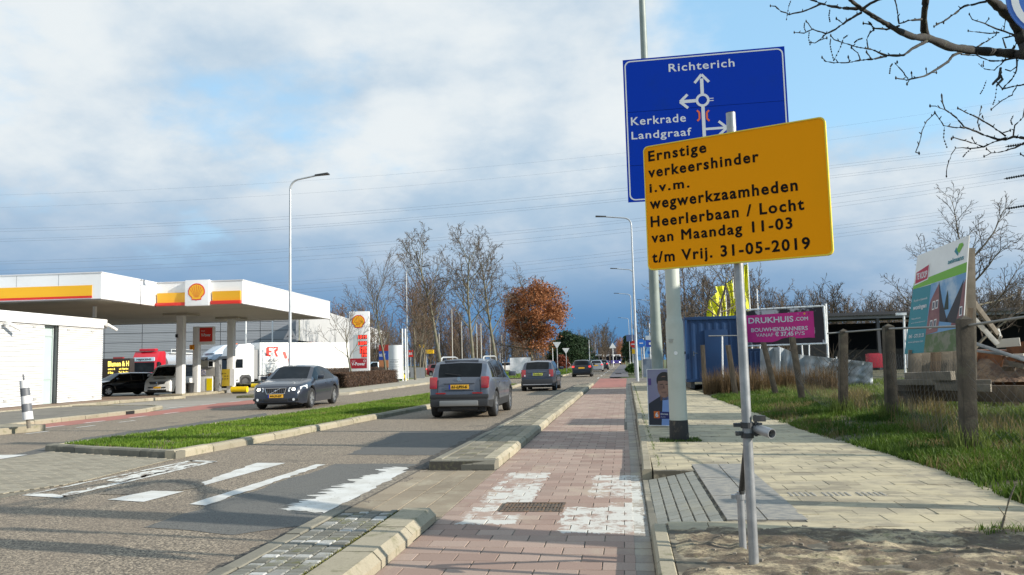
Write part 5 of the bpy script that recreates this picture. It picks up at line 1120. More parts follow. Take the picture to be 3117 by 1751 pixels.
def shell_logo(fr, u, v, r, parent, off):
    m = MB(); fr.slab(m, [(u+x*r, v+y*r) for x, y in shell_outline()], off-.01, off); m.build('shell_outline', shell_r, parent)
    m = MB(); fr.slab(m, [(u+x*r, v+.0*r+y*r) for x, y in shell_outline(.87)], off, off+.008); m.build('shell_face', shell_y, parent)
    m = MB()
    for k in range(-3, 4):
        a = math.radians(90-k*22); b = math.radians(90-k*9)
        x0, y0 = .80*math.cos(a), .80*math.sin(a); x1, y1 = .12*k/3*1.6, -.62; w = .028
        fr.poly(m, [(u+(x0-w)*r, v+y0*r), (u+(x1-w*.5)*r, v+y1*r), (u+(x1+w*.5)*r, v+y1*r), (u+(x0+w)*r, v+y0*r)], off+.012+k*.0003)
    m.build('shell_rib', shell_r, parent)
# --- shop with corrugated white wall
wc = G(309, 1216.5, .13); S0 = wc
shop = thing('shop_building', 'low white corrugated filling station shop with a tall frosted window strip', 'shop', wc, ax)
Hs = Zof(wc, 985)-.13; Ht = Zof(wc, 972)-.13
def sy_(px, py):                   # position along the shop wall (negative = towards us)
    d = ray(px, py); o = wc; n = Vector((AX.y, -AX.x, 0)); t = (o.x*n.x+o.y*n.y)/(d[0]*n.x+d[1]*n.y); p = Vector((d[0]*t, d[1]*t, H+d[2]*t)); return loc_(o, p)
hf_b = sy_(309, 1000).z; hf_t = sy_(309, 972).z
g0, g1 = sy_(133, 1100).y, sy_(177, 1100).y
corr_m = mat('white_corrugated', (.66, .66, .65), .5, dirt=(1.5, (.55, .54, .51), .5, .8))
Lw = 14.
def corr(y0, y1, zt):
    m = MB(); n = int(zt/.10)
    for k in range(n+1): m.box(-.02, 0, y0, y1, k*.10+.006, max(k*.10+.007, min(k*.10+.084, zt)))
    MB().box(-.34, -.022, y0, y1, 0, zt).build('groove_wall', mat('groove_shade_grey', (.26, .26, .255), .8), shop); return m  # darker grey paints in the shade of the grooves between slats
for q_ in (corr(-Lw, g0, hf_b), corr(g1, 0, hf_b)): q_.build('wall_slats', corr_m, shop)['kind'] = 'stuff'
MB().box(-12, -.36, -Lw, -.01, 0, hf_b).build('core_wall', mat('core_dark', (.05, .05, .05), .8), shop)
endw = MB(); endw.box(-12, -.03, -.01, 0.0, 0, hf_b); endw.build('end_wall', corr_m, shop)
MB().box(-12, .10, -Lw, .18, hf_b, hf_t).build('fascia', canopy_w, shop, bevel=.03)
fr_g = mat('frosted_glass', (.42, .53, .50), .35, spec=.6, var=(.8, (.46, .56, .53), .35, .7))
zz_ = [0.02, hf_b*.31, hf_b*.86, hf_b-.05]
for a, b in zip(zz_[:-1], zz_[1:]): MB().box(-.30, -.24, g0+.02, g1-.10, a+.03, b-.03).build('pane', fr_g, shop)
wf = MB(); wf.box(-.26, -.20, g0, g0+.03, 0, hf_b).box(-.26, -.20, g1-.12, g1-.06, 0, hf_b)
for z in zz_: wf.box(-.26, -.215, g0+.03, g1-.12, z-.03, z+.03)
wf.build('window_frame', mat('frame_grey', (.40, .46, .45), .5), shop)
MB().box(-.035, -.005, g1-.06, g1-.02, 0, hf_b).build('shadow_gap', black, shop)
for (x_, y_) in ((104, 996), (208, 1004), (281, 1009), (105, 1215), (210, 1210), (283, 1207), (14, 1220), (14, 987)):
    p = sy_(x_, y_); MB().box(.0, .03, p.y-.09, p.y+.09, p.z-.04, p.z+.04).build('vent_cap', mat('cap_grey', (.4, .4, .38), .6), shop)
cam_m = mat('camera_white', (.72, .72, .70), .4)
for (x_, y_) in ((312, 985), (6, 980)):
    p = sy_(x_, y_); g_ = MB(); g_.cyl((.1, p.y, p.z-.10), (.3, p.y, p.z-.10), .03, n=8).cyl((.25, p.y-.05, p.z-.04), (.42, p.y+.5, p.z-.30), .07, n=10).box(.2, .32, p.y-.08, p.y+.08, p.z-.13, p.z-.02); g_.build('camera_body', cam_m, shop)
# --- canopy
canp = thing('fuel_canopy', 'large white station canopy with yellow and red bands and a scallop shell emblem', 'canopy', Vector((-24, 40, 0)), ax); C0 = Vector((-24, 40, 0))
zb, hf = 4.7, 1.16
dA = 35.6; A_ = atD(307.5, 909.6, 35.7); Bp = atD(466, 932, 40.2); Cp = atD(754.5, 925.8, 40.5); Dp = atD(997.6, 972, 55.)
a_, b_, c_, d_ = (loc_(C0, p) for p in (A_, Bp, Cp, Dp)); print('canopy', [tuple(round(x, 2) for x in q) for q in (a_, b_, c_, d_)])
xA = (a_.x+b_.x)/2; xC = (c_.x+d_.x)/2; yA = a_.y; yB = (b_.y+c_.y)/2; yD = d_.y; xL = -32
foot = [(xL, yA), (xA, yA), (xA, yB), (xC, yB), (xC, yD), (xL, yD)]
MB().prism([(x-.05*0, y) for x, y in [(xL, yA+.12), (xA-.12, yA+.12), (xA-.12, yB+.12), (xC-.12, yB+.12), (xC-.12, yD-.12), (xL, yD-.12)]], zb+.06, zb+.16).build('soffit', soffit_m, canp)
MB().prism([(xL, yA+.13), (xA-.13, yA+.13), (xA-.13, yB+.13), (xC-.13, yB+.13), (xC-.13, yD-.13), (xL, yD-.13)], zb+hf-.3, zb+hf-.2).build('roof_deck', mat('roof_grey', (.2, .2, .2), .8), canp)
t_ = .12
def fas(x0, x1, y0, y1): return MB().box(min(x0, x1), max(x0, x1), min(y0, y1), max(y0, y1), zb, zb+hf).build('fascia', canopy_w, canp)
fas(xL, xA, yA, yA+t_); fas(xA-t_, xA, yA+t_+.002, yB+t_); fas(xA+.002, xC, yB, yB+t_); fas(xC-t_, xC, yB+t_+.002, yD); fas(xL, xC-t_-.002, yD-t_, yD)
cap = MB()
for x0, x1, y0, y1 in ((xL, xA+.03, yA-.03, yA+.05), (xA-.05, xA+.03, yA+.052, yB-.03), (xA+.032, xC+.03, yB-.03, yB+.05), (xC-.05, xC+.03, yB+.052, yD)): cap.box(x0, x1, y0, y1, zb+hf+.001, zb+hf+.05)
cap.build('edge_trim', mat('trim_light', (.6, .6, .6), .4), canp)
dk = MB()
for x0, x1, y0, y1 in ((xL, xA, yA-.01, yA+.06), (xA-.06, xA+.01, yA+.062, yB-.01), (xC-.06, xC+.01, yB+.0, yD)): dk.box(x0, x1, y0, y1, zb-.05, zb-.001)
dk.build('drip_edge', mat('trim_dark', (.10, .09, .08), .5), canp)
def kx(px, py, yl):                # local x,z on canopy plane y=yl
    o = C0+AX*yl; s, z = onplane(px, py, (o.x, o.y), (AR.x, AR.y)); return s, z
# left colour band
x1_, zt_ = kx(281, 868, yA); _, zm_ = kx(281, 900, yA); _, zb_ = kx(281, 907, yA)
MB().box(xL, x1_, yA-.02, yA-.002, zm_, zt_).build('yellow_band', shell_y, canp); MB().box(xL, x1_, yA-.025, yA-.002, zb_, zm_-.002).build('red_band', shell_r, canp)
for px in (50, 178): 
    x_, _ = kx(px, 870, yA); MB().box(x_-.012, x_+.012, yA-.004, yA+.01, zt_+.02, zb+hf-.02).build('panel_joint', mat('joint_grey', (.35, .35, .35)), canp)
for (p0, p1, yt, ym, yb_) in ((482, 569.5, 894, 922, 932), (649, 734, 888, 915, 926)):
    x0, z0_ = kx(p0, yt, yB); x1, _ = kx(p1, yt, yB); _, zm_ = kx((p0+p1)/2, ym, yB); _, zl_ = kx((p0+p1)/2, yb_, yB)
    MB().prismX([(yB-.02, zm_), (yB-.09, zm_), (yB-.14, z0_), (yB-.02, z0_)][::-1], x0, x1).build('yellow_band', shell_y, canp)
    MB().box(x0-.05, x1+.02, yB-.2, yB-.01, zl_, zm_-.004).build('red_band', shell_r, canp, bevel=.02)
x0, zt2 = kx(570.5, 855, yB); x1, _ = kx(643.5, 855, yB); _, zl2 = kx(607, 932, yB)
MB().box(x0, x1, yB-.26, yB-.01, zl2, zt2).build('emblem_box', canopy_w, canp, bevel=.04)
xm, zm_ = kx(605.5, 890.5, yB); shell_logo(Fr((0, yB-.262, 0), (1, 0, 0), (0, 0, 1)), xm, zm_-.0, .43, canp, .012)
def col(px, py, depth_y=None, w=.36):
    p = Gf(px, py); l = loc_(C0, p); m = MB(); m.box(l.x-w/2, l.x+w/2, l.y-w/2, l.y+w/2, l.z, zb+.06-.12); m.build('column', canopy_w, canp, bevel=.01)
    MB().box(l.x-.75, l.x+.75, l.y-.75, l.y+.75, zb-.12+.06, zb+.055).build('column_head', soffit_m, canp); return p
c1p = col(549, 1205, w=.40)
c2b = Vector((-25.3, 48.8, zfc(48.8))); dd_ = ray(703, 1196); c2b.x = dd_[0]/dd_[1]*48.8; l = loc_(C0, c2b)
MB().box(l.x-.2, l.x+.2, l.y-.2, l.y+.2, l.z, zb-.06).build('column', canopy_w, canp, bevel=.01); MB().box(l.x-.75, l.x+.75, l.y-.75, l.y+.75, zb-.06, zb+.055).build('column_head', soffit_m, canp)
p = atD(288, 960, 40.5); l = loc_(C0, p); MB().box(l.x-.07, l.x+.07, l.y-.07, l.y+.07, 4.2, zb+.06).build('roof_post', canopy_w, canp)
p = Gf(560, 1203); 
MB().box(*(lambda q: (q.x-.2, q.x-.1, q.y-.32, q.y-.2))(loc_(C0, c1p)), 3.35, 3.55).build('small_camera', black, canp)
# --- pump island and pumps
isl3 = thing('pump_island', 'low pale kerbed island under the canopy carrying pump and price pillar', 'pump island', c1p, ax)
MB().box(-.7, .7, -1.2, 9.5, -.03, .13).build('plinth', kerb_m, isl3, bevel=.03)
pu = Vector((0, 0, 0)); pu = c1p+AX*4.1+AR*.1; 
def along(px, y0=None):            # a point on the island line that shows at column px
    lo, hi = -1., 12.
    for _ in range(40):
        m = (lo+hi)/2
        if proj(c1p+AX*m)[0] < px: lo = m
        else: hi = m
    return c1p+AX*lo+Vector((0, 0, .12))
sp = along(600); sgn = thing('price_pillar', 'white pump pillar with a red fuel name sign on top beside the pump', 'pump pillar', sp, ax)
zt3 = Zof(sp, 995)-sp.z; zl3 = Zof(sp, 1050)-sp.z
MB().box(-.22, .12, -.2, .2, 0, zt3).build('pillar', canopy_w, sgn, bevel=.02); MB().box(.122, 1.05, -.16, .16, zl3, zt3-.02).build('head', canopy_w, sgn, bevel=.02)
MB().box(.2, 1.0, -.18, -.161, zl3+.18, zt3-.08).build('red_panel', shell_r, sgn); fv = Fr((.2, -.182, zl3+.18), (1, 0, 0), (0, 0, 1))
lettering(sgn, 'V-Power', fv, .1, .32, .19, .60, letter_w, .003); lettering(sgn, 'Shell', fv, .1, .62, .09, None, letter_w, .003)
np_ = along(583); np_.z += Zof(np_, 1050)-np_.z-.0
t = thing('pump_number', 'small orange square sign with the number 1 beside the price pillar', 'number sign', np_, ax); MB().box(-.15, .15, -.03, 0, -.3, 0).build('panel', mat('sign_amber', (.75, .28, .01), .4), t); lettering(t, '1', Fr((-.03, -.032, -.22), (1, 0, 0), (0, 0, 1)), 0, 0, .14, None, shell_r, .003)
pp_ = along(634); pmp = thing('fuel_pump', 'grey and white fuel pump with yellow lower door and small screen, on the island', 'fuel pump', pp_, ax)
s_ = 1.0; hb = Zof(pp_, 1146)-pp_.z; ht = Zof(pp_, 1096)-pp_.z
MB().box(-.55, .38, -.25, .3, 0, hb).build('lower_cabinet', canopy_w, pmp, bevel=.02); MB().box(.0, .36, -.275, -.252, .06, hb-.12).build('yellow_door', mat('pump_yellow', (.85, .66, .0), .4), pmp)
MB().box(-.5, .5, -.2, .25, hb+.002, ht).build('upper_cabinet', mat('pump_grey', (.30, .29, .27), .5), pmp, bevel=.02); MB().box(-.5, .05, -.215, -.201, ht-.42, ht-.03).build('display', mat('pump_beige', (.45, .43, .36), .5), pmp)
MB().box(.1, .46, -.30, -.202, ht-.46, ht-.04).build('screen_frame', canopy_w, pmp); MB().box(.15, .41, -.31, -.302, ht-.41, ht-.09).build('screen', glass, pmp)
MB().box(-.52, -.1, -.23, -.202, hb+.08, hb+.45).build('advert', mat('advert_blue', (.1, .13, .25), .5, var=(12., (.5, .45, .45), .45, .55)), pmp)
MB().box(.52, .78, -.2, .2, 0, ht+.02).build('hose_tower', galv, pmp, bevel=.02); MB().tube([(.8, -.1, ht-.3), (.95, -.15, .8), (.92, -.2, .25), (.82, -.2, .5)], .025, 6).build('hose', black, pmp)
bx = along(659); bo = thing('waste_bin', 'small dark bin on the pump island between column and pump', 'bin', along(578), ax); MB().lathe([(0, 0), (.2, 0), (.24, .55), (.26, .58), (.0, .62)], 12).build('bin_body', steel_dark, bo, smooth=True)
tb = Vector((c2b.x, c2b.y, 0))-AX*.35; tb.z = c2b.z+.12; z1_, z0_ = Zof(tb, 1124)-tb.z, Zof(tb, 1175)-tb.z
te = thing('pay_terminal', 'yellow pay terminal box with small icons mounted on the second canopy column', 'terminal', tb, ax); MB().box(-.62, .12, -.12, .1, z0_, z1_).build('front', mat('terminal_yellow', (.50, .36, .03), .5), te); MB().box(.122, .42, -.12, .1, z0_, z1_).build('side', canopy_w, te)
ic = MB()
for i in range(4):
    for j in range(3):
        if (i+j*2) % 5 != 3: ic.box(-.54+i*.16, -.46+i*.16, -.128, -.121, z1_-.30-j*.17, z1_-.24-j*.17)
ic.build('icons', mat('icon_brown', (.1, .07, .02), .5), te)
for px, py, ww, lab, zz__ in ((729, 1198, 1.0, 'yellow steel crash barrier at the near end of the pump island', .42), (790, 1183, 1.3, 'second yellow crash barrier behind the dark saloon, nearer the trailer', .4)):
    p = Gf(px, py); t = thing('crash_barrier', lab, 'barrier', p, ax, 'yellow barriers of the filling station'); MB().cyl((-ww/2, 0, .24), (ww/2, 0, .24), .19, n=16).build('bar', mat('barrier_yellow', (.80, .55, .01), .4), t, smooth=True); MB().box(-ww/2+.1, ww/2-.1, -.12, .12, -.02, .1).build('base', steel_dark, t)

# --- striped bollard on the nose of the kerb
pb_ = G(88, 1301, .15); bl = thing('striped_bollard', 'leaning grey and white striped plastic traffic bollard on a thin wooden stub', 'bollard', pb_)
zt4 = Zof(pb_, 1144)-pb_.z; k_ = 1/ (F/proj(pb_)[2]); lx = (64-88)*k_; zz0 = Zof(pb_, 1278)-pb_.z; zz1 = Zof(pb_, 1158)-pb_.z
axl = lambda z: (lx*z/zt4, 0, z)
wht = mat('bollard_white', (.62, .61, .60), .5, dirt=(6., (.45, .43, .40), .55, .75)); gry = mat('bollard_grey', (.12, .125, .135), .5)
for i in range(5):
    a, b = zz0+(zz1-zz0)*i/5, zz0+(zz1-zz0)*(i+1)/5; r = .115-.004*i; MB().cyl(axl(a+.002), axl(b), r, r-.004, 20).build('band', wht if i % 2 == 0 else gry, bl, smooth=True)
MB().cyl((0, 0, -.02), axl(zz0), .045, n=10).build('stub', timber_l, bl); MB().cyl(axl(zz1), axl(zz1+.14), .02, n=8).build('top_pin', gry, bl)

# ================================================================== BUILDINGS BEHIND
wh = thing('warehouse', 'long grey metal clad warehouse wall behind the trucks', 'warehouse', atD(309, 1140, 100)); wh0 = wh.location.copy()
hd = math.radians(7.85+4); WX = Vector((math.cos(hd), math.sin(hd), 0)); 
def wpt(px, py, off=0.):
    s, z = onplane(px, py, (wh0.x, wh0.y), (WX.x, WX.y)); return s, z
clad = mat('grey_cladding', (.30, .315, .335), .55, metal=.2, var=(.15, (.275, .29, .31), .4, .7), island=.03)
_t = clad.node_tree; _b = _t.nodes['Principled BSDF']; wv = nd(_t, 'ShaderNodeTexWave', {'Vector': nd(_t, 'ShaderNodeNewGeometry').outputs['Position'], 'Scale': 1.5}, wave_type='BANDS', bands_direction='Z'); bp = nd(_t, 'ShaderNodeBump', {'Height': wv.outputs[0], 'Strength': .6, 'Distance': .02}); _t.links.new(bp.outputs[0], _b.inputs['Normal'])
zg = wpt(309, 1150)[1]-.3; xs_ = [wpt(x, 1000)[0] for x in (180, 319, 433, 552, 671, 792, 908)]; zr = [zg+1.15*k for k in range(8)]
fw = Fr(Vector((0, 0, 0)), WX, (0, 0, 1)); 
for a, b in zip(xs_[:-1], xs_[1:]):
    for c, d in zip(zr[:-1], zr[1:]):
        m = MB(); fw.slab(m, [(a+.04, c-wh0.z+.03), (b-.04, c-wh0.z+.03), (b-.04, d-wh0.z-.03), (a+.04, d-wh0.z-.03)], -.08, 0); m.build('cladding_panel', clad, wh)
m = MB(); fw.slab(m, [(xs_[0], zr[0]-wh0.z), (xs_[-1], zr[0]-wh0.z), (xs_[-1], zr[-1]-wh0.z), (xs_[0], zr[-1]-wh0.z)], -12, -.1); m.build('core', mat('joint_dark', (.08, .085, .09), .7), wh)
for px in (748, 829):
    p = atD(px, 1090, 92); t = thing('light_pole', 'thin pale pole seen under the canopy, %s of the two behind the white trailer' % ('left' if px == 748 else 'right'), 'pole', (p.x, p.y, -.2)); MB().cyl((0, 0, 0), (0, 0, 9.0), .08, n=8).build('pole', white_metal, t)
# light grey showroom, receding along the road
sh0 = atD(1006, 1118, 108); adv = math.radians(7.85+math.degrees(math.atan((1558-1499)/F))); SD = Vector((-math.sin(adv), math.cos(adv), 0))
sr = thing('showroom', 'long light grey showroom with a dark glazed ground floor under a red stripe', 'building', (sh0.x, sh0.y, -.2)); sr0 = Vector((sh0.x, sh0.y, -.2))
def spt(px, py): return onplane(px, py, (sr0.x, sr0.y), (SD.x, SD.y))
fsr = Fr((0, 0, 0), SD, (0, 0, 1)); lg = mat('light_grey_render', (.46, .46, .455), .7, var=(.2, (.43, .43, .425), .4, .7)); zt5 = spt(1006, 953)[1]+.2; zs5 = spt(1006, 1050)[1]+.2
sA = spt(909, 1100)[0]; sB = spt(1064, 1060)[0]; sC = spt(1175, 1060)[0]
m = MB(); fsr.slab(m, [(sA, zs5+.1), (sB+6, zs5+.1), (sB+6, zt5), (sA, zt5)], -.3, 0); m.build('upper_wall', lg, sr)
m = MB(); fsr.slab(m, [(sA, -.1), (sA, -.1), (sA+8, -.1), (sA+8, zs5)], -.28, -.02)
m = MB(); fsr.slab(m, [(sA+6, zs5-.12), (sB+6, zs5-.12), (sB+6, zs5+.09), (sA+6, zs5+.09)], -.3, .06); m.build('red_stripe', mat('stripe_red', (.50, .02, .03), .4), sr)
m = MB(); fsr.slab(m, [(sA, -.2), (sB+6, -.2), (sB+6, zs5-.13), (sA, zs5-.13)], -1, -.6); m.build('glazed_front', glass, sr)
m = MB(); fsr.slab(m, [(sA, zs5-1.0), (sB+6, zs5-1.0), (sB+6, zs5-.14), (sA, zs5-.14)], -.58, -.2); m.build('dark_band', mat('band_grey', (.10, .10, .10), .6), sr)
k_ = int((sB+6-sA)/1.3)
for k in range(k_): m = MB(); u = sA+1.3*k; fsr.slab(m, [(u, -.2), (u+.14, -.2), (u+.14, zs5-1.02), (u, zs5-1.02)], -.59, -.45); m.build('mullion', white_metal, sr)
m = MB(); fsr.slab(m, [(sA, zs5+.1), (sA+.2, zs5+.1), (sA+.2, zt5), (sA, zt5)], .0, .12); m.build('corner_trim', mat('trim_yellowish', (.42, .40, .3), .6), sr)
m = MB(); fsr.slab(m, [(sB+6.2, zs5+1.2), (sC, zs5+1.2), (sC, zt5-.3), (sB+6.2, zt5-.3)], -1, -.1); m.build('upper_wall', lg, sr)
m = MB(); fsr.slab(m, [(sB+6.2, -.2), (sC, -.2), (sC, zs5+1.15), (sB+6.2, zs5+1.15)], -8, -.8); m.build('glazed_front', mat('dark_glazing', (.03, .04, .045), .3), sr)
m = MB(); fsr.slab(m, [(sB+6.2, zs5+.1), (sC+1, zs5+.1), (sC+1, zs5+1.18), (sB+6.2, zs5+1.18)], -.5, .3); m.build('awning', mat('awning_grey', (.30, .31, .33), .6), sr)
# --- price pylon
py0 = atD(1093, 1152, 58); pyb = Vector((py0.x, py0.y, -.2)); pyl = thing('price_pylon', 'tall white price pylon with a scallop shell emblem and red illuminated fuel prices', 'pylon', pyb, 0)
hd2 = math.radians(7.85); PX = Vector((math.cos(hd2), math.sin(hd2), 0))
s0_, zt6 = onplane(1062, 949, (pyb.x, pyb.y), (PX.x, PX.y)); s1_, _ = onplane(1123, 949, (pyb.x, pyb.y), (PX.x, PX.y)); zt6 += .2
fpy = Fr((0, 0, 0), PX, (0, 0, 1)); m = MB(); fpy.slab(m, [(s0_, 0), (s1_, 0), (s1_, zt6), (s0_, zt6)], -.35, 0); m.build('body', canopy_w, pyl, bevel=.03)
def pv(px, py): s, z = onplane(px, py, (pyb.x, pyb.y), (PX.x, PX.y)); return s, z+.2
c_ = pv(1091, 979); shell_logo(fpy, c_[0], c_[1], .47, pyl, .02)
def prect(a, b, m_, off, name): 
    p, q = pv(*a), pv(*b); m = MB(); fpy.rect(m, min(p[0], q[0]), max(p[0], q[0]), min(p[1], q[1]), max(p[1], q[1]), off-.01, off); m.build(name, m_, pyl)
prect((1076, 1020), (1117, 1090), mat('panel_pale_grey', (.50, .55, .56), .5), .006, 'price_field'); led = mat('led_red', (.6, .03, .02), .5, emit=((1., .06, .03), 1.3)); ledb = mat('led_back', (.20, .02, .02), .4)
for y_, body, x_ in ((1026, '1519', 1090), (1045, '1559', 1090), (1060, '1489', 1095), (1070.5, '1119', 1095), (1082, '719', 1100)):
    prect((x_, y_-6), (1117.5, y_+6), ledb, .012, 'price_display'); a = pv(x_+1, y_+4.6); b = pv(1116.5, y_+4.6); lettering(pyl, body, fpy, a[0], a[1], .22, b[0]-a[0], led, .016)
prect((1066, 1092), (1117, 1121), mat('panel_crimson', (.33, .015, .025), .4), .012, 'red_panel'); a = pv(1070, 1113); b = pv(1112, 1113); lettering(pyl, 'V-Power', fpy, a[0], a[1], .24, b[0]-a[0], letter_w, .016); a = pv(1071, 1101); lettering(pyl, 'Shell', fpy, a[0], a[1], .1, None, letter_w, .016)
m = MB(); c_ = pv(1110, 1099); ring(fpy, m, [(c_[0]+.09*math.cos(t), c_[1]+.09*math.sin(t)) for t in [i*PI/8 for i in range(16)]], [(c_[0]+.06*math.cos(t), c_[1]+.06*math.sin(t)) for t in [i*PI/8 for i in range(16)]], .016); m.build('ring_symbol', letter_w, pyl)
# --- hedges
hm = leafmat('brown_hedge', (.045, .026, .018), (.13, .075, .045), sc=3.)
def hedge(poly, z0, z1, label, n, seed, name='hedge'):
    t = thing(name, label, 'hedge', (poly[0][0], poly[0][1], z0)); o_ = Vector((poly[0][0], poly[0][1], z0))
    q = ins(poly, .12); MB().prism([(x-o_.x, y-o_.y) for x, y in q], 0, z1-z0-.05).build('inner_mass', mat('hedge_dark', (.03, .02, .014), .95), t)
    rs = np.random.RandomState(seed); P = []; L = [math.hypot(poly[(i+1) % len(poly)][0]-poly[i][0], poly[(i+1) % len(poly)][1]-poly[i][1]) for i in range(len(poly))]; tot = sum(L)
    for i in range(len(poly)):
        k = int(n*.7*L[i]/tot); u = rs.uniform(0, 1, k); a = np.array(poly[i]); b = np.array(poly[(i+1) % len(poly)]); xy = a+(b-a)*u[:, None]; P.append(np.column_stack([xy+rs.normal(0, .05, (k, 2)), rs.uniform(.02, z1-z0, k)]))
    tp = scatter(poly, int(n*.3), seed+1, z1-z0-.04); tp[:, 2] += rs.normal(0, .03, len(tp)); P.append(tp); P = np.concatenate(P); P[:, :2] -= np.array([o_.x, o_.y])
    blades('twigs', P, .06, .16, hm, t, seed+2, wid=.016, lean=1.6, kind=None)
    return t
ha = G(1056, 1181, .1); hb_ = G(1212, 1163.5, .1); hc = ha+Vector((-7, -4, 0))
h0_ = G(812, 1176, .1)
hedge([(h0_.x, h0_.y), (ha.x, ha.y), (hb_.x, hb_.y), (hb_.x-1.0, hb_.y+.3), (ha.x-1.1, ha.y+1.0), (h0_.x, h0_.y+1.0)], .08, .98, 'clipped brown leafless hedge running behind the dark saloon towards the lamp', 26000, 50)
hedge([(-24.5, 58), (-21.5, 72), (-22.6, 72.3), (-25.7, 58.2)], .0, 1.25, 'second brown hedge row at the foot of the price pylon', 7000, 60)

# --- street things on the left
ip = G(1204, 1163, -.0); ip = atD(1203, 1140, 62); io = Vector((ip.x, ip.y, 0)); inf = thing('info_column', 'curved white tenants information sign beside the end of the hedge', 'sign', io)
R0 = 1.4; m = MB(); n = 12; wid = 41/(F/62); ht_ = Zof(io, 1051); hb2 = .35
arc = [(-wid/2+wid*k/n, -.16*math.sin(PI*k/n)) for k in range(n+1)]; back = [(x, y+.12) for x, y in arc]
m.prism(arc+back[::-1], hb2, ht_); m.build('panel', white_metal, inf, smooth=True); MB().box(-.35, .3, .0, .1, 0, hb2).build('foot', galv, inf)
fi = Fr((-wid/2, -.20, hb2), (1, 0, 0), (0, 0, 1)); lettering(inf, 'Parkstad', fi, .2, 1.28, .11, .62, mat('sign_grey_text', (.2, .22, .24)), 0); lettering(inf, 'Kantoren', fi, .35, .72, .09, .45, mat('sign_grey_text', None), 0)
ln = MB()
for z in (.3, .55, .95, 1.1, 1.5): ln.box(-wid/2+.12, wid/2-.1, -.185, -.17, hb2+z, hb2+z+.015)
ln.build('rule_line', mat('sign_grey_text', None), inf)
bp0 = atD(1168, 1122, 74); t = thing('tenant_sign', 'upright sign board with red, blue, orange and white fields behind the white sign', 'sign', (bp0.x, bp0.y, 0)); ww = 30/(F/74)
zt7 = Zof(bp0, 1050)
for a, b, m_ in ((.83, 1, mat('field_red', (.35, .03, .02))), (.58, .825, mat('field_blue', (.02, .07, .35))), (.36, .575, mat('field_orange', (.5, .2, .08))), (.0, .355, white_paint)): MB().box(-ww/2, ww/2, 0, .15, zt7*a, zt7*b).build('field', m_, t)
fs2 = Fr((-ww/2, -.003, 0), (1, 0, 0), (0, 0, 1)); lettering(t, 'BEST', fs2, .05, zt7*.68, .24, .6, letter_w, .002); m = MB(); fs2.poly(m, [(.5*ww+.28*math.cos(a), zt7*.16+.28*math.sin(a)) for a in [i*PI/10 for i in range(20)]], .003); m.build('blue_disc', mat('field_blue', None), t)
m = MB(); fs2.poly(m, [(.35*ww, zt7*.16), (.6*ww, zt7*.22), (.6*ww, zt7*.10)], .006); m.build('arrow', white_paint, t)
for px, lab in ((1226, 'left thin white pole beside the left street lamp by the hydrant'), (1235, 'right thin white pole beside the left street lamp by the hydrant')):
    p = atD(px, 1138, 66); t = thing('white_pole', lab, 'pole', (p.x, p.y, 0)); MB().cyl((0, 0, 0), (0, 0, Zof(p, 1001)), .06, n=8).build('pole', white_metal, t)
hp_ = G(1233, 1159, .1); t = thing('hydrant_marker', 'leaning yellow marker post at the foot of the street lamp', 'marker post', hp_); MB().cyl((.12, 0, 0), (-.25, 0, .62), .13, .10, n=10).build('body', mat('barrier_yellow', None), t, smooth=True)
MB().box(-1.25, -.75, 0, .3, 0, .35).build('foot_block', kerb_m, t)
p = atD(1205, 1139, 70); t = thing('parked_trailer', 'dark low trailer with white end between info sign and yellow marker post', 'trailer', (p.x, p.y, .1)); MB().box(-.3, 1., 0, 1.2, .25, .7).build('bed', steel_dark, t); MB().box(.5, 1.2, -.05, 0, .6, .85).build('tail_board', white_metal, t)
for y_ in (.2, 1.): MB().lathe([(0, -.08), (.28, -.08), (.28, .08), (0, .08)], 12, 'X', (.2, y_, .28)).build('wheel', rubber, t)
for i, (px, w_) in enumerate(((1252, 15), (1270, 16), (1286, 14))):
    p = atD(px, 1138, 78); t = thing('low_wall_panel', 'grey knee-high screen panel by the bare trees, %s of three' % ('leftmost', 'middle', 'rightmost')[i], 'panel', (p.x, p.y, 0), hd2, 'grey screens by the bare trees'); w2 = w_/(F/78); MB().box(-w2/2, w2/2, 0, .06, .1, Zof(p, 1119)).build('panel', mat('panel_grey', (.22, .23, .24), .7), t)
p = atD(1250, 1098, 88); t = thing('red_sign', 'red advertising sign left of the yellow signs behind the bare trees', 'sign', (p.x, p.y, 0)); z = Zof(p, 1087); MB().box(-.25, .25, 0, .1, z, Zof(p, 1066)).build('panel', shell_r, t); MB().cyl((0, .05, 0), (0, .05, z), .05).build('pole', galv, t); lettering(t, 'BS', Fr((-.2, -.01, z+.25), (1, 0, 0), (0, 0, 1)), 0, 0, .25, .4, letter_w, .003)
p = atD(1285, 1098, 100); t = thing('yellow_sign', 'small square yellow sign on a dark pole above the yellow banner', 'sign', (p.x, p.y, 0)); MB().box(-.38, .38, 0, .1, Zof(p, 1059), Zof(p, 1049)).build('panel', mat('panel_yellow', (.85, .5, .01), .4), t); MB().cyl((0, .05, 0), (0, .05, Zof(p, 1059)), .09).build('pole', steel_dark, t)
p = atD(1297, 1098, 104); t = thing('yellow_banner', 'yellow and brown banner box on a pole beyond the parked cars', 'sign', (p.x, p.y, 0)); z0_, z1_ = Zof(p, 1077), Zof(p, 1065); MB().box(0, 1.0, 0, .3, z0_, z1_).build('panel', mat('panel_yellow', None), t); MB().box(-.75, -.01, .0, .3, z0_, z1_).build('brown_panel', mat('panel_brown', (.22, .11, .02), .5), t); MB().cyl((0, .15, 0), (0, .15, z0_), .07).build('pole', galv, t)
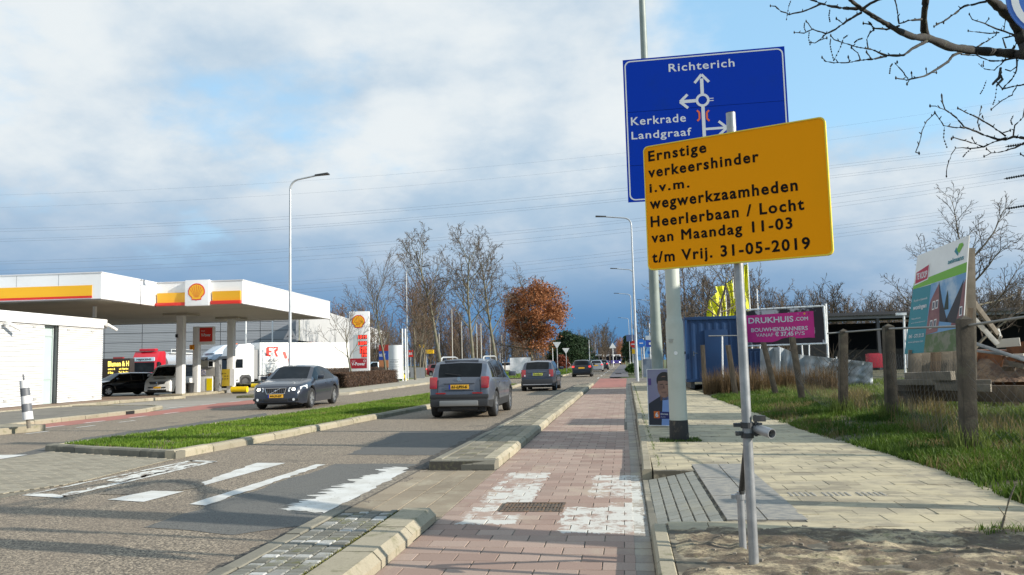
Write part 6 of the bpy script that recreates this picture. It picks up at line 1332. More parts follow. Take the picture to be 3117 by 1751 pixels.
for i, (px, y_) in enumerate(((1338, 1015), (1378, 940), (1407, 980), (1453, 985), (1466, 985), (1493, 1025), (1529, 1020), (1563, 1055))):
    dd_ = (95, 100, 104, 108, 100, 125, 130, 150)[i]; p = atD(px, 1105, dd_); t = thing('flagpole', ('bare pole just right of the left tall tree', 'bare flagpole left of the middle tall tree, rather tall', 'bare flagpole close left of the middle tall tree', 'bare flagpole right of the middle tree, thin', 'bare flagpole right of the middle tree, thicker', 'short bare flagpole left of the right tall tree', 'bare flagpole right of the right tall tree', 'last bare pole before the white banner')[i], 'flagpole', (p.x, p.y, 0), 0, 'bare flagpoles beyond the junction'); MB().cyl((0, 0, 0), (0, 0, Zof(p, y_)), .06 if i != 4 else .08, .04, 8).build('pole', mat('weathered_pole', (.50, .49, .44), .6), t)
# white cloth banner on the second median
p0, p1 = atD(1553, 1132, 92), atD(1617, 1134, 92); t = thing('white_banner', 'blank white sheet banner on a frame standing on the grass left of the grey hatchback', 'banner', (p0.x, p0.y, .08)); zt8 = Zof(p0, 1089); w_ = (p1-p0).length
m = MB(); V = []; 
for i in range(21):
    for j in range(9): V.append((w_*i/20+.0, .02*math.sin(i*.5)+.012*math.sin(j+i*.4), (p0.z*0)+.05+(zt8-.15)*j/8))
m.add(V, [(i*9+j, (i+1)*9+j, (i+1)*9+j+1, i*9+j+1) for i in range(20) for j in range(8)]); m.build('sheet', mat('white_sheet', (.80, .80, .82), .6), t, smooth=True, angle=80); MB().cyl((0, .15, -.05), (0, .15, zt8), .04, n=6).cyl((w_, .15, -.05), (w_, .15, zt8), .04, n=6).cyl((0, .15, zt8-.05), (w_, .15, zt8-.05), .03, n=6).build('frame', steel_dark, t)
# round pole sign by the suv, and give-way signs ahead
p = atD(1523, 1140, 62); t = thing('ring_sign', 'thin pole with an empty metal ring, seen over the roof of the silver-grey off-road car', 'traffic sign', (p.x, p.y, 0)); z = Zof(p, 1075); MB().cyl((0, 0, 0), (0, 0, z), .035).build('pole', galv, t)
m = MB(); m.tube([(.2+.22*math.cos(a), 0, z-.15+.3*math.sin(a)) for a in [i*2*PI/14 for i in range(15)]], .012, 5); m.build('ring', steel_dark, t)
for px, y0_, d_, lab in ((1724, 1066, 92, 'back of a white triangular give-way sign nearer the evergreen tree'), (1697, 1050, 80, 'white triangular sign on a slanted double pole right of the oak')):
    p = atD(px, 1110, d_); t = thing('give_way_sign', lab, 'traffic sign', (p.x, p.y, 0)); z = Zof(p, y0_+10); MB().cyl((0, .03, 0), (0, .03, z), .045).build('pole', galv, t); MB().prismY([(0, z-.05), (.42, z+.6), (-.42, z+.6)], -.01, .02).build('panel', white_paint, t)
# ================================================================== VEHICLES
def paint(name, c, metal=.15, rough=.30): return mat(name, c, rough, metal=metal, coat=.7, dirt=(2.2, tuple(min(1, x*.9+.008) for x in c), .52, .85))
def lerpl(P, y):
    return float(np.interp(y, [p[0] for p in P], [p[1] for p in P]))
def wheel(parent, x, y, r, side, w=.21, rimm=alloy, spokes=5):
    m = MB(); h = w/2; prof = [(r*.62, -h*.9), (r*.66, -h), (r*.93, -h), (r, -h*.7), (r, h*.7), (r*.93, h), (r*.66, h), (r*.62, h*.9)]
    m.lathe(prof, 28, 'X'); m.lathe([(r*.62, -h*.9), (0, -h*.9)], 28, 'X')
    wl = m.build('wheel', rubber, parent, (x, y, r), (0, 0, 0 if side > 0 else PI), smooth=True, angle=50)
    k = MB(); k.lathe([(r*.63, h*.95), (r*.63, h*.4), (r*.55, h*.3)], 28, 'X'); k.lathe([(0, h*.85), (r*.12, h*.85), (r*.14, h*.3)], 12, 'X')
    for i in range(spokes):
        a = 2*PI*i/spokes; c, s = math.cos(a), math.sin(a); q = .055 if spokes <= 5 else .035
        k.add([(h*.8, c*r*.1-s*q*.8, s*r*.1+c*q*.8), (h*.8, c*r*.1+s*q*.8, s*r*.1-c*q*.8), (h*.85, c*r*.62+s*q, s*r*.62-c*q), (h*.85, c*r*.62-s*q, s*r*.62+c*q), (h*.3, c*r*.1-s*q*.8, s*r*.1+c*q*.8), (h*.3, c*r*.1+s*q*.8, s*r*.1-c*q*.8), (h*.3, c*r*.62+s*q, s*r*.62-c*q), (h*.3, c*r*.62-s*q, s*r*.62+c*q)],
              [(0, 1, 2, 3), (0, 4, 5, 1), (1, 5, 6, 2), (2, 6, 7, 3), (3, 7, 4, 0)])
    k.build('rim', rimm, wl)
    MB().lathe([(0, h*.25), (r*.55, h*.25)], 20, 'X').build('brake_disc', steel_dark, wl)
def car(name, label, cat, loc, rz, L, W, top, belt, axles, r, pm, cladding=None, roofw=.60, wind=None, rear=None, side=None, pillars=(), bot=.22, group=None, detail=True, rimm=alloy, spokes=5, seams=(), frw=.24, rrw=.14, arch=1.18, tum=.5):
    t = thing(name, label, cat, loc, rz, group); hl = L/2; ys = sorted(set([round(-hl+.05*k, 4) for k in range(int(L/.05)+1)]+[hl]+[p[0] for p in top]+list(wind or ())+list(rear or ())+list(side or ())))
    ys = [y for i, y in enumerate(ys) if i == 0 or y-ys[i-1] > .004]
    rz_max = max(p[1] for p in top)
    def hw(y):
        k = frw if y > 0 else rrw; u = max(0., (abs(y)-.62*hl)/(.38*hl)); return W/2*(1-k*u**2.6)
    P = []
    for y in ys:
        w = hw(y); zt = lerpl(top, y); bl = min(lerpl(belt, y), zt-.05); zb = bot
        for ay in axles:
            ra = r*arch
            if abs(y-ay) < ra: zb = max(zb, r+math.sqrt(ra*ra-(y-ay)**2)*1.0)
        e = max(0., (abs(y)-(hl-.25))/.25); zb = max(zb, bot+.05*e)
        g = min(1., max(0., (zt-lerpl(belt, y))/(rz_max-lerpl(belt, y)))); wt = (w-.10)*(1-g)+(W/2*roofw*1.16)*g; wt = min(wt, w-.06)
        z3 = max(zb+.03, min(.46, bl-.25)); z4 = max(z3+.02, min(.66, bl-.12)); z5 = max(z4+.02, bl-.10)
        ring_ = [(0, zb), (w-.10, zb), (w-.03, zb), (w, z3), (w+.0, z4), (w-.012, z5), (w-.055, bl), (None, None), (wt, zt-.05*(.4+.6*g)), (wt*.80, zt-.012), (0, zt+.015*g)]
        a, b = ring_[6], ring_[8]; b = (min(b[0], a[0]-.01), max(b[1], a[1]+.01)); ring_[8] = b; ring_[9] = (b[0]*.82, max(ring_[9][1], b[1]+.005)); ring_[10] = (0, max(ring_[10][1], ring_[9][1]+.004))
        ring_[7] = ((a[0]*.55+b[0]*.45)+.012*g, a[1]*.5+b[1]*.5); P.append(ring_)
    groups = {}
    def put(key, verts, flip):
        m = groups.setdefault(key, ([], {}, [])); idx = []
        for v in verts:
            q = (round(v[0], 5), round(v[1], 5), round(v[2], 5))
            if q not in m[1]: m[1][q] = len(m[0]); m[0].append(q)
            idx.append(m[1][q])
        if len(set(idx)) >= 3:
            idx = [v for i, v in enumerate(idx) if v not in idx[:i]]; m[2].append(tuple(idx[::-1] if flip else idx))
    nr = 11
    for i in range(len(ys)-1):
        ym = (ys[i]+ys[i+1])/2
        for j in range(nr-1):
            key = 'body'
            gl = wind and wind[0] <= ym <= wind[1]; rg = rear and rear[0] <= ym <= rear[1]
            if j >= 9 and gl: key = 'windscreen'
            elif j >= 9 and rg: key = 'rear_window'
            elif j == 8 and (gl or rg): key = 'body'
            elif j in (6, 7) and side and side[0] <= ym <= side[1] and (lerpl(top, ym)-lerpl(belt, ym)) > .16:
                key = 'pillar' if any(abs(ym-p) < .045 for p in pillars) else 'side_window%d' % sum(ym > p for p in pillars)
                if j == 7 and P[i][8][1]-P[i][7][1] < .05: key = 'body'
            elif cladding and j <= 2: key = 'trim'
            elif j == 0: key = 'trim'
            for sx in (1, -1):
                q = [(sx*P[i][j][0], ys[i], P[i][j][1]), (sx*P[i+1][j][0], ys[i+1], P[i+1][j][1]), (sx*P[i+1][j+1][0], ys[i+1], P[i+1][j+1][1]), (sx*P[i][j+1][0], ys[i], P[i][j+1][1])]
                kq = key+('%d' % [abs(ym-p) < .045 for p in pillars].index(True) if key == 'pillar' else ''); put(kq+('L' if sx < 0 and key[:4] in ('side', 'pill') else ''), q, sx < 0)
    for i, fl in ((0, False), (len(ys)-1, True)):
        poly = [(x, ys[i], z) for x, z in P[i][1:]]+[(-x, ys[i], z) for x, z in P[i][1:-1][::-1]]
        lo = [(x, ys[i], z) for x, z in P[i][1:5]]; lo = lo+[(-x, y, z) for x, y, z in lo[::-1]]; hi = [(x, ys[i], z) for x, z in P[i][4:]]; hi = hi+[(-x, y, z) for x, y, z in hi[:-1][::-1]]
        put('trim' if cladding else 'body', lo, fl); put('body', hi, fl)
    for key, (vs, _, fs) in groups.items():
        me = bpy.data.meshes.new(key); me.from_pydata(vs, [], fs)
        nm = {'body': 'body', 'trim': 'lower_trim'}.get(key, 'side_window' if key.startswith('side') else 'pillar' if key.startswith('pill') else key)
        mm_ = {'body': pm, 'trim': cladding or black, 'pillar': black}.get(nm if nm == 'pillar' else key, glass); me.materials.append(mm_)
        bm = bmesh.new(); bm.from_mesh(me); bmesh.ops.recalc_face_normals(bm, faces=bm.faces); bm.to_mesh(me); bm.free()
        me.polygons.foreach_set('use_smooth', [True]*len(me.polygons)); me.set_sharp_from_angle(angle=math.radians(38)); link(nm, me, t)
    MB().box(-W/2+.24, W/2-.24, -hl+.25, hl-.25, .17, .62).build('underbody', black, t)
    for ay in axles:
        for s in (1, -1): wheel(t, s*(W/2-.115), ay, r, s, rimm=rimm, spokes=spokes)
    if detail:
        my = wind[0]+.30
        for s in (1, -1):
            zb_ = lerpl(belt, my)+.06; MB().box(min(s*(W/2-.02), s*(W/2+.19)), max(s*(W/2-.02), s*(W/2+.19)), my-.02, my+.10, zb_-.01, zb_+.13).build('mirror', pm, t, bevel=.035)
        def ringat(y):
            k = min(range(len(ys)), key=lambda q: abs(ys[q]-y)); return P[k]
        for sy in seams:
            rg_ = ringat(sy)
            for s in (1, -1):
                pts = [(rg_[j][0]+.0015, rg_[j][1]) for j in (3, 4, 5, 6)]; m = MB()
                for (xa, za), (xb, zb2) in zip(pts[:-1], pts[1:]): m.add([(s*xa, sy-.006, za), (s*xa, sy+.006, za), (s*xb, sy+.006, zb2), (s*xb, sy-.006, zb2)], [(0, 1, 2, 3)])
                m.build('door_gap', black, t)
        for hy in [s_+.12 for s_ in seams[:2]]:
            rg_ = ringat(hy)
            for s in (1, -1): xh = rg_[5][0]; MB().box(min(s*(xh-.01), s*(xh+.025)), max(s*(xh-.01), s*(xh+.025)), hy, hy+.17, rg_[5][1]-.035, rg_[5][1]-.01).build('door_handle', pm, t, bevel=.008)
    return t, hw
def slab_rear(t, name, x0, x1, z0, z1, y0, y1, m, bevel=.015): return MB().box(x0, x1, y0, y1, z0, z1).build(name, m, t, bevel=bevel)
def plate(t, z, y, m, text=None, front=False, w=.52, h=.115):
    s = 1 if front else -1; MB().box(-w/2, w/2, min(y, y+s*.012), max(y, y+s*.012), z-h/2, z+h/2).build('number_plate', m, t)
    MB().box(-w/2 if not front else w/2-.045, -w/2+.045 if not front else w/2, min(y+s*.012, y+s*.014), max(y+s*.012, y+s*.014), z-h/2, z+h/2).build('blue_band', mat('plate_blue', (.01, .03, .3)), t)
    if text:
        fr_ = Fr((-w/2, y-.015, z-h/2), (1, 0, 0), (0, 0, 1)) if not front else Fr((w/2, y+.015, z-h/2), (-1, 0, 0), (0, 0, 1)); lettering(t, text, fr_, .075, .025, .07, .40, letter_k, .001)
# --- the grey off-road car in our lane
t, _ = car('offroad_car', 'metallic grey compact off-road car with roof rails driving away, orange number plate', 'car', (-4.20, 22.15, 0), 0, 4.12, 1.72,
    [(-2.06, .60), (-2.045, .74), (-2.03, .95), (-1.99, 1.05), (-1.72, 1.40), (-1.60, 1.47), (-1.2, 1.505), (-.2, 1.52), (.5, 1.47), (.72, 1.40), (1.28, 1.06), (1.85, .93), (2.0, .78), (2.06, .5)],
    [(-2.06, 1.04), (-1.6, 1.02), (1.2, .95), (2.06, .85)], (-1.30, 1.20), .335, paint('paint_suv_grey', (.11, .122, .15), .45), cladding=mat('cladding_grey', (.028, .029, .031), .5), wind=(.72, 1.28), rear=(-1.99, -1.72), side=(-1.62, 1.1), pillars=(-.95, .05), seams=(-.95, .02, 1.05), roofw=.66, spokes=6, bot=.27)
cl_ = MATS['cladding_grey']
for s in (1, -1):
    MB().prismX([(-2.085, .76), (-1.80, .78), (-1.84, 1.04), (-2.03, 1.06), (-2.06, 1.0)][::-1], min(s*.57, s*.765), max(s*.57, s*.765)).build('tail_light', red_lens, t, bevel=.03)
    MB().box(min(s*.35, s*.60), max(s*.35, s*.60), -2.09, -2.05, .625, .66).build('reflector', red_lens, t)
    pts = [(s*.56, -1.55, 1.44), (s*.56, -1.50, 1.54), (s*.56, -1.36, 1.565), (s*.57, .2, 1.575), (s*.56, .5, 1.54), (s*.55, .6, 1.42)]; MB().tube(pts, .02, 8).build('roof_rail', mat('rail_silver', (.62, .62, .60), .35, metal=.5), t, smooth=True)
MB().box(-.76, .76, -2.10, -1.85, .50, .61).build('bumper', cl_, t, bevel=.04); MB().box(-.75, .75, -2.12, -1.9, .30, .505).build('bumper', cl_, t, bevel=.05)
MB().box(-.50, .50, -2.145, -2.0, .32, .46).build('skid_plate', mat('skid_silver', (.28, .28, .27), .4, metal=.5), t, bevel=.03)
MB().box(-.40, .40, -2.072, -2.02, .88, .90).build('tailgate_grip', MATS['paint_suv_grey'], t, bevel=.006); plate(t, .80, -2.066, plate_y, '61-LPH-6')
MB().box(-.37, .37, -2.058, -2.04, .70, .715).build('tailgate_gap', black, t); MB().lathe([(0, 0), (.05, 0), (.045, .01)], 14, 'Y', (0, -2.045, 1.0)).build('badge', chrome, t)
for s in (1, -1): MB().hexa([(s*.555, -2.075, .63), (s*.567, -2.075, .63), (s*.567, -2.03, .63), (s*.555, -2.03, .63), (s*.535, -2.05, .98), (s*.547, -2.05, .98), (s*.547, -2.0, .98), (s*.535, -2.0, .98)]).build('tailgate_seam', black, t)
MB().box(-.45, .45, -1.66, -1.56, 1.44, 1.49).build('spoiler', MATS['paint_suv_grey'], t, bevel=.02); MB().cyl((.05, -2.0, 1.09), (-.38, -1.95, 1.15), .009, n=5).build('wiper', black, t)
MB().box(-.25, .45, -1.9, -1.3, .20, .33).build('silencer', steel_dark, t, bevel=.03)
# --- dark grey saloon coming towards us
t, _ = car('saloon_car', 'dark blue-grey saloon with lit headlights driving towards the camera past the filling station', 'car', (-11.85, 28.1, 0), PI+.075, 4.75, 1.90,
    [(-2.375, .55), (-2.34, .85), (-2.22, 1.02), (-1.72, 1.09), (-1.15, 1.38), (-.55, 1.475), (0., 1.485), (.35, 1.44), (1.13, 1.02), (1.75, .93), (2.08, .86), (2.25, .79), (2.33, .70), (2.375, .52)],
    [(-2.375, 1.0), (-1.3, .98), (1.1, .92), (2.375, .78)], (-1.36, 1.39), .345, paint('paint_saloon', (.022, .026, .038)), wind=(.35, 1.13), rear=(-1.72, -1.15), side=(-1.45, .95), pillars=(-.42,), seams=(-1.15, -.42, .95), roofw=.60, spokes=5, bot=.2)
pmv = MATS['paint_saloon']
for s in (1, -1):
    MB().hexa([(s*.42, 2.375, .60), (s*.80, 2.24, .60), (s*.93, 1.86, .68), (s*.5, 2.0, .60), (s*.44, 2.315, .735), (s*.80, 2.18, .76), (s*.915, 1.84, .82), (s*.5, 2.0, .74)]).build('headlight', clear_lens, t, bevel=.015)
    MB().lathe([(0, .03), (.055, .03), (.06, .01), (.06, 0)], 16, 'Y', (s*.60, 2.31, .67)).build('headlight_lamp', mat('lit_lamp', (.9, .9, .8), .3, emit=((1, .93, .75), 5.)), t)
    MB().box(min(s*.45, s*.78), max(s*.45, s*.78), 2.30, 2.385, .30, .38).build('fog_recess', black, t, bevel=.02); MB().lathe([(0, 0), (.045, 0)], 12, 'Y', (s*.62, 2.39, .34)).build('fog_lamp', clear_lens, t)
    MB().box(min(s*.925, s*.905), max(s*.925, s*.905), -.95, .9, .52, .56).build('side_strip', black, t)
    MB().box(min(s*.90, s*1.10), max(s*.90, s*1.10), .66, .675, 1.0, 1.12).build('mirror_glass', chrome, t)
MB().prismY([(-.36, .72), (.36, .72), (.30, .54), (-.30, .54)], 2.28, 2.385).build('grille', black, t)
m = MB(); 
for k in range(9): m.box(-.28+k*.068, -.27+k*.068, 2.386, 2.392, .56, .70)
m.build('grille_bar', mat('grille_grey', (.12, .12, .13), .4), t)
m = MB()
for a, b in (((-.37, .725), (.37, .725)), ((.37, .725), (.31, .535)), ((.31, .535), (-.31, .535)), ((-.31, .535), (-.37, .725)), ((.18, .54), (-.18, .72))): m.cyl((a[0], 2.39, a[1]), (b[0], 2.39, b[1]), .009, n=6)
m.build('grille_frame', chrome, t); m = MB(); m.lathe([(0, .01), (.035, .005), (.035, 0)], 12, 'Y', (0, 2.395, .63)); m.build('badge', chrome, t)
MB().box(-.42, .42, 2.30, 2.39, .28, .38).build('air_intake', black, t, bevel=.02); plate(t, .46, 2.385, plate_y, '44-LX-GT', front=True)
MB().box(-.66, .66, 2.0, 2.34, .21, .26).build('front_lip', black, t, bevel=.02)
# --- grey hatchback ahead
t, _ = car('hatchback_car', 'dark grey hatchback with greenish yellow plate driving ahead of the off-road car', 'car', (-4.15, 40.2, 0), 0, 4.1, 1.72,
    [(-2.05, .58), (-2.03, .92), (-1.97, 1.04), (-1.62, 1.38), (-1.3, 1.44), (-.2, 1.47), (.5, 1.42), (1.2, .98), (1.85, .85), (2.0, .7), (2.05, .5)],
    [(-2.05, 1.0), (1.2, .92), (2.05, .8)], (-1.28, 1.22), .30, paint('paint_hatch', (.030, .037, .056)), cladding=mat('cladding_dark', (.035, .036, .04), .5), wind=(.5, 1.2), rear=(-1.97, -1.62), side=(-1.5, 1.0), pillars=(-.6,), seams=(-.6, .3), roofw=.62)
for s in (1, -1):
    MB().prismX([(-2.075, .68), (-1.82, .74), (-1.86, 1.0), (-2.02, 1.02)][::-1], min(s*.56, s*.765), max(s*.56, s*.765)).build('tail_light', red_lens, t, bevel=.02); MB().box(min(s*.57, s*.62), max(s*.57, s*.62), -2.085, -2.07, .70, .78).build('reversing_light', clear_lens, t)
plate(t, .80, -2.06, plate_g, '73-GGL-9'); MB().box(-.75, .75, -2.09, -1.9, .30, .58).build('bumper', MATS['cladding_dark'], t, bevel=.05); MB().box(-.45, .45, -2.07, -2.03, .90, .915).build('tailgate_grip', chrome, t)
MB().box(-.7, .7, -2.1, -2.08, .30, .33).build('lower_strip', mat('silver_strip', (.4, .4, .42), .4), t)
# --- further cars
def rearlights(t, W, z, y, w=.2, h=.14):
    for s in (1, -1): MB().box(min(s*(W/2-.06), s*(W/2-.06-w)), max(s*(W/2-.06), s*(W/2-.06-w)), y-.03, y+.12, z, z+h).build('tail_light', mat('lit_tail', (.5, .01, .02), .2, emit=((1, .06, .05), 1.2)), t, bevel=.015)
hatch = [(-2.1, .58), (-2.08, .92), (-2.0, 1.04), (-1.65, 1.40), (-1.3, 1.46), (-.2, 1.48), (.5, 1.43), (1.2, .98), (1.85, .85), (2.05, .7), (2.1, .5)]
sedan = [(-2.2, .58), (-2.18, .98), (-1.7, 1.04), (-1.1, 1.38), (-.4, 1.44), (.3, 1.40), (1.1, .98), (1.9, .82), (2.15, .68), (2.2, .5)]
def farcar(px, d, label, top, c, rz=0., L=4.2, name='hatchback_car', wy=None, z=0., lights=True, W=1.76, metal=.5):
    p = atD(px, 1100, d); tt, _ = car(name, label, 'car', (p.x, p.y+2, z), rz, L, W, top, [(-L/2, 1.0), (1.2, .93), (L/2, .8)], (-1.3, 1.3), .32, paint('paint_%d' % int(px), c, metal), wind=(.4, 1.15), rear=(-2.0, -1.3) if top is hatch else (-1.7, -1.1), side=(-1.4, 1.0), pillars=(-.5,), detail=True)
    if lights: rearlights(tt, W, .82, -L/2)
    MB().box(-.26, .26, -L/2-.01, -L/2+.05, .72, .84).build('number_plate', plate_y, tt); return tt
farcar(1769.5, 69, 'black hatchback with red tail lights driving away near the side road', hatch, (.015, .015, .017))
farcar(1814, 99, 'silver saloon driving away just ahead of the black hatchback', sedan, (.42, .44, .46), L=4.4, name='saloon_car')
farcar(1833, 118, 'dark car half hidden behind the silver saloon', hatch, (.03, .03, .035))
farcar(1836, 132, 'white car farthest along the lane in front of the buses', sedan, (.75, .75, .75), L=4.4, name='saloon_car', metal=0., lights=False)
p = G(1318, 1147, .08); t = farcar(1340, 90, 'small red hatchback on the side street among the bare trees', hatch, (.36, .015, .03), rz=-PI/2-.5, z=.0, metal=.1)
p = atD(1302, 1110, 108); farcar(1302, 108, 'dark red parked car with white headlights near the yellow banner', hatch, (.12, .01, .015), rz=PI-.9, lights=False); farcar(1318, 113, 'silver parked car behind the dark red one', hatch, (.5, .53, .56), rz=PI-1., lights=False)
farcar(1530, 128, 'white parked car seen between off-road car and white banner', hatch, (.7, .7, .7), rz=PI-1.2, lights=False, metal=0.)
farcar(1700, 150, 'grey parked car under the evergreens', hatch, (.3, .31, .32), rz=PI/2, lights=False)
# --- black car and white van at the pumps
mid_ = Gf(395, 1204); hd_ = Vector((-.51, -.86, 0)); lf_ = Vector((.86, -.51, 0)); cc = mid_-lf_*.86; cc.z = zfc(cc.y)
t, _ = car('estate_car', 'black estate car parked beside the shop wall in the shade of the canopy', 'car', cc, math.atan2(-hd_.x, hd_.y), 4.4, 1.8,
    [(-2.2, .6), (-2.18, .95), (-2.1, 1.05), (-1.75, 1.38), (-1.4, 1.44), (-.2, 1.47), (.5, 1.42), (1.2, .98), (1.9, .84), (2.12, .7), (2.2, .5)], [(-2.2, 1.02), (1.2, .94), (2.2, .8)], (-1.3, 1.36), .33, paint('paint_black', (.010, .010, .012), .2, .2), wind=(.5, 1.2), rear=(-2.1, -1.75), side=(-1.6, 1.0), pillars=(-.9, -.1), seams=(-.9, -.05))
for s in (1, -1): MB().hexa([(s*.45, 2.14, .60), (s*.85, 1.84, .60), (s*.86, 1.7, .70), (s*.5, 2.0, .70), (s*.45, 2.13, .74), (s*.84, 1.84, .76), (s*.85, 1.72, .78), (s*.5, 2.02, .77)]).build('headlight', clear_lens, t)
MB().box(-.4, .4, 2.14, 2.24, .42, .74).build('grille', chrome, t, bevel=.02); MB().box(-.34, .34, 2.242, 2.25, .46, .70).build('grille_mesh', black, t)
vc = Gf(478, 1204); vc = vc+AX*2.3; vc.z = zfc(vc.y)
t, _ = car('delivery_van', 'white van with black grille parked at the pump behind the first canopy column', 'van', vc, PI+ax, 4.7, 1.9,
    [(-2.35, 1.0), (-2.33, 1.7), (-2.25, 1.86), (-2.0, 1.9), (.3, 1.92), (.75, 1.87), (1.0, 1.76), (1.62, 1.20), (2.15, 1.0), (2.28, .82), (2.35, .5)], [(-2.35, 1.15), (1.5, 1.12), (2.35, .84)], (-1.5, 1.5), .34, paint('paint_van_white', (.76, .76, .74), 0., .35), wind=(1.0, 1.62), side=(-2.0, 1.45), pillars=(-.6, .45), seams=(.45, 1.35), roofw=.72, frw=.16, rimm=mat('hubcap', (.6, .6, .6), .4), spokes=7)
for s in (1, -1):
    MB().hexa([(s*.52, 2.28, .68), (s*.86, 2.06, .68), (s*.86, 1.95, .74), (s*.56, 2.15, .78), (s*.52, 2.24, .84), (s*.85, 2.04, .86), (s*.85, 1.95, .88), (s*.56, 2.13, .88)]).build('headlight', clear_lens, t); MB().box(min(s*.3, s*.56), max(s*.3, s*.56), 2.33, 2.37, .47, .53).build('bumper_vent', black, t)
MB().prismY([(-.52, .86), (.52, .86), (.46, .70), (-.46, .70)], 2.2, 2.31).build('grille', black, t); m = MB()
for k in range(3): m.box(-.45, .45, 2.31, 2.318, .72+k*.045, .735+k*.045)
m.build('grille_bar', galv, t); MB().lathe([(0, .01), (.07, .0)], 14, 'Y', (0, 2.32, .78)).build('badge', chrome, t); plate(t, .50, 2.352, plate_y, None, front=True); MB().box(-.35, .35, 1.9, 2.05, 1.075, 1.09).build('bonnet_vent', black, t); MB().box(-.6, .6, 2.3, 2.36, .27, .38).build('air_intake', black, t)
MB().box(.95, 1.13, .95, 1.1, 1.12, 1.36).build('wing_mirror', black, t, bevel=.03)
# --- lorries
def bx(t, name, x0, x1, y0, y1, z0, z1, m, bevel=0): return MB().box(x0, x1, y0, y1, z0, z1).build(name, m, t, bevel=bevel)
def cab(t, pm, dark=None, Hc=3.6, vis=True, stripe=None):
    # forward is +y, nose at y=0
    MB().prismX([(0, .45), (-2.25, .45), (-2.25, Hc-.2), (-1.9, Hc), (-.75, Hc-.05), (-.45, Hc-.45), (-.16, 2.75), (0, 1.55)][::1], -1.25, 1.25).build('body', pm, t, bevel=.08)
    MB().hexa([(-1.08, .02, 1.62), (1.08, .02, 1.62), (1.08, -.10, 1.62), (-1.08, -.10, 1.62), (-1.04, -.135, 2.62), (1.04, -.135, 2.62), (1.04, -.26, 2.62), (-1.04, -.26, 2.62)]).build('windscreen', glass, t)
    for s in (1, -1):
        MB().prismX([(-.35, 1.75), (-1.15, 1.75), (-1.15, 2.55), (-.55, 2.55)], min(s*1.24, s*1.262), max(s*1.24, s*1.262)).build('side_window', glass, t)
        bx(t, 'mirror', min(s*1.32, s*1.55), max(s*1.32, s*1.55), -.35, -.15, 1.75, 2.65, black, .04); bx(t, 'mirror_arm', min(s*1.24, s*1.4), max(s*1.24, s*1.4), -.3, -.26, 2.5, 2.55, black)
        bx(t, 'headlight', min(s*.78, s*1.18), max(s*.78, s*1.18), -.1, .03, .62, .85, clear_lens, .02)
        bx(t, 'step', min(s*1.15, s*1.27), max(s*1.15, s*1.27), -.75, -.2, .35, .46, steel_dark); bx(t, 'step', min(s*1.15, s*1.27), max(s*1.15, s*1.27), -.75, -.2, .62, .70, steel_dark)
    bx(t, 'grille', -.85, .85, -.1, .04, .95, 1.5, dark or steel_dark, .02); bx(t, 'bumper', -1.25, 1.25, -.3, .1, .35, .60, dark or steel_dark, .05)
    if vis: MB().prismX([(.10, 2.60), (.30, 2.62), (.0, 2.86), (-.15, 2.86)], -1.15, 1.15).build('sun_visor', black, t)
    for x_ in (-.4, 0, .4): bx(t, 'roof_lamp', x_-.08, x_+.08, -1.0, -.85, Hc-.02, Hc+.06, mat('amber_lamp', (.6, .12, .02), .3))
    m = MB(); m.prismX([(-.85, .3), (-.85, .9), (-1.05, 1.12), (-1.75, 1.12), (-1.95, .9), (-1.95, .3)], -1.265, -1.0).prismX([(-.85, .3), (-.85, .9), (-1.05, 1.12), (-1.75, 1.12), (-1.95, .9), (-1.95, .3)], 1.0, 1.265); m.build('wheel_arch', steel_dark, t)
def twheels(t, ys, r=.5):
    for y in ys:
        for s in (1, -1): wheel(t, s*1.12, y, r, s, w=.32, rimm=alloy, spokes=8)
# white lorry with white box
Hd = Vector((-.62, -.78, 0)); Lf = Vector((.78, -.62, 0)); Pw = atD(744.6, 1150, 73); Pw.z = -.2; O_ = Pw-Lf*1.12+Hd*1.4; O_.z = -.22; rzT = math.atan2(-Hd.x, Hd.y)
wt_ = thing('box_lorry', 'white lorry with a long white box body bearing a red emblem, parked beyond the pumps', 'lorry', O_, rzT)
cab(wt_, paint('paint_lorry_white', (.74, .74, .73), 0., .3), Hc=3.95); twheels(wt_, (-1.4,))
bx(wt_, 'chassis', -.5, .5, -13.5, -2.2, .75, 1.0, steel_dark); twheels(wt_, (-9.6, -10.9)); bx(wt_, 'fuel_tank', -1.2, -.75, -5.2, -2.7, .5, .98, galv, .08); bx(wt_, 'fuel_tank', .75, 1.2, -4.4, -2.7, .45, .98, mat('tank_wrapped', (.45, .42, .36), .6, var=(5., (.2, .18, .15), .45, .55)), .1)
bx(wt_, 'box_body', -1.27, 1.27, -12.6, -2.75, 1.05, 4.05, white_paint, .02); bx(wt_, 'gap_panel', -1.1, 1.1, -2.74, -2.3, .7, 3.4, mat('gap_grey', (.25, .25, .25), .6))
bx(wt_, 'front_edge', -1.29, 1.29, -2.85, -2.76, 1.0, 4.08, mat('edge_grey', (.5, .5, .5), .4))
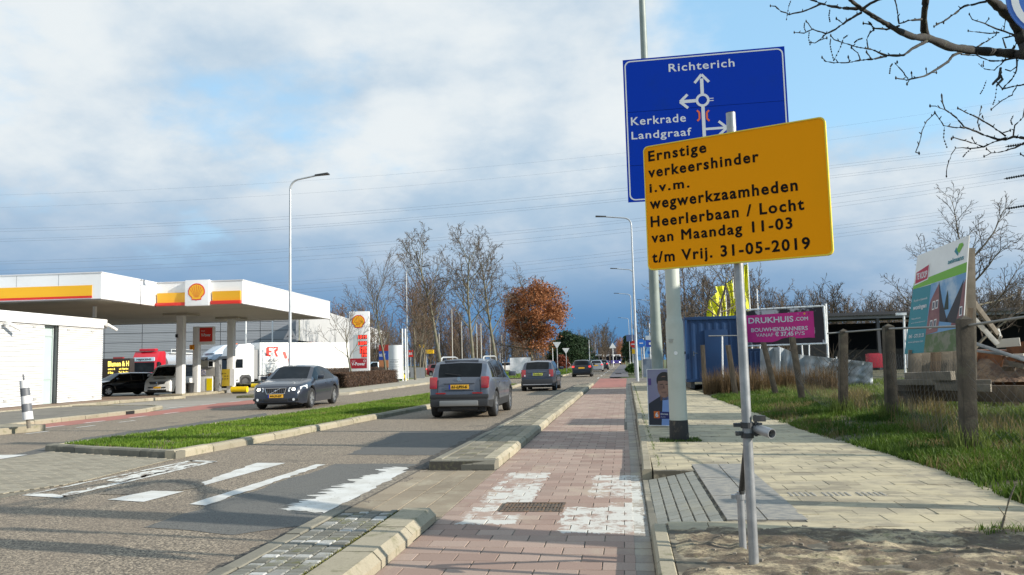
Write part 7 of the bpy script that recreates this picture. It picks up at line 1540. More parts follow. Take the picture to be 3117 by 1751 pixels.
# lettering on the left side of the box (the side facing the street): +x is right when facing forward, so left is -x
fl = Fr((-1.275, -2.85, 1.05), (0, -1, 0), (0, 0, 1)); fl.en = Vector((-1, 0, 0))
er = MB()
for pts in ([(.55, 2.5), (.75, 2.62), (1.25, 2.62), (1.25, 2.5), (.85, 2.5), (.85, 2.25), (1.1, 2.25), (1.1, 2.1), (.85, 2.1), (.85, 1.85), (1.05, 1.85), (1.0, 1.72), (.55, 1.72)], [(1.15, 2.42), (1.35, 2.62), (1.75, 2.62), (1.75, 2.25), (1.55, 2.12), (1.78, 1.68), (1.55, 1.68), (1.38, 2.05), (1.38, 2.3), (1.58, 2.42), (1.58, 2.5)]): fl.poly(er, pts, .004)
er.build('emblem', shell_r, wt_)
m = MB(); fl.poly(m, [(2.2, 2.1), (2.5, 2.15), (2.75, 1.5), (2.45, 1.45)], .004); fl.poly(m, [(2.7, 1.4), (2.85, 1.5), (3.05, 1.45), (3.05, .75), (2.85, .8), (2.8, 1.3)], .005); m.build('red_shapes', mat('print_soft_red', (.65, .10, .08)), wt_)
tx = mat('print_grey', (.16, .16, .16)); lettering(wt_, 'EXPO RENT', fl, .58, 1.2, .24, 1.25, tx, .005)
m = MB()
for i, (z, w_) in enumerate(((1.0, .9), (.62, .6), (.5, .8), (.38, .7), (.2, .45))): fl.rect(m, .58, .58+w_, z, z+.05, .004)
m.build('small_print', tx, wt_)
# the lorry beside it
O2 = O_+Vector(RT*-3.1)*1.0+Vector((-.4, 2.6, 0)); O2.z = -.22
t = thing('tanker_lorry', 'white lorry cab with black visor and sloping wind deflector, half hidden by the pump pillar', 'lorry', O2, rzT); cab(t, paint('paint_lorry_blue', (.45, .52, .60), 0., .3), dark=black, Hc=3.3); twheels(t, (-1.4,))
MB().prismX([(-.5, 3.2), (-2.3, 3.2), (-2.3, 4.05), (-1.6, 3.9)], -1.15, 1.15).build('wind_deflector', MATS['paint_lorry_blue'], t, bevel=.1)
bx(t, 'chassis', -.5, .5, -9, -2.2, .75, 1.0, steel_dark); MB().cyl((0, -9.5, 2.3), (0, -2.8, 2.3), 1.15, n=24).build('tank', chrome, t, smooth=True); twheels(t, (-7.5,))
# red lorry with silver tank
pr_ = atD(436, 1150, 80); O3 = Vector((pr_.x, pr_.y, -.27)); t = thing('red_lorry', 'red lorry with light bar over the windscreen towing a silver tank, facing the street', 'lorry', O3, PI+ax+.05)
cab(t, paint('paint_lorry_red', (.50, .015, .03), 0., .3), Hc=3.75, vis=False); twheels(t, (-1.4,)); bx(t, 'name_board', -1.05, 1.05, -.22, -.08, 2.72, 3.12, mat('board_pale', (.45, .60, .68), .4), .03); bx(t, 'roof_box', -.9, .7, -1.2, -.5, 3.75, 4.0, MATS['paint_lorry_red'], .05)
lettering(t, 'NIJSKENS', Fr((.75, -.075, 2.82), (-1, 0, 0), (0, 0, 1)), 0, 0, .18, 1.5, letter_k, .003)
m = MB(); m.cyl((0, -12, 2.35), (0, -2.9, 2.35), 1.2, n=28); m.build('tank', mat('tank_silver', (.62, .63, .66), .25, metal=.6), t, smooth=True); bx(t, 'walkway', -.6, .6, -11, -5, 3.58, 3.66, white_metal)
for y_ in (-11, -8, -5): bx(t, 'rail_post', -.6, -.55, y_, y_+.05, 3.66, 4.0, white_metal)
bx(t, 'rail', -.6, -.55, -11, -5, 3.98, 4.02, white_metal); bx(t, 'chassis', -.5, .5, -12, -2.2, .75, 1.05, steel_dark); twheels(t, (-9.5, -10.8))
# dark LED advertising trailer
pl2 = atD(352, 1150, 66); t = thing('led_trailer', 'dark advertising panel with glowing yellow script above the black estate car', 'advertising panel', (pl2.x, pl2.y, -.2), hd2)
kk = F/66; w_ = 86/kk; zt9 = Zof(pl2, 1092)+.2; zb9 = Zof(pl2, 1135)+.2
bx(t, 'cabinet', -w_/2, w_/2, 0, .8, .5, zt9, mat('cabinet_brown', (.035, .025, .02), .5), .03); bx(t, 'roof_light', -.3, .5, .1, .4, zt9, zt9+.12, mat('rl_red', (.25, .02, .02)))
fl2 = Fr((-w_/2, -.003, 0), (1, 0, 0), (0, 0, 1)); ledy = mat('led_yellow', (.8, .6, .1), .5, emit=((1., .72, .12), 1.6))
lettering(t, 'Blumen & H', fl2, w_*.22, zt9-.62, .42, w_*.74, ledy, .002); lettering(t, 'ening &', fl2, w_*.22, zt9-.92, .16, .6, ledy, .002); lettering(t, 'uit Heerlen', fl2, w_*.62, zt9-.92, .16, .75, ledy, .002); lettering(t, 'd Exp', fl2, w_*.22, zt9-1.22, .18, .45, ledy, .002); lettering(t, 'Tel: Berlin', fl2, w_*.60, zt9-1.22, .18, .8, ledy, .002)
for y_ in (.1, .65): MB().lathe([(0, -.1), (.33, -.1), (.33, .1), (0, .1)], 12, 'X', (.8, y_, .33)).build('wheel', rubber, t)
# van behind the pylon
p = atD(1140, 1110, 88); t, _ = car('delivery_van', 'white and light blue van parked behind the price pylon', 'van', (p.x, p.y, -.1), PI-.7, 4.9, 1.9, [(-2.45, 1.), (-2.4, 1.9), (.7, 1.95), (1.7, 1.25), (2.3, 1.), (2.45, .5)], [(-2.45, 1.2), (2.45, .85)], (-1.5, 1.55), .34, paint('paint_van_blue', (.50, .66, .75), 0.), wind=(.75, 1.65), side=(.1, 1.5), pillars=(), roofw=.72, detail=False)
# buses
bus_w = mat('bus_white', (.72, .72, .72), .4); bus_v = mat('bus_violet', (.10, .08, .30), .4)
def bus(px, d, label, L=11., head=True, g='buses at the end of the road'):
    p = atD(px, 1100, d); t = thing('bus', label, 'bus', (p.x, p.y, 0), 0, g); bx(t, 'lower_body', -1.25, 1.25, 0, L, .35, 1.35, bus_v, .05); bx(t, 'window_band', -1.24, 1.24, .02, L-.02, 1.352, 2.5, glass); bx(t, 'roof', -1.25, 1.25, 0, L, 2.502, 3.05, bus_w, .1)
    for s in (1, -1): bx(t, 'headlight', s*.95-.14, s*.95+.14, -.02, .04, .6, .82, mat('lit_lamp', None)); bx(t, 'mirror', s*1.4-.1, s*1.4+.1, -.1, .1, 1.9, 2.5, black)
    bx(t, 'destination_display', -.9, .9, -.01, .02, 2.55, 2.85, black); bx(t, 'front_pillar', -.03, .03, -.01, .01, 1.36, 2.5, bus_w)
    for y_ in (2.5, L-3):
        for s in (1, -1): MB().lathe([(0, -.15), (.48, -.15), (.48, .15), (0, .15)], 14, 'X', (s*1.1, y_, .48)).build('wheel', rubber, t)
bus(1824, 232, 'dark fronted bus left of the pair, behind the white car'); bus(1858, 240, 'middle white roofed bus with violet front at the end of the road'); bus(1877, 246, 'right white roofed bus at the end of the road beside the pedestrian')
# ================================================================== PEOPLE FAR AWAY
def person(p, label, shirt=(.02, .02, .025), z=0., rz=0.):
    me = bpy.data.meshes.new('person'); bm = bmesh.new(); lay = bm.verts.layers.skin.verify()
    J = {'pel': (0, 0, .95), 'ch': (0, 0, 1.35), 'nk': (0, 0, 1.52), 'hd': (0, .02, 1.70), 'hip1': (.1, 0, .92), 'kn1': (.12, -.12, .5), 'an1': (.12, .02, .08), 'to1': (.12, -.14, .04), 'hip2': (-.1, 0, .92), 'kn2': (-.11, -.10, .5), 'an2': (-.11, .25, .1), 'to2': (-.11, .12, .04), 'sh1': (.19, 0, 1.43), 'el1': (.24, .06, 1.15), 'ha1': (.24, -.1, .92), 'sh2': (-.19, 0, 1.43), 'el2': (-.24, .06, 1.15), 'ha2': (-.24, -.08, .9)}
    Rd = {'pel': .14, 'ch': .15, 'nk': .055, 'hd': .10, 'hip1': .09, 'kn1': .06, 'an1': .045, 'to1': .04, 'hip2': .09, 'kn2': .06, 'an2': .045, 'to2': .04, 'sh1': .065, 'el1': .048, 'ha1': .035, 'sh2': .065, 'el2': .048, 'ha2': .035}
    vs = {}
    for k in J: v = bm.verts.new(J[k]); v[lay].radius = (Rd[k], Rd[k]*.85); vs[k] = v
    vs['pel'][lay].use_root = True
    for a, b in (('pel', 'ch'), ('ch', 'nk'), ('nk', 'hd'), ('pel', 'hip1'), ('hip1', 'kn1'), ('kn1', 'an1'), ('an1', 'to1'), ('pel', 'hip2'), ('hip2', 'kn2'), ('kn2', 'an2'), ('an2', 'to2'), ('ch', 'sh1'), ('sh1', 'el1'), ('el1', 'ha1'), ('ch', 'sh2'), ('sh2', 'el2'), ('el2', 'ha2')): bm.edges.new((vs[a], vs[b]))
    bm.to_mesh(me); bm.free(); me.materials.append(mat('clothes_dark', shirt, .8)); o = link('person', me, None, (p.x, p.y, z), (0, 0, rz)); o.modifiers.new('skin', 'SKIN'); s = o.modifiers.new('sub', 'SUBSURF'); s.levels = s.render_levels = 1
    return setp(o, label, 'person')
p = atD(1915, 1100, 190); person(p, 'pedestrian in dark clothes walking on the path at the far end beside the lamp')
# ================================================================== TREES
bark = mat('bark_grey', (.115, .10, .075), .9, var=(5., (.17, .15, .10), .4, .65), bump=(30., .8, .02))
bark_green = mat('bark_greenish', (.13, .125, .08), .9, var=(2., (.19, .17, .125), .4, .65), bump=(30., .8, .02))
twig_m = mat('twig_brown', (.08, .06, .043), .9, var=(.6, (.12, .09, .062), .4, .65))
twig_red = mat('twig_redbrown', (.15, .085, .05), .9, var=(.3, (.12, .09, .06), .4, .65))
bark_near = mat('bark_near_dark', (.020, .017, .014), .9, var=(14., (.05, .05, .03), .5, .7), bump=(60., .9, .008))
class Tree:
    def __init__(s, seed): s.r = random.Random(seed); s.segs = [[], []]     # 0 trunk+limbs, 1 twigs
    def tube(s, pts, rs, n, k): s.segs[k].append((pts, rs, n))
    def branch(s, p, d, L, r, lev, P):
        R = s.r; n = P['n'][min(lev, len(P['n'])-1)]; pts = [p.copy()]; dd = d.normalized(); rs = [r]; q = p.copy(); step = L/n
        for i in range(n):
            w = P['wob'][min(lev, len(P['wob'])-1)]
            dd = (dd+Vector((R.gauss(0, w), R.gauss(0, w), R.gauss(0, w)+P['up'][min(lev, len(P['up'])-1)]))).normalized()
            q = q+dd*step*R.uniform(.85, 1.15); pts.append(q.copy()); rs.append(r*(1-(i+1)/n*P['taper'][min(lev, len(P['taper'])-1)]))
        s.tube(pts, rs, P['sides'][min(lev, len(P['sides'])-1)], 0 if lev <= P['solid'] else 1)
        if lev >= P['levels']: return
        k = P['kids'][lev]; k = max(1, int(R.gauss(k, k*.12))); t0 = P['t0'][lev]
        for i in range(k):
            t = t0+(1-t0)*(i+R.uniform(0, .8))/k; t = min(t, .99); j = min(int(t*n), n-1); f = t*n-j; a = pts[j].lerp(pts[j+1], f); ra = rs[j]*(1-f)+rs[j+1]*f
            ax_ = (pts[j+1]-pts[j]).normalized(); ph = i*2.4+R.uniform(-.6, .6); o = ax_.orthogonal().normalized(); o.rotate(Matrix.Rotation(ph, 3, ax_).to_quaternion() if False else Matrix.Rotation(ph, 3, ax_))
            an = P['ang'][lev]*R.uniform(.75, 1.25); nd_ = ax_*math.cos(an)+o*math.sin(an)
            ll = L*P['len'][lev]*(1-P['fall'][lev]*(t-t0)/(1-t0+1e-6))*R.uniform(.8, 1.2)
            s.branch(a, nd_, ll, min(ra*.85, r*P['rad'][lev]*(1-.4*t)), lev+1, P)
    def mesh(s, k, minr=0.):
        Vs, Fs = [], []; b = 0
        for pts, rs, n in s.segs[k]:
            m = len(pts); prev = None
            for i, p in enumerate(pts):
                d = pts[min(i+1, m-1)]-pts[max(i-1, 0)]
                if prev is None: u = d.orthogonal().normalized()
                else: u = (prev-d.normalized()*prev.dot(d.normalized())); u = u.normalized() if u.length > 1e-4 else d.orthogonal().normalized()
                prev = u; v = d.normalized().cross(u); r = max(rs[i], minr)
                for q in range(n): a = 2*PI*q/n; w = p+u*(math.cos(a)*r)+v*(math.sin(a)*r); Vs.append((w.x, w.y, w.z))
            for i in range(m-1):
                for q in range(n): Fs.append((b+i*n+q, b+i*n+(q+1) % n, b+(i+1)*n+(q+1) % n, b+(i+1)*n+q))
            b += m*n
        return np.array(Vs, dtype=np.float32).reshape(-1, 3), np.array(Fs, dtype=np.int32).reshape(-1, 4)
def P_(**k):
    d = dict(n=(7, 6, 4, 3, 2), wob=(.05, .10, .14, .18, .2), up=(.02, .06, .05, .03, .02), taper=(.75, .85, .9, .9, .9), sides=(8, 5, 4, 3, 3), solid=1, levels=4, kids=(13, 8, 5, 4), t0=(.33, .25, .2, .2), ang=(.75, .7, .75, .8), len=(.48, .45, .42, .45), fall=(.45, .4, .3, .2), rad=(.42, .5, .5, .5)); d.update(k); return d
def bare_tree(name, label, p, h, r, seed, P, lean=(0, 0), m1=bark, m2=twig_m, minr=0., group=None, rz=0.):
    T = Tree(seed); T.branch(Vector((0, 0, -.1)), Vector((lean[0], lean[1], 1)), h*.92, r, 0, P); t = thing(name, label, 'tree', p, rz, group)
    link('trunk', npmesh('trunk', *T.mesh(0, minr), m1, True), t)
    V, Fq = T.mesh(1, minr); link('crown', npmesh('crown', V, Fq, m2), t); return t, T
# three tall bare trees by the junction
Pt = P_(levels=4, kids=(14, 8, 5, 3), ang=(.62, .62, .7, .8), len=(.42, .42, .45, .5), up=(.015, .085, .06, .03, .02), t0=(.34, .2, .2, .2), fall=(.35, .4, .3, .2))
for (px, d, ytop, lean, lab, sd) in ((1352, 84, 728, (-.24, 0), 'tall leafless tree, left of three, rising over the off-road car', 3), (1445, 86, 712, (-.16, .02), 'tall leafless tree in the middle of the three, the highest one', 8), (1512, 89, 752, (-.12, 0), 'tall leafless tree right of the three, beside the brown oak', 21)):
    p = atD(px, 1100, d); h = Zof(p, ytop); bare_tree('bare_tree', lab, Vector((p.x, p.y, 0)), h, .21, sd, Pt, lean, bark_green, twig_m, .017, 'tall bare trees by the junction')
# oak that kept its brown leaves
po_ = atD(1622, 1100, 112); ho = Zof(po_, 835); Po = P_(levels=3, kids=(18, 8, 6), ang=(1.1, .8, .8), len=(.50, .42, .4), t0=(.20, .2, .1), fall=(.35, .3, .2), up=(0, .06, .03, .02))
t, T = bare_tree('oak_tree', 'broad oak still carrying rust brown leaves at the roadside ahead', Vector((po_.x, po_.y, 0)), ho*.93, .30, 5, Po, (0, 0), bark, twig_m, .02)
rs = np.random.RandomState(4); cs_ = rs.normal(size=(150, 3)); cs_ /= np.linalg.norm(cs_, axis=1)[:, None]; cs_ *= rs.uniform(.35, 1., (150, 1))**.6; zc_ = 2.6+(ho-2.6)/2
cs_ = cs_*np.array([4.7, 4.3, (ho-3.6)/2])*rs.uniform(.85, 1.08, (150, 1))+np.array([0, 0, zc_]); k = 26000; c = cs_[rs.randint(0, 150, k)]+rs.normal(0, 1, (k, 3))*np.array([.62, .62, .42])
gap_ = np.array([fbm(a*.5, b*.5, 1., 3, 2)+fbm(c_*.6, a*.4, 1., 9, 2) for a, b, c_ in c]); c = c[gap_ > -.45]
def leaves(name, c, s, m, parent, seed):
    rs = np.random.RandomState(seed); n = len(c); a = rs.normal(size=(n, 3)); a /= np.linalg.norm(a, axis=1)[:, None]; b = np.cross(a, rs.normal(size=(n, 3))); b /= np.linalg.norm(b, axis=1)[:, None]; w = s*rs.uniform(.6, 1.3, (n, 1))
    V = np.stack([c-a*w, c+b*w*.6, c+a*w, c-b*w*.6], 1).reshape(-1, 3); Fq = (np.arange(n)[:, None]*4+np.array([[0, 1, 2, 3]])); return link(name, npmesh(name, V, Fq, m), parent)
oak_l = leafmat('oak_leaves', (.20, .075, .028), (.46, .20, .085), sc=.5, trans=.3); leaves('leaves', c, .14, oak_l, t, 7)
# hedge trees and slender group
Ps = P_(levels=3, kids=(9, 7, 5), ang=(.55, .6, .7), len=(.62, .45, .45), up=(.0, .10, .05, .02), t0=(.28, .15, .15), fall=(.3, .3, .2))
p = atD(1073, 1141, 57); bare_tree('bare_tree', 'small leafless tree in the hedge just in front of the price pylon', Vector((p.x, p.y, .1)), Zof(p, 970), .09, 11, P_(levels=3, kids=(7, 6, 4), ang=(.6, .6, .7), len=(.7, .45, .45), t0=(.36, .15, .15), up=(0, .08, .05, .02), fall=(.2, .3, .2)), (-.05, 0), bark_green, twig_m, .010, 'small trees planted in the hedge')
p = atD(1178, 1139, 62); bare_tree('bare_tree', 'dense upright leafless tree between price pylon and info sign', Vector((p.x, p.y, .1)), Zof(p, 868), .11, 12, P_(levels=3, kids=(12, 9, 6), ang=(.5, .55, .65), len=(.62, .42, .42), t0=(.33, .15, .15), up=(0, .10, .06, .02), fall=(.3, .3, .2)), (-.02, 0), bark_green, twig_m, .010, 'small trees planted in the hedge')
for i, (px, d, yt) in enumerate(((1264, 70, 905), (1277, 84, 900), (1286, 90, 905), (1297, 96, 915))):
    p = atD(px, 1141, d); bare_tree('bare_tree', ('slender tree with upright ochre twigs, %s of four right of the street lamp') % ('nearest and leftmost', 'second', 'third', 'farthest and rightmost')[i], Vector((p.x, p.y, 0)), Zof(p, yt), .12, 30+i, P_(levels=3, kids=(14, 10, 6), ang=(.42, .5, .6), len=(.6, .42, .42), t0=(.25, .15, .15), up=(0, .12, .07, .02), fall=(.35, .3, .2)), (0, 0), bark, twig_red, .014, 'slender trees by the left street lamp')
# woodland masses: merged real trees
VAR = []
for i in range(5):
    T = Tree(100+i); T.branch(Vector((0, 0, 0)), Vector((0, 0, 1)), 9.5, .13, 0, P_(levels=3, n=(6, 4, 3, 2), sides=(4, 3, 3, 3), kids=(15, 6, 3), ang=(.5, .6, .7), len=(.36, .45, .45), t0=(.18, .15, .15), up=(.02, .12, .06, .02), fall=(.45, .3, .2), solid=5)); V, Fq = T.mesh(0, .022); VAR.append((V, Fq))
def wood(name, label, pts, hmin, hmax, m, seed, cat='trees', kind='stuff'):
    rs = np.random.RandomState(seed); Vs, Fs = [], []; b = 0
    for x, y in pts:
        V, Fq = VAR[rs.randint(len(VAR))]; s = rs.uniform(hmin, hmax)/10.; a = rs.uniform(0, 2*PI); c, s_ = math.cos(a), math.sin(a); W_ = rs.uniform(.8, 1.15)
        Vs.append(np.stack([(V[:, 0]*c-V[:, 1]*s_)*s*W_+x, (V[:, 0]*s_+V[:, 1]*c)*s*W_+y, V[:, 2]*s-.3], 1)); Fs.append(Fq+b); b += len(V)
    o = link(name, npmesh(name, np.concatenate(Vs), np.concatenate(Fs), m)); setp(o, label, cat, None, kind); return o
rs = np.random.RandomState(1)
def belt_(px0, px1, d0, d1, n):
    out = []
    for k in range(n): px = rs.uniform(px0, px1); d = rs.uniform(d0, d1); p = atD(px, 1100, d); out.append((p.x, p.y))
    return out
wood('woodland', 'leafless brown woodland behind the showroom and the bare flagpoles', belt_(1000, 1660, 128, 190, 85), 8.5, 11.8, twig_red, 2)
wood('woodland', 'grey-brown leafless trees behind the side street left of the three tall trees', belt_(1120, 1420, 100, 125, 16), 6.5, 9.5, twig_m, 3)
wood('woodland', 'distant leafless woodland along the horizon behind the open shed', belt_(2230, 3300, 115, 175, 210), 9.5, 11.8, twig_m, 4)
wood('woodland', 'leafless trees behind the lamp masts and the blue container', belt_(1960, 2330, 75, 130, 50), 8, 11, twig_m, 5)
wood('woodland', 'bare trees at the far end of the road on the left', belt_(1740, 1860, 200, 260, 26), 8, 11, twig_m, 6)
wood('woodland', 'reddish bare poplars at the far end of the road on the right', belt_(1881, 1904, 280, 330, 14), 8, 10, mat('twig_orange', (.26, .11, .05), .9), 7)
wood('undergrowth', 'low brown brushwood at the foot of the left woodland', belt_(1000, 1660, 118, 150, 150), 3.5, 6, twig_m, 12)
wood('undergrowth', 'low grey brushwood at the foot of the trees behind the open shed', belt_(2000, 3300, 100, 150, 150), 3.5, 6.5, twig_m, 13)
# far horizon scrub so that no bare ground meets the sky
wood('distant_scrub', 'low distant scrub closing the horizon', belt_(-200, 3400, 260, 420, 60), 7, 10, twig_m, 8)
# evergreens
ever = leafmat('evergreen_needles', (.012, .030, .012), (.035, .065, .022), sc=.6)
def evergreen(px, d, yt, wid, label, seed, name='evergreen_tree', m=ever, zlow=.8):
    p = atD(px, 1100, d); h = Zof(p, yt); t = thing(name, label, 'tree', (p.x, p.y, 0)); MB().tube([(0, 0, 0), (.1, 0, h*.5), (0, 0, h*.95)], [.2, .14, .03], 7).build('trunk', bark, t)
    rs = np.random.RandomState(seed); n = 70; cl = []
    for k in range(n):
        z = rs.uniform(zlow, h*.97); u = z/h; R0 = wid*(1-u)**.55*rs.uniform(.3, 1.); a = rs.uniform(0, 2*PI); cc_ = np.array([R0*math.cos(a), R0*math.sin(a), z]); q = rs.normal(0, 1, (170, 3))*np.array([.16, .16, .09])*wid*.9+cc_; cl.append(q)
    leaves('crown', np.concatenate(cl), .16, m, t, seed+1)
evergreen(1722, 190, 1003, 3.6, 'dark evergreen tree right of the oak behind the white triangular signs', 41); evergreen(1745, 185, 1018, 3.8, 'second dark evergreen, right of the first', 42); evergreen(1690, 185, 1040, 3.2, 'low dark evergreen partly behind the oak', 43); evergreen(1772, 205, 1028, 4.2, 'dark evergreen nearest to the far road, right of the second', 44)
evergreen(1909, 270, 1022, 2.2, 'narrow dark conifer beside the reddish poplars', 45); evergreen(1918, 250, 1032, 2.0, 'narrow dark conifer behind the traffic signs on the right', 46)
evergreen(1712, 150, 1082, 1.4, 'reddish round bush on the verge left of the give-way sign', 47, 'bush', leafmat('red_bush', (.12, .03, .015), (.2, .06, .03)), .2)
evergreen(1925, 92, 1112, .8, 'small green verge bush beside the far lamp post', 48, 'bush', leafmat('green_bush', (.03, .08, .01), (.08, .16, .03)), .1)
# right side trees
p = atD(2158, 1100, 52); bare_tree('bare_tree', 'leafless tree behind the blue container with yellow flags beyond it', Vector((p.x, p.y, 0)), Zof(p, 800), .16, 51, P_(levels=4, kids=(12, 8, 5, 3), ang=(.9, .7, .8, .8), len=(.6, .45, .45, .45), t0=(.25, .2, .2, .2), up=(0, .04, .03, .02)), (.05, 0), bark, twig_m, .012)
p = atD(2960, 1100, 38); bare_tree('bare_tree', 'wide leafless tree with arching twigs rising behind the for-sale board', Vector((p.x, p.y, .1)), Zof(p, 740), .20, 52, P_(levels=4, kids=(13, 9, 6, 3), ang=(.95, .65, .6, .7), len=(.78, .42, .42, .45), t0=(.16, .15, .2, .2), up=(0, .05, .05, .02), fall=(.35, .4, .3, .2)), (-.04, 0), bark, twig_m, .009)
p = atD(1995, 1100, 95); bare_tree('bare_tree', 'leafless tree behind the blue bus stop sign', Vector((p.x, p.y, 0)), Zof(p, 930), .14, 53, P_(levels=3, kids=(13, 8, 5)), (0, 0), bark, twig_m, .016)
# ---- near branches hanging in from the upper right
nb_ = thing('near_tree', 'dark leafless tree leaning in from the upper right with knobbly twigs', 'tree', (5.6, 5.2, .1)); NB = Vector((5.6, 5.2, .1))
BR = [
 ([(2400, 420), (1896, 345), (1600, 320), (1440, 300), (1330, 255), (1280, 235), (1200, 235), (1100, 190), (1000, 135), (920, 85), (860, 45), (800, 0), (740, -60)], [34, 29, 27, 25, 24, 25, 19, 17, 14, 13, 12, 11, 9]),
 ([(1290, 250), (1268, 190), (1265, 120), (1278, 0), (1290, -120)], [23, 21, 20, 19, 17]),
 ([(900, 70), (840, 55), (740, 50), (640, 30), (560, 0), (500, -30)], [11, 11, 9, 8, 7, 5]), ([(620, 25), (560, 50), (500, 75), (420, 92), (370, 72), (330, 40), (300, 38)], [6, 5, 5, 5, 4, 4, 2]), ([(880, 60), (930, 20), (1000, -10)], [10, 9, 8]),
 ([(870, 80), (800, 120), (760, 150), (710, 185), (650, 215), (600, 195), (565, 185), (510, 208), (450, 205)], [8, 7, 6, 6, 5, 4, 4, 4, 2]), ([(650, 215), (610, 255), (580, 270), (555, 268)], [4, 4, 3, 3]), ([(565, 185), (540, 150), (525, 135)], [3, 3, 2]), ([(610, 255), (655, 240)], [3, 2]), ([(760, 150), (715, 118)], [3, 2]),
 ([(1280, 260), (1190, 310), (1140, 350), (1030, 350), (930, 310), (870, 303), (820, 290), (760, 270), (700, 250), (680, 225)], [11, 9, 8, 7, 6, 5, 5, 4, 3, 2]), ([(1030, 355), (940, 375), (860, 380), (790, 396), (700, 395), (650, 390), (625, 362)], [6, 6, 5, 4, 4, 3, 2]), ([(915, 300), (905, 250), (925, 210), (950, 188)], [5, 4, 4, 3]), ([(870, 378), (850, 335), (810, 300)], [4, 3, 3]), ([(800, 390), (790, 360)], [3, 2]), ([(940, 372), (905, 328)], [3, 2]),
 ([(1110, 165), (1030, 185), (960, 180), (930, 155), (885, 148)], [7, 6, 5, 4, 3]), ([(1250, 122), (1170, 130), (1110, 150), (1097, 60), (1080, -20)], [8, 6, 5, 4, 4]), ([(1250, 235), (1215, 225)], [4, 3]),
 ([(1500, 330), (1450, 350), (1420, 390), (1350, 435), (1270, 480), (1190, 495), (1160, 505), (1090, 492)], [10, 9, 8, 7, 6, 6, 4, 3]), ([(1165, 495), (1130, 450), (1090, 405), (1098, 392)], [4, 4, 3, 2]), ([(1285, 465), (1280, 435)], [3, 2]), ([(1175, 500), (1160, 530)], [3, 2]), ([(1190, 490), (1188, 460)], [3, 2]), ([(1320, 455), (1345, 458)], [3, 2]),
 ([(1660, 10), (1520, 40), (1440, 100), (1380, 140), (1330, 168)], [8, 7, 6, 5, 3]), ([(1380, 140), (1345, 150)], [3, 2]), ([(1400, 125), (1390, 145)], [3, 2]),
 ([(1600, -80), (1690, 5), (1750, 50), (1830, 120), (1870, 200), (1896, 290), (1990, 420)], [20, 24, 30, 34, 34, 34, 34]),
 ([(1850, 225), (1780, 200), (1720, 180), (1650, 150), (1570, 125), (1552, 90)], [6, 5, 5, 4, 3, 2]), ([(1740, 205), (1680, 212), (1620, 205), (1545, 195)], [4, 4, 3, 2]), ([(1600, 295), (1660, 260), (1720, 225), (1725, 205)], [6, 5, 4, 3]), ([(1780, 300), (1760, 240), (1830, 225), (1860, 250)], [6, 5, 5, 5]), ([(1650, 150), (1675, 118)], [3, 2]), ([(1770, 195), (1780, 125)], [3, 2]), ([(1820, 320), (1850, 270), (1896, 240)], [8, 7, 7]),
 ([(1500, 345), (1600, 350), (1680, 385), (1760, 382), (1850, 365)], [4, 4, 5, 6, 7]), ([(1610, 403), (1650, 435), (1710, 442), (1750, 405), (1780, 372)], [3, 3, 4, 5, 5]), ([(1750, 430), (1740, 490), (1700, 530)], [9, 10, 7]), ([(1740, 460), (1760, 500), (1725, 540)], [7, 8, 5]), ([(1850, 365), (1850, 440), (1820, 500), (1760, 560), (1720, 510)], [5, 5, 5, 5, 4]), ([(1960, 520), (1896, 532), (1830, 545), (1760, 562)], [6, 6, 5, 4]), ([(1850, 540), (1820, 600), (1760, 632), (1690, 690)], [4, 4, 3, 2]), ([(1780, 440), (1810, 450), (1850, 420)], [4, 4, 4]), ([(1640, 385), (1640, 415)], [3, 2]),
 ([(2100, 900), (1960, 882), (1896, 870), (1830, 860), (1780, 880), (1730, 878), (1640, 850), (1600, 830), (1520, 800), (1470, 740), (1400, 690), (1385, 650), (1378, 600)], [12, 11, 10, 9, 7, 7, 6, 6, 5, 5, 4, 4, 5]), ([(1390, 688), (1340, 670), (1305, 668)], [3, 2, 1.5]), ([(1520, 805), (1450, 802), (1390, 790), (1365, 750), (1335, 710)], [5, 4, 4, 4, 3]), ([(1780, 858), (1700, 800), (1620, 750), (1540, 712), (1480, 682)], [6, 5, 5, 4, 3]), ([(1620, 825), (1605, 770), (1620, 705), (1628, 675)], [4, 4, 3, 3]),
 ([(1780, 870), (1700, 898), (1640, 925), (1590, 905), (1520, 885), (1450, 865)], [7, 6, 5, 4, 4, 3]), ([(1640, 925), (1580, 935), (1510, 930), (1465, 935), (1440, 970), (1412, 1050), (1408, 1110)], [4, 4, 3, 2, 1.6, 1.4, 1.2]), ([(1896, 900), (1840, 932), (1760, 955), (1690, 965), (1645, 985)], [5, 5, 4, 3, 2]), ([(1690, 965), (1660, 938)], [3, 2]), ([(1335, 715), (1285, 760), (1255, 820), (1235, 910), (1215, 958), (1236, 966)], [1.6, 1.6, 1.6, 1.6, 1.4, 1]), ([(1830, 852), (1840, 790), (1890, 740), (1900, 690)], [5, 4, 4, 4]), ([(1590, 905), (1570, 870)], [3, 2]), ([(1450, 865), (1440, 875)], [3, 2]), ([(1640, 750), (1635, 735)], [2, 2]), ([(1770, 835), (1810, 822)], [4, 3]), ([(1896, 985), (1875, 970)], [4, 3]),
]
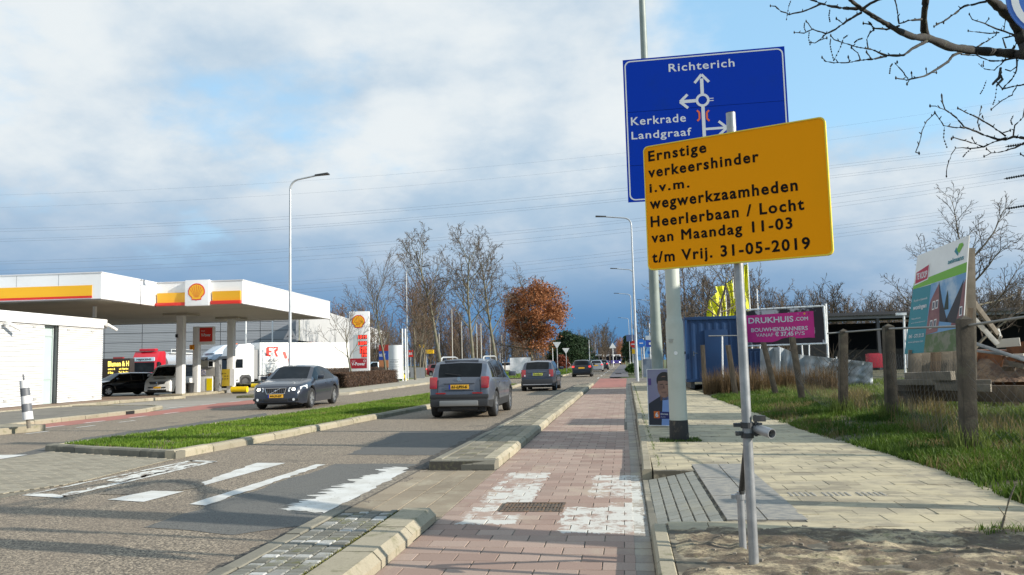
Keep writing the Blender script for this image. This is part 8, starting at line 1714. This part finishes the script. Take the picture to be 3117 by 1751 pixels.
cat_ = [[(680, 240), (675, 280), (685, 330), (700, 385)], [(790, 220), (760, 240), (740, 300), (700, 380)], [(950, 190), (935, 150), (920, 140)], [(515, 140), (512, 175), (525, 205)], [(1070, 398), (1055, 420), (1050, 465)], [(1660, 505), (1640, 560), (1620, 592)], [(1725, 540), (1715, 620), (1700, 660)], [(1395, 800), (1390, 870), (1412, 932)], [(1830, 725), (1812, 760), (1822, 785)], [(430, 0), (415, 40), (400, 130)], [(545, 195), (540, 240), (550, 285)], [(675, 55), (668, 100), (675, 138)], [(885, 240), (850, 250), (828, 268)], [(1570, 930), (1530, 965), (1512, 988)]]
lim, tw = MB(), MB(); rs2 = random.Random(6)
def dep(x, y): return 6.3+.9*math.sin(x*.004+1)+.5*math.sin(y*.006)
def npt(x, y, dd=0.): return atD(2200+x*.4836, y*.4836, dep(x, y)+dd)-NB
for bi, (pts, ws) in enumerate(BR):
    P3 = []; Rr = []
    for (x0, y0), (x1, y1), w0, w1 in zip(pts[:-1], pts[1:], ws[:-1], ws[1:]):
        k = max(1, int(math.hypot(x1-x0, y1-y0)/22))
        for q in range(k):
            u = q/k; j = 2.0 if max(ws) < 12 else 1.; P3.append(npt(x0+(x1-x0)*u+rs2.uniform(-j, j), y0+(y1-y0)*u+rs2.uniform(-j, j), .03*math.sin(bi+q)));  # narrow wander
            rr0 = (w0*(1-u)+w1*u)*.4836/2430*dep(x0, y0)*1.0; Rr.append(rr0*rs2.uniform(.88, 1.14))
    P3.append(npt(*pts[-1])); Rr.append(ws[-1]*.4836/2430*6.5*1.1)
    (lim if max(ws) >= 14 else tw).tube(P3, [max(r, .0035) for r in Rr], 8 if max(ws) >= 14 else 6)
    if max(ws) < 14:                      # buds at the tips and along the twig
        e = P3[-1]; tw.lathe([(0, -.014), (.007, -.004), (.006, .006), (0, .018)], 5, 'Z', tuple(e))
        for q in range(1, len(P3)-1, 3): o = P3[q]; tw.cyl(o, o+Vector((rs2.uniform(-.02, .02), 0, rs2.uniform(.008, .026))), .005, .003, 5)
for c_ in cat_:
    P3 = [npt(*q) for q in c_]; tw.tube(P3, .0016, 4)
    for a, b in zip(P3[:-1], P3[1:]):
        for q in (.3, .6, .9): o = a.lerp(b, q); tw.box(o.x-.004, o.x+.004, o.y-.004, o.y+.004, o.z-.006, o.z+.004)
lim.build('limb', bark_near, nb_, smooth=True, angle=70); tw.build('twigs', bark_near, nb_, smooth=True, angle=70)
tr = MB(); e1 = npt(2400, 420); e2 = npt(1990, 420); e3 = npt(2100, 900)
tr.tube([(0, 0, -.3), (.0, 0, .6), (.05, .05, 1.8), (.1, .2, 3.0), (.2, .3, 4.5), (.3, .3, 6.5), (.5, .2, 9)], [.34, .27, .24, .22, .19, .14, .06], 12); tr.tube([(.08, .15, 2.6), e1.lerp(Vector((.1, .2, 2.9)), .4), e1], [.13, .1, .09], 8)
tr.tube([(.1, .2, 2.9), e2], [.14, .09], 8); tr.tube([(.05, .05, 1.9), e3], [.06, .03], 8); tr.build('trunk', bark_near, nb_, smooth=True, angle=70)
rsn = random.Random(12); T = Tree(77); T.branch(Vector((.3, .3, 4.2)), Vector((-.5, .6, .7)), 4.2, .08, 0, P_(levels=2, kids=(9, 6), ang=(.8, .8), len=(.5, .5), t0=(.2, .2), up=(.02, .02, 0)))
T.branch(Vector((.3, .3, 5.2)), Vector((.7, -.4, .7)), 4., .08, 0, P_(levels=2, kids=(9, 6), ang=(.8, .8), len=(.5, .5), t0=(.2, .2), up=(.02, .02, 0)))
# round blue sign peeping in at the top right corner
rsn_o = atD(3204, -12, 5.0); t = thing('round_sign', 'edge of a blue and white round sign behind branches, top right corner', 'traffic sign', (rsn_o.x, rsn_o.y, .1)); z = rsn_o.z-.1
MB().lathe([(0, .01), (.27, .01), (.27, 0)], 40, 'Y', (0, 0, z)).build('disc', mat('sign_blue_lit', (.02, .12, .45), .4), t); MB().lathe([(.20, -.004), (.245, -.004)], 40, 'Y', (0, 0, z)).build('white_ring', letter_w, t); MB().cyl((0, .05, 0), (0, .05, z+.2), .03, n=10).build('pole', galv, t)

# ================================================================== POWER LINES
wire_m = mat('power_wire', (.20, .24, .30), .6)
LN = [([(-400, 806), (0, 792), (500, 774), (1000, 752), (1400, 721), (1800, 684), (2533, 591), (3117, 505), (3600, 430)], (0, 8, 27, 38), 'lower'), ([(-400, 900), (0, 890), (1000, 850), (1800, 784), (2533, 684), (3117, 609), (3600, 545)], (0, 9, 25, 35), 'lowest'),
      ([(-400, 705), (0, 691), (1000, 651), (1888, 583), (2529, 497), (3061, 440), (3600, 375)], (0, 8, 31, 38), 'upper'), ([(-400, 605), (0, 590), (1000, 545), (1888, 474), (2520, 389), (2838, 338), (3600, 215)], (0, 38), 'topmost, faintest')]
insul = [((3061, 447), (3117, 437)), ((3056, 545), (3117, 530)), ((3063, 636), (3117, 624))]
for k, (pts, offs, nm) in enumerate(LN):
    t = thing('power_line', 'thin overhead power cables crossing the sky, the %s group' % nm, 'power line', (0, 110, 0), 0, 'overhead power lines')
    xs = np.array([p[0] for p in pts]); ysn = np.array([p[1] for p in pts]); cf = np.polyfit(xs, ysn, 3)
    for o_ in offs:
        P3 = []
        for x in range(-400, 3601, 200): p = atD(x, np.polyval(cf, x)+o_*(1+.0*x), 112); P3.append(p-Vector((0, 110, 0)))
        MB().tube(P3, .012 if k < 3 else .008, 4).build('wire', wire_m, t)
for a, b in insul:
    pa = atD(*a, 40); pb2 = atD(b[0]+90, b[1]-12, 40); t = thing('insulator_string', 'dark insulator string at the right edge of the sky, %s of three' % ('topmost' if a[1] < 500 else 'middle' if a[1] < 600 else 'lowest'), 'insulator', pa)
    d = pb2-pa; MB().cyl((0, 0, 0), d, .025, n=6).build('rod', steel_dark, t); m = MB(); q = d.normalized()
    for k in range(16): m.cyl(q*(.12+k*.12), q*(.16+k*.12), .05, .07, 8)
    m.build('disc_stack', steel_dark, t)
# ================================================================== FAR RIGHT OF THE ROAD
for i, px in enumerate((1964, 1975, 1987)):
    p = atD(px, 1129, 60); t = thing('grey_fence_panel', 'low blue-grey fence panel beyond the side road, %s of three' % ('left', 'middle', 'right')[i], 'fence panel', (p.x, p.y, .05), 0, 'blue-grey fence panels'); w_ = 11/(F/60); MB().box(-w_/2, w_/2, 0, .06, 0, Zof(p, 1095)).build('panel', mat('bluegrey_panel', (.16, .20, .25), .6, var=(2., (.12, .16, .22), .4, .6)), t)
    m = MB()
    for q in range(4): m.cyl((-w_/2+w_*q/3.5, .1, 0), (-w_/2+w_*q/3.5, .1, Zof(p, 1090)), .02, n=5)
    m.build('rod', galv, t)
def signpost(px, d, yc, r, mm_, label, kind='disc', yb=1100, name='traffic_sign'):
    p = atD(px, yb, d); t = thing(name, label, 'traffic sign', (p.x, p.y, .05)); z = Zof(p, yc); 
    if kind == 'disc': MB().lathe([(0, -.01), (r, -.01), (r, .02), (0, .02)], 24, 'Y', (0, 0, z)).build('disc', mm_, t)
    elif kind == 'box': MB().box(-r, r, 0, .08, z-r*.6, z+r*.6).build('panel', mm_, t)
    MB().cyl((0, .05, 0), (0, .05, z+.2), .04, n=8).build('pole', galv, t); return t, z
sb = mat('sign_bright_blue', (.02, .14, .5), .4)
t, z = signpost(1954, 56, 1047, .30, sb, 'round blue cycle path sign on the right beyond the side road'); MB().box(-.13, .13, -.02, -.011, z-.04, z+.03).build('pictogram', letter_w, t)
t, z = signpost(1931, 62, 1050, .28, shell_r, 'red traffic sign with a small yellow plate below, left of the round blue sign'); MB().box(-.2, .2, -.02, -.011, z-.05, z+.05).build('white_bar', letter_w, t); MB().box(-.15, .15, 0, .02, z-.75, z-.38).build('yellow_plate', mat('panel_yellow', None), t)
t, z = signpost(1985, 66, 1048, .46, mat('sign_deep_blue', (.02, .06, .35), .4), 'blue bus stop sign with a pale header on the right', 'box'); MB().box(-.46, .46, 0, .08, z+.32, z+.66).build('header', mat('header_pale', (.5, .55, .6), .4), t); MB().box(-.2, .2, -.012, -.001, z-.1, z+.1).build('pictogram', letter_w, t)
t, z = signpost(1926, 130, 1030, .9, mat('sign_dull_blue', (.08, .13, .28), .5), 'small dull blue direction board far down the road', 'box'); t, z = signpost(1976, 150, 1074, .28, sb, 'tiny round blue sign far down on the right')
p = atD(1867, 1110, 170); t = thing('warning_sign', 'white triangular warning sign on a pole in front of the buses', 'traffic sign', (p.x, p.y, 0)); z = Zof(p, 1060); MB().prismY([(-.75, z), (.75, z), (0, z+1.15)], 0, .05).build('panel', white_paint, t); MB().cyl((0, .08, 0), (0, .08, z), .07).build('pole', white_metal, t)
# distant houses and masts
brk = mat('house_brick', (.22, .13, .10), .9); rfm = mat('house_roof', (.05, .045, .05), .8)
for i, (px, d, yt, w_, lab) in enumerate(((1856, 330, 1056, 9, 'dark roofed building at the vanishing point behind the buses'), (1700, 260, 1088, 14, 'low brick house behind the evergreens'), (1640, 240, 1090, 12, 'low pale house seen under the oak'), (2300, 190, 1040, 20, 'dark house roof among the trees behind the container'))):
    p = atD(px, 1100, d); h = Zof(p, yt); t = thing('house', lab, 'house', (p.x, p.y, 0)); MB().box(-w_/2, w_/2, 0, 8, 0, h*.55).build('wall', brk, t); MB().prismX([(-.4, h*.55), (8.4, h*.55), (4, h)], -w_/2-.3, w_/2+.3).build('roof', rfm, t)
    for k in range(3): MB().box(-w_/2+w_*(k+.5)/3-.6, -w_/2+w_*(k+.5)/3+.6, -.05, -.001, h*.2, h*.42).build('window', glass, t)
for i, (px, d, yt) in enumerate(((1795, 120, 1035), (1683, 140, 1060), (1990, 84, 960), (1981, 100, 985), (1961, 96, 1030))):
    p = atD(px, 1100, d); t = thing('thin_mast', 'thin pale mast %s' % ('left of the far lamps above the silver car', 'between the oak and the evergreens', 'right of the tall lamp mast above the bus stop sign', 'just left of the taller mast by the bus stop sign', 'low one between the blue signs')[i], 'mast', (p.x, p.y, 0)); MB().cyl((0, 0, 0), (0, 0, Zof(p, yt)), .07, .05, 8).build('pole', white_metal, t)
# yellow flags behind the container
fy = mat('flag_yellow', (.80, .78, .02), .6, var=(1.6, (.03, .09, .03), .62, .66)); 
for i, (x_, yt, d) in enumerate(((435, 225, 66), (468, 185, 64), (512, 150, 62), (572, 100, 60), (642, 40, 58), (686, -10, 56), (744, 190, 54))):
    p = atD(*E_(x_, 420), d); top_ = Zof(p, E_(x_, yt)[1]); t = thing('flagpole', 'white flagpole %s' % ('with a limp yellow flag, first from the left', 'with a limp yellow flag, second from the left', 'with a limp yellow flag, third from the left', 'with a yellow flag, fourth from the left beside the steel tube post', 'with a yellow and black flag, fifth from the left', 'with a yellow and black flag, the tallest', 'without flag right of the yellow ones')[i], 'flagpole', (p.x, p.y, 0), 0, 'flagpoles behind the blue container'); MB().cyl((0, 0, 0), (0, 0, top_), .06, .04, 8).build('pole', white_metal, t)
    if i < 6:
        V = []; nu, nv = 10, 16; fh = 3.4
        for a in range(nu+1):
            for b in range(nv+1): u, v = a/nu, b/nv; V.append((-.05-.85*u*(.55+.3*math.sin(v*5+i)), .16*math.sin(u*9+v*3+i), top_-.2-fh*v-.9*u*(.4+.4*math.sin(i*2.1+3*v))))
        MB().add(V, [(a*(nv+1)+b, (a+1)*(nv+1)+b, (a+1)*(nv+1)+b+1, a*(nv+1)+b+1) for a in range(nu) for b in range(nv)]).build('flag', fy, t, smooth=True, angle=80)
# unseen stacked boxes added to throw the broad shade band over path and road
cb = thing('shade_blocker', 'unseen stack of two grey boxes added to shade the path and road', 'site cabin', (7.7, 11.3, .1))
for k in range(2): MB().box(0, 2.4, 0, 2.7, .05+k*2.75, 2.75+k*2.75).build('blocker', mat('blocker_grey', (.35, .36, .36), .6), cb, bevel=.03); MB().box(-.02, 0, .4, 1.3, .2+k*2.75, 2.2+k*2.75).build('door', mat('blocker_door', (.2, .22, .25), .6), cb)
# small things on the ground
tg = G(3050, 1625, ZR); t = thing('broken_twig', 'short dark broken stick standing in the sandy soil at the right edge', 'twig', tg); MB().tube([(-.02, 0, -.03), (.02, 0, .10), (.07, .02, .22), (.12, .02, .33)], [.011, .009, .007, .004], 6).tube([(.03, 0, .12), (-.01, 0, .18)], [.005, .003], 5).build('stick', bark, t)
blades('tuft', scatter([(-.14, -.1), (.14, -.1), (.14, .1), (-.14, .1)], 200, 71, 0.), .03, .10, gr2, t, 72, wid=.004, lean=.9, kind=None)
rs = np.random.RandomState(9); n = 260; q = scatter([(.35, 3.2), (4.5, 3.2), (3.4, 6.4), (.35, 6.3)], n, 70, zs); V0 = np.array([(-1, -1, -.5), (1, -1, -.5), (1, 1, -.5), (-1, 1, -.5), (-.6, -.6, .6), (.7, -.5, .5), (.5, .7, .6), (-.6, .5, .5)]); Fq = np.array([(0, 3, 2, 1), (4, 5, 6, 7), (0, 1, 5, 4), (1, 2, 6, 5), (2, 3, 7, 6), (3, 0, 4, 7)])
Vs, Fs = [], []
for i in range(n):
    s = rs.uniform(.006, .022); a = rs.uniform(0, 6.3); c, s_ = math.cos(a), math.sin(a); W_ = V0*s*rs.uniform(.6, 1.3, 3); Vs.append(np.stack([W_[:, 0]*c-W_[:, 1]*s_, W_[:, 0]*s_+W_[:, 1]*c, W_[:, 2]], 1)+q[i]); Fs.append(Fq+8*i)
setp(link('loose_stones', npmesh('loose_stones', np.concatenate(Vs), np.concatenate(Fs), mat('stone_mixed', (.2, .17, .13), .9, island=.35))), 'small stones and clods lying on the bare sandy soil', 'stones', None, 'stuff')
wp = np.concatenate([scatter([(pb.x-.3, pb.y-.28), (pb.x+.34, pb.y-.28), (pb.x+.3, pb.y+.25), (pb.x-.3, pb.y+.25)], 1400, 80, ZR-.005), scatter([(.34, 9.6), (.38, 9.6), (.45, 40), (.41, 40)], 900, 81, ZR-.01)])
setp(blades('weeds', wp, .015, .06, gr2, None, 82, wid=.004, lean=1.2), 'low weeds around the foot of the pale mast and in the kerb joint', 'weeds')
moss_b = np.concatenate([scatter([(-2.06, 3), (-2.0, 3), (-2.0, 7), (-2.06, 7)], 1500, 83, .10), scatter([(-16.4, 15), (-16.2, 15), (-16.2, 27), (-16.4, 27)], 600, 84, .09)])
setp(blades('moss', moss_b, .006, .016, leafmat('moss', (.10, .11, .02), (.18, .17, .04)), None, 85, wid=.006, lean=1.5), 'moss in the joint beside the cobbles', 'moss')
tuft = np.concatenate([scatter([(p0_[0]-.2, p0_[1]-.2), (p0_[0]+.2, p0_[1]-.2), (p0_[0]+.2, p0_[1]+.2), (p0_[0]-.2, p0_[1]+.2)], 350, 90+i, zv) for i, p0_ in enumerate([(P6[1].x, P6[1].y), (P7[1].x, P7[1].y), (P8[1].x, P8[1].y)])])
setp(blades('post_foot_grass', tuft, .15, .45, gr3, None, 95, wid=.006, lean=.5), 'long grass standing round the feet of the concrete fence posts', 'grass')
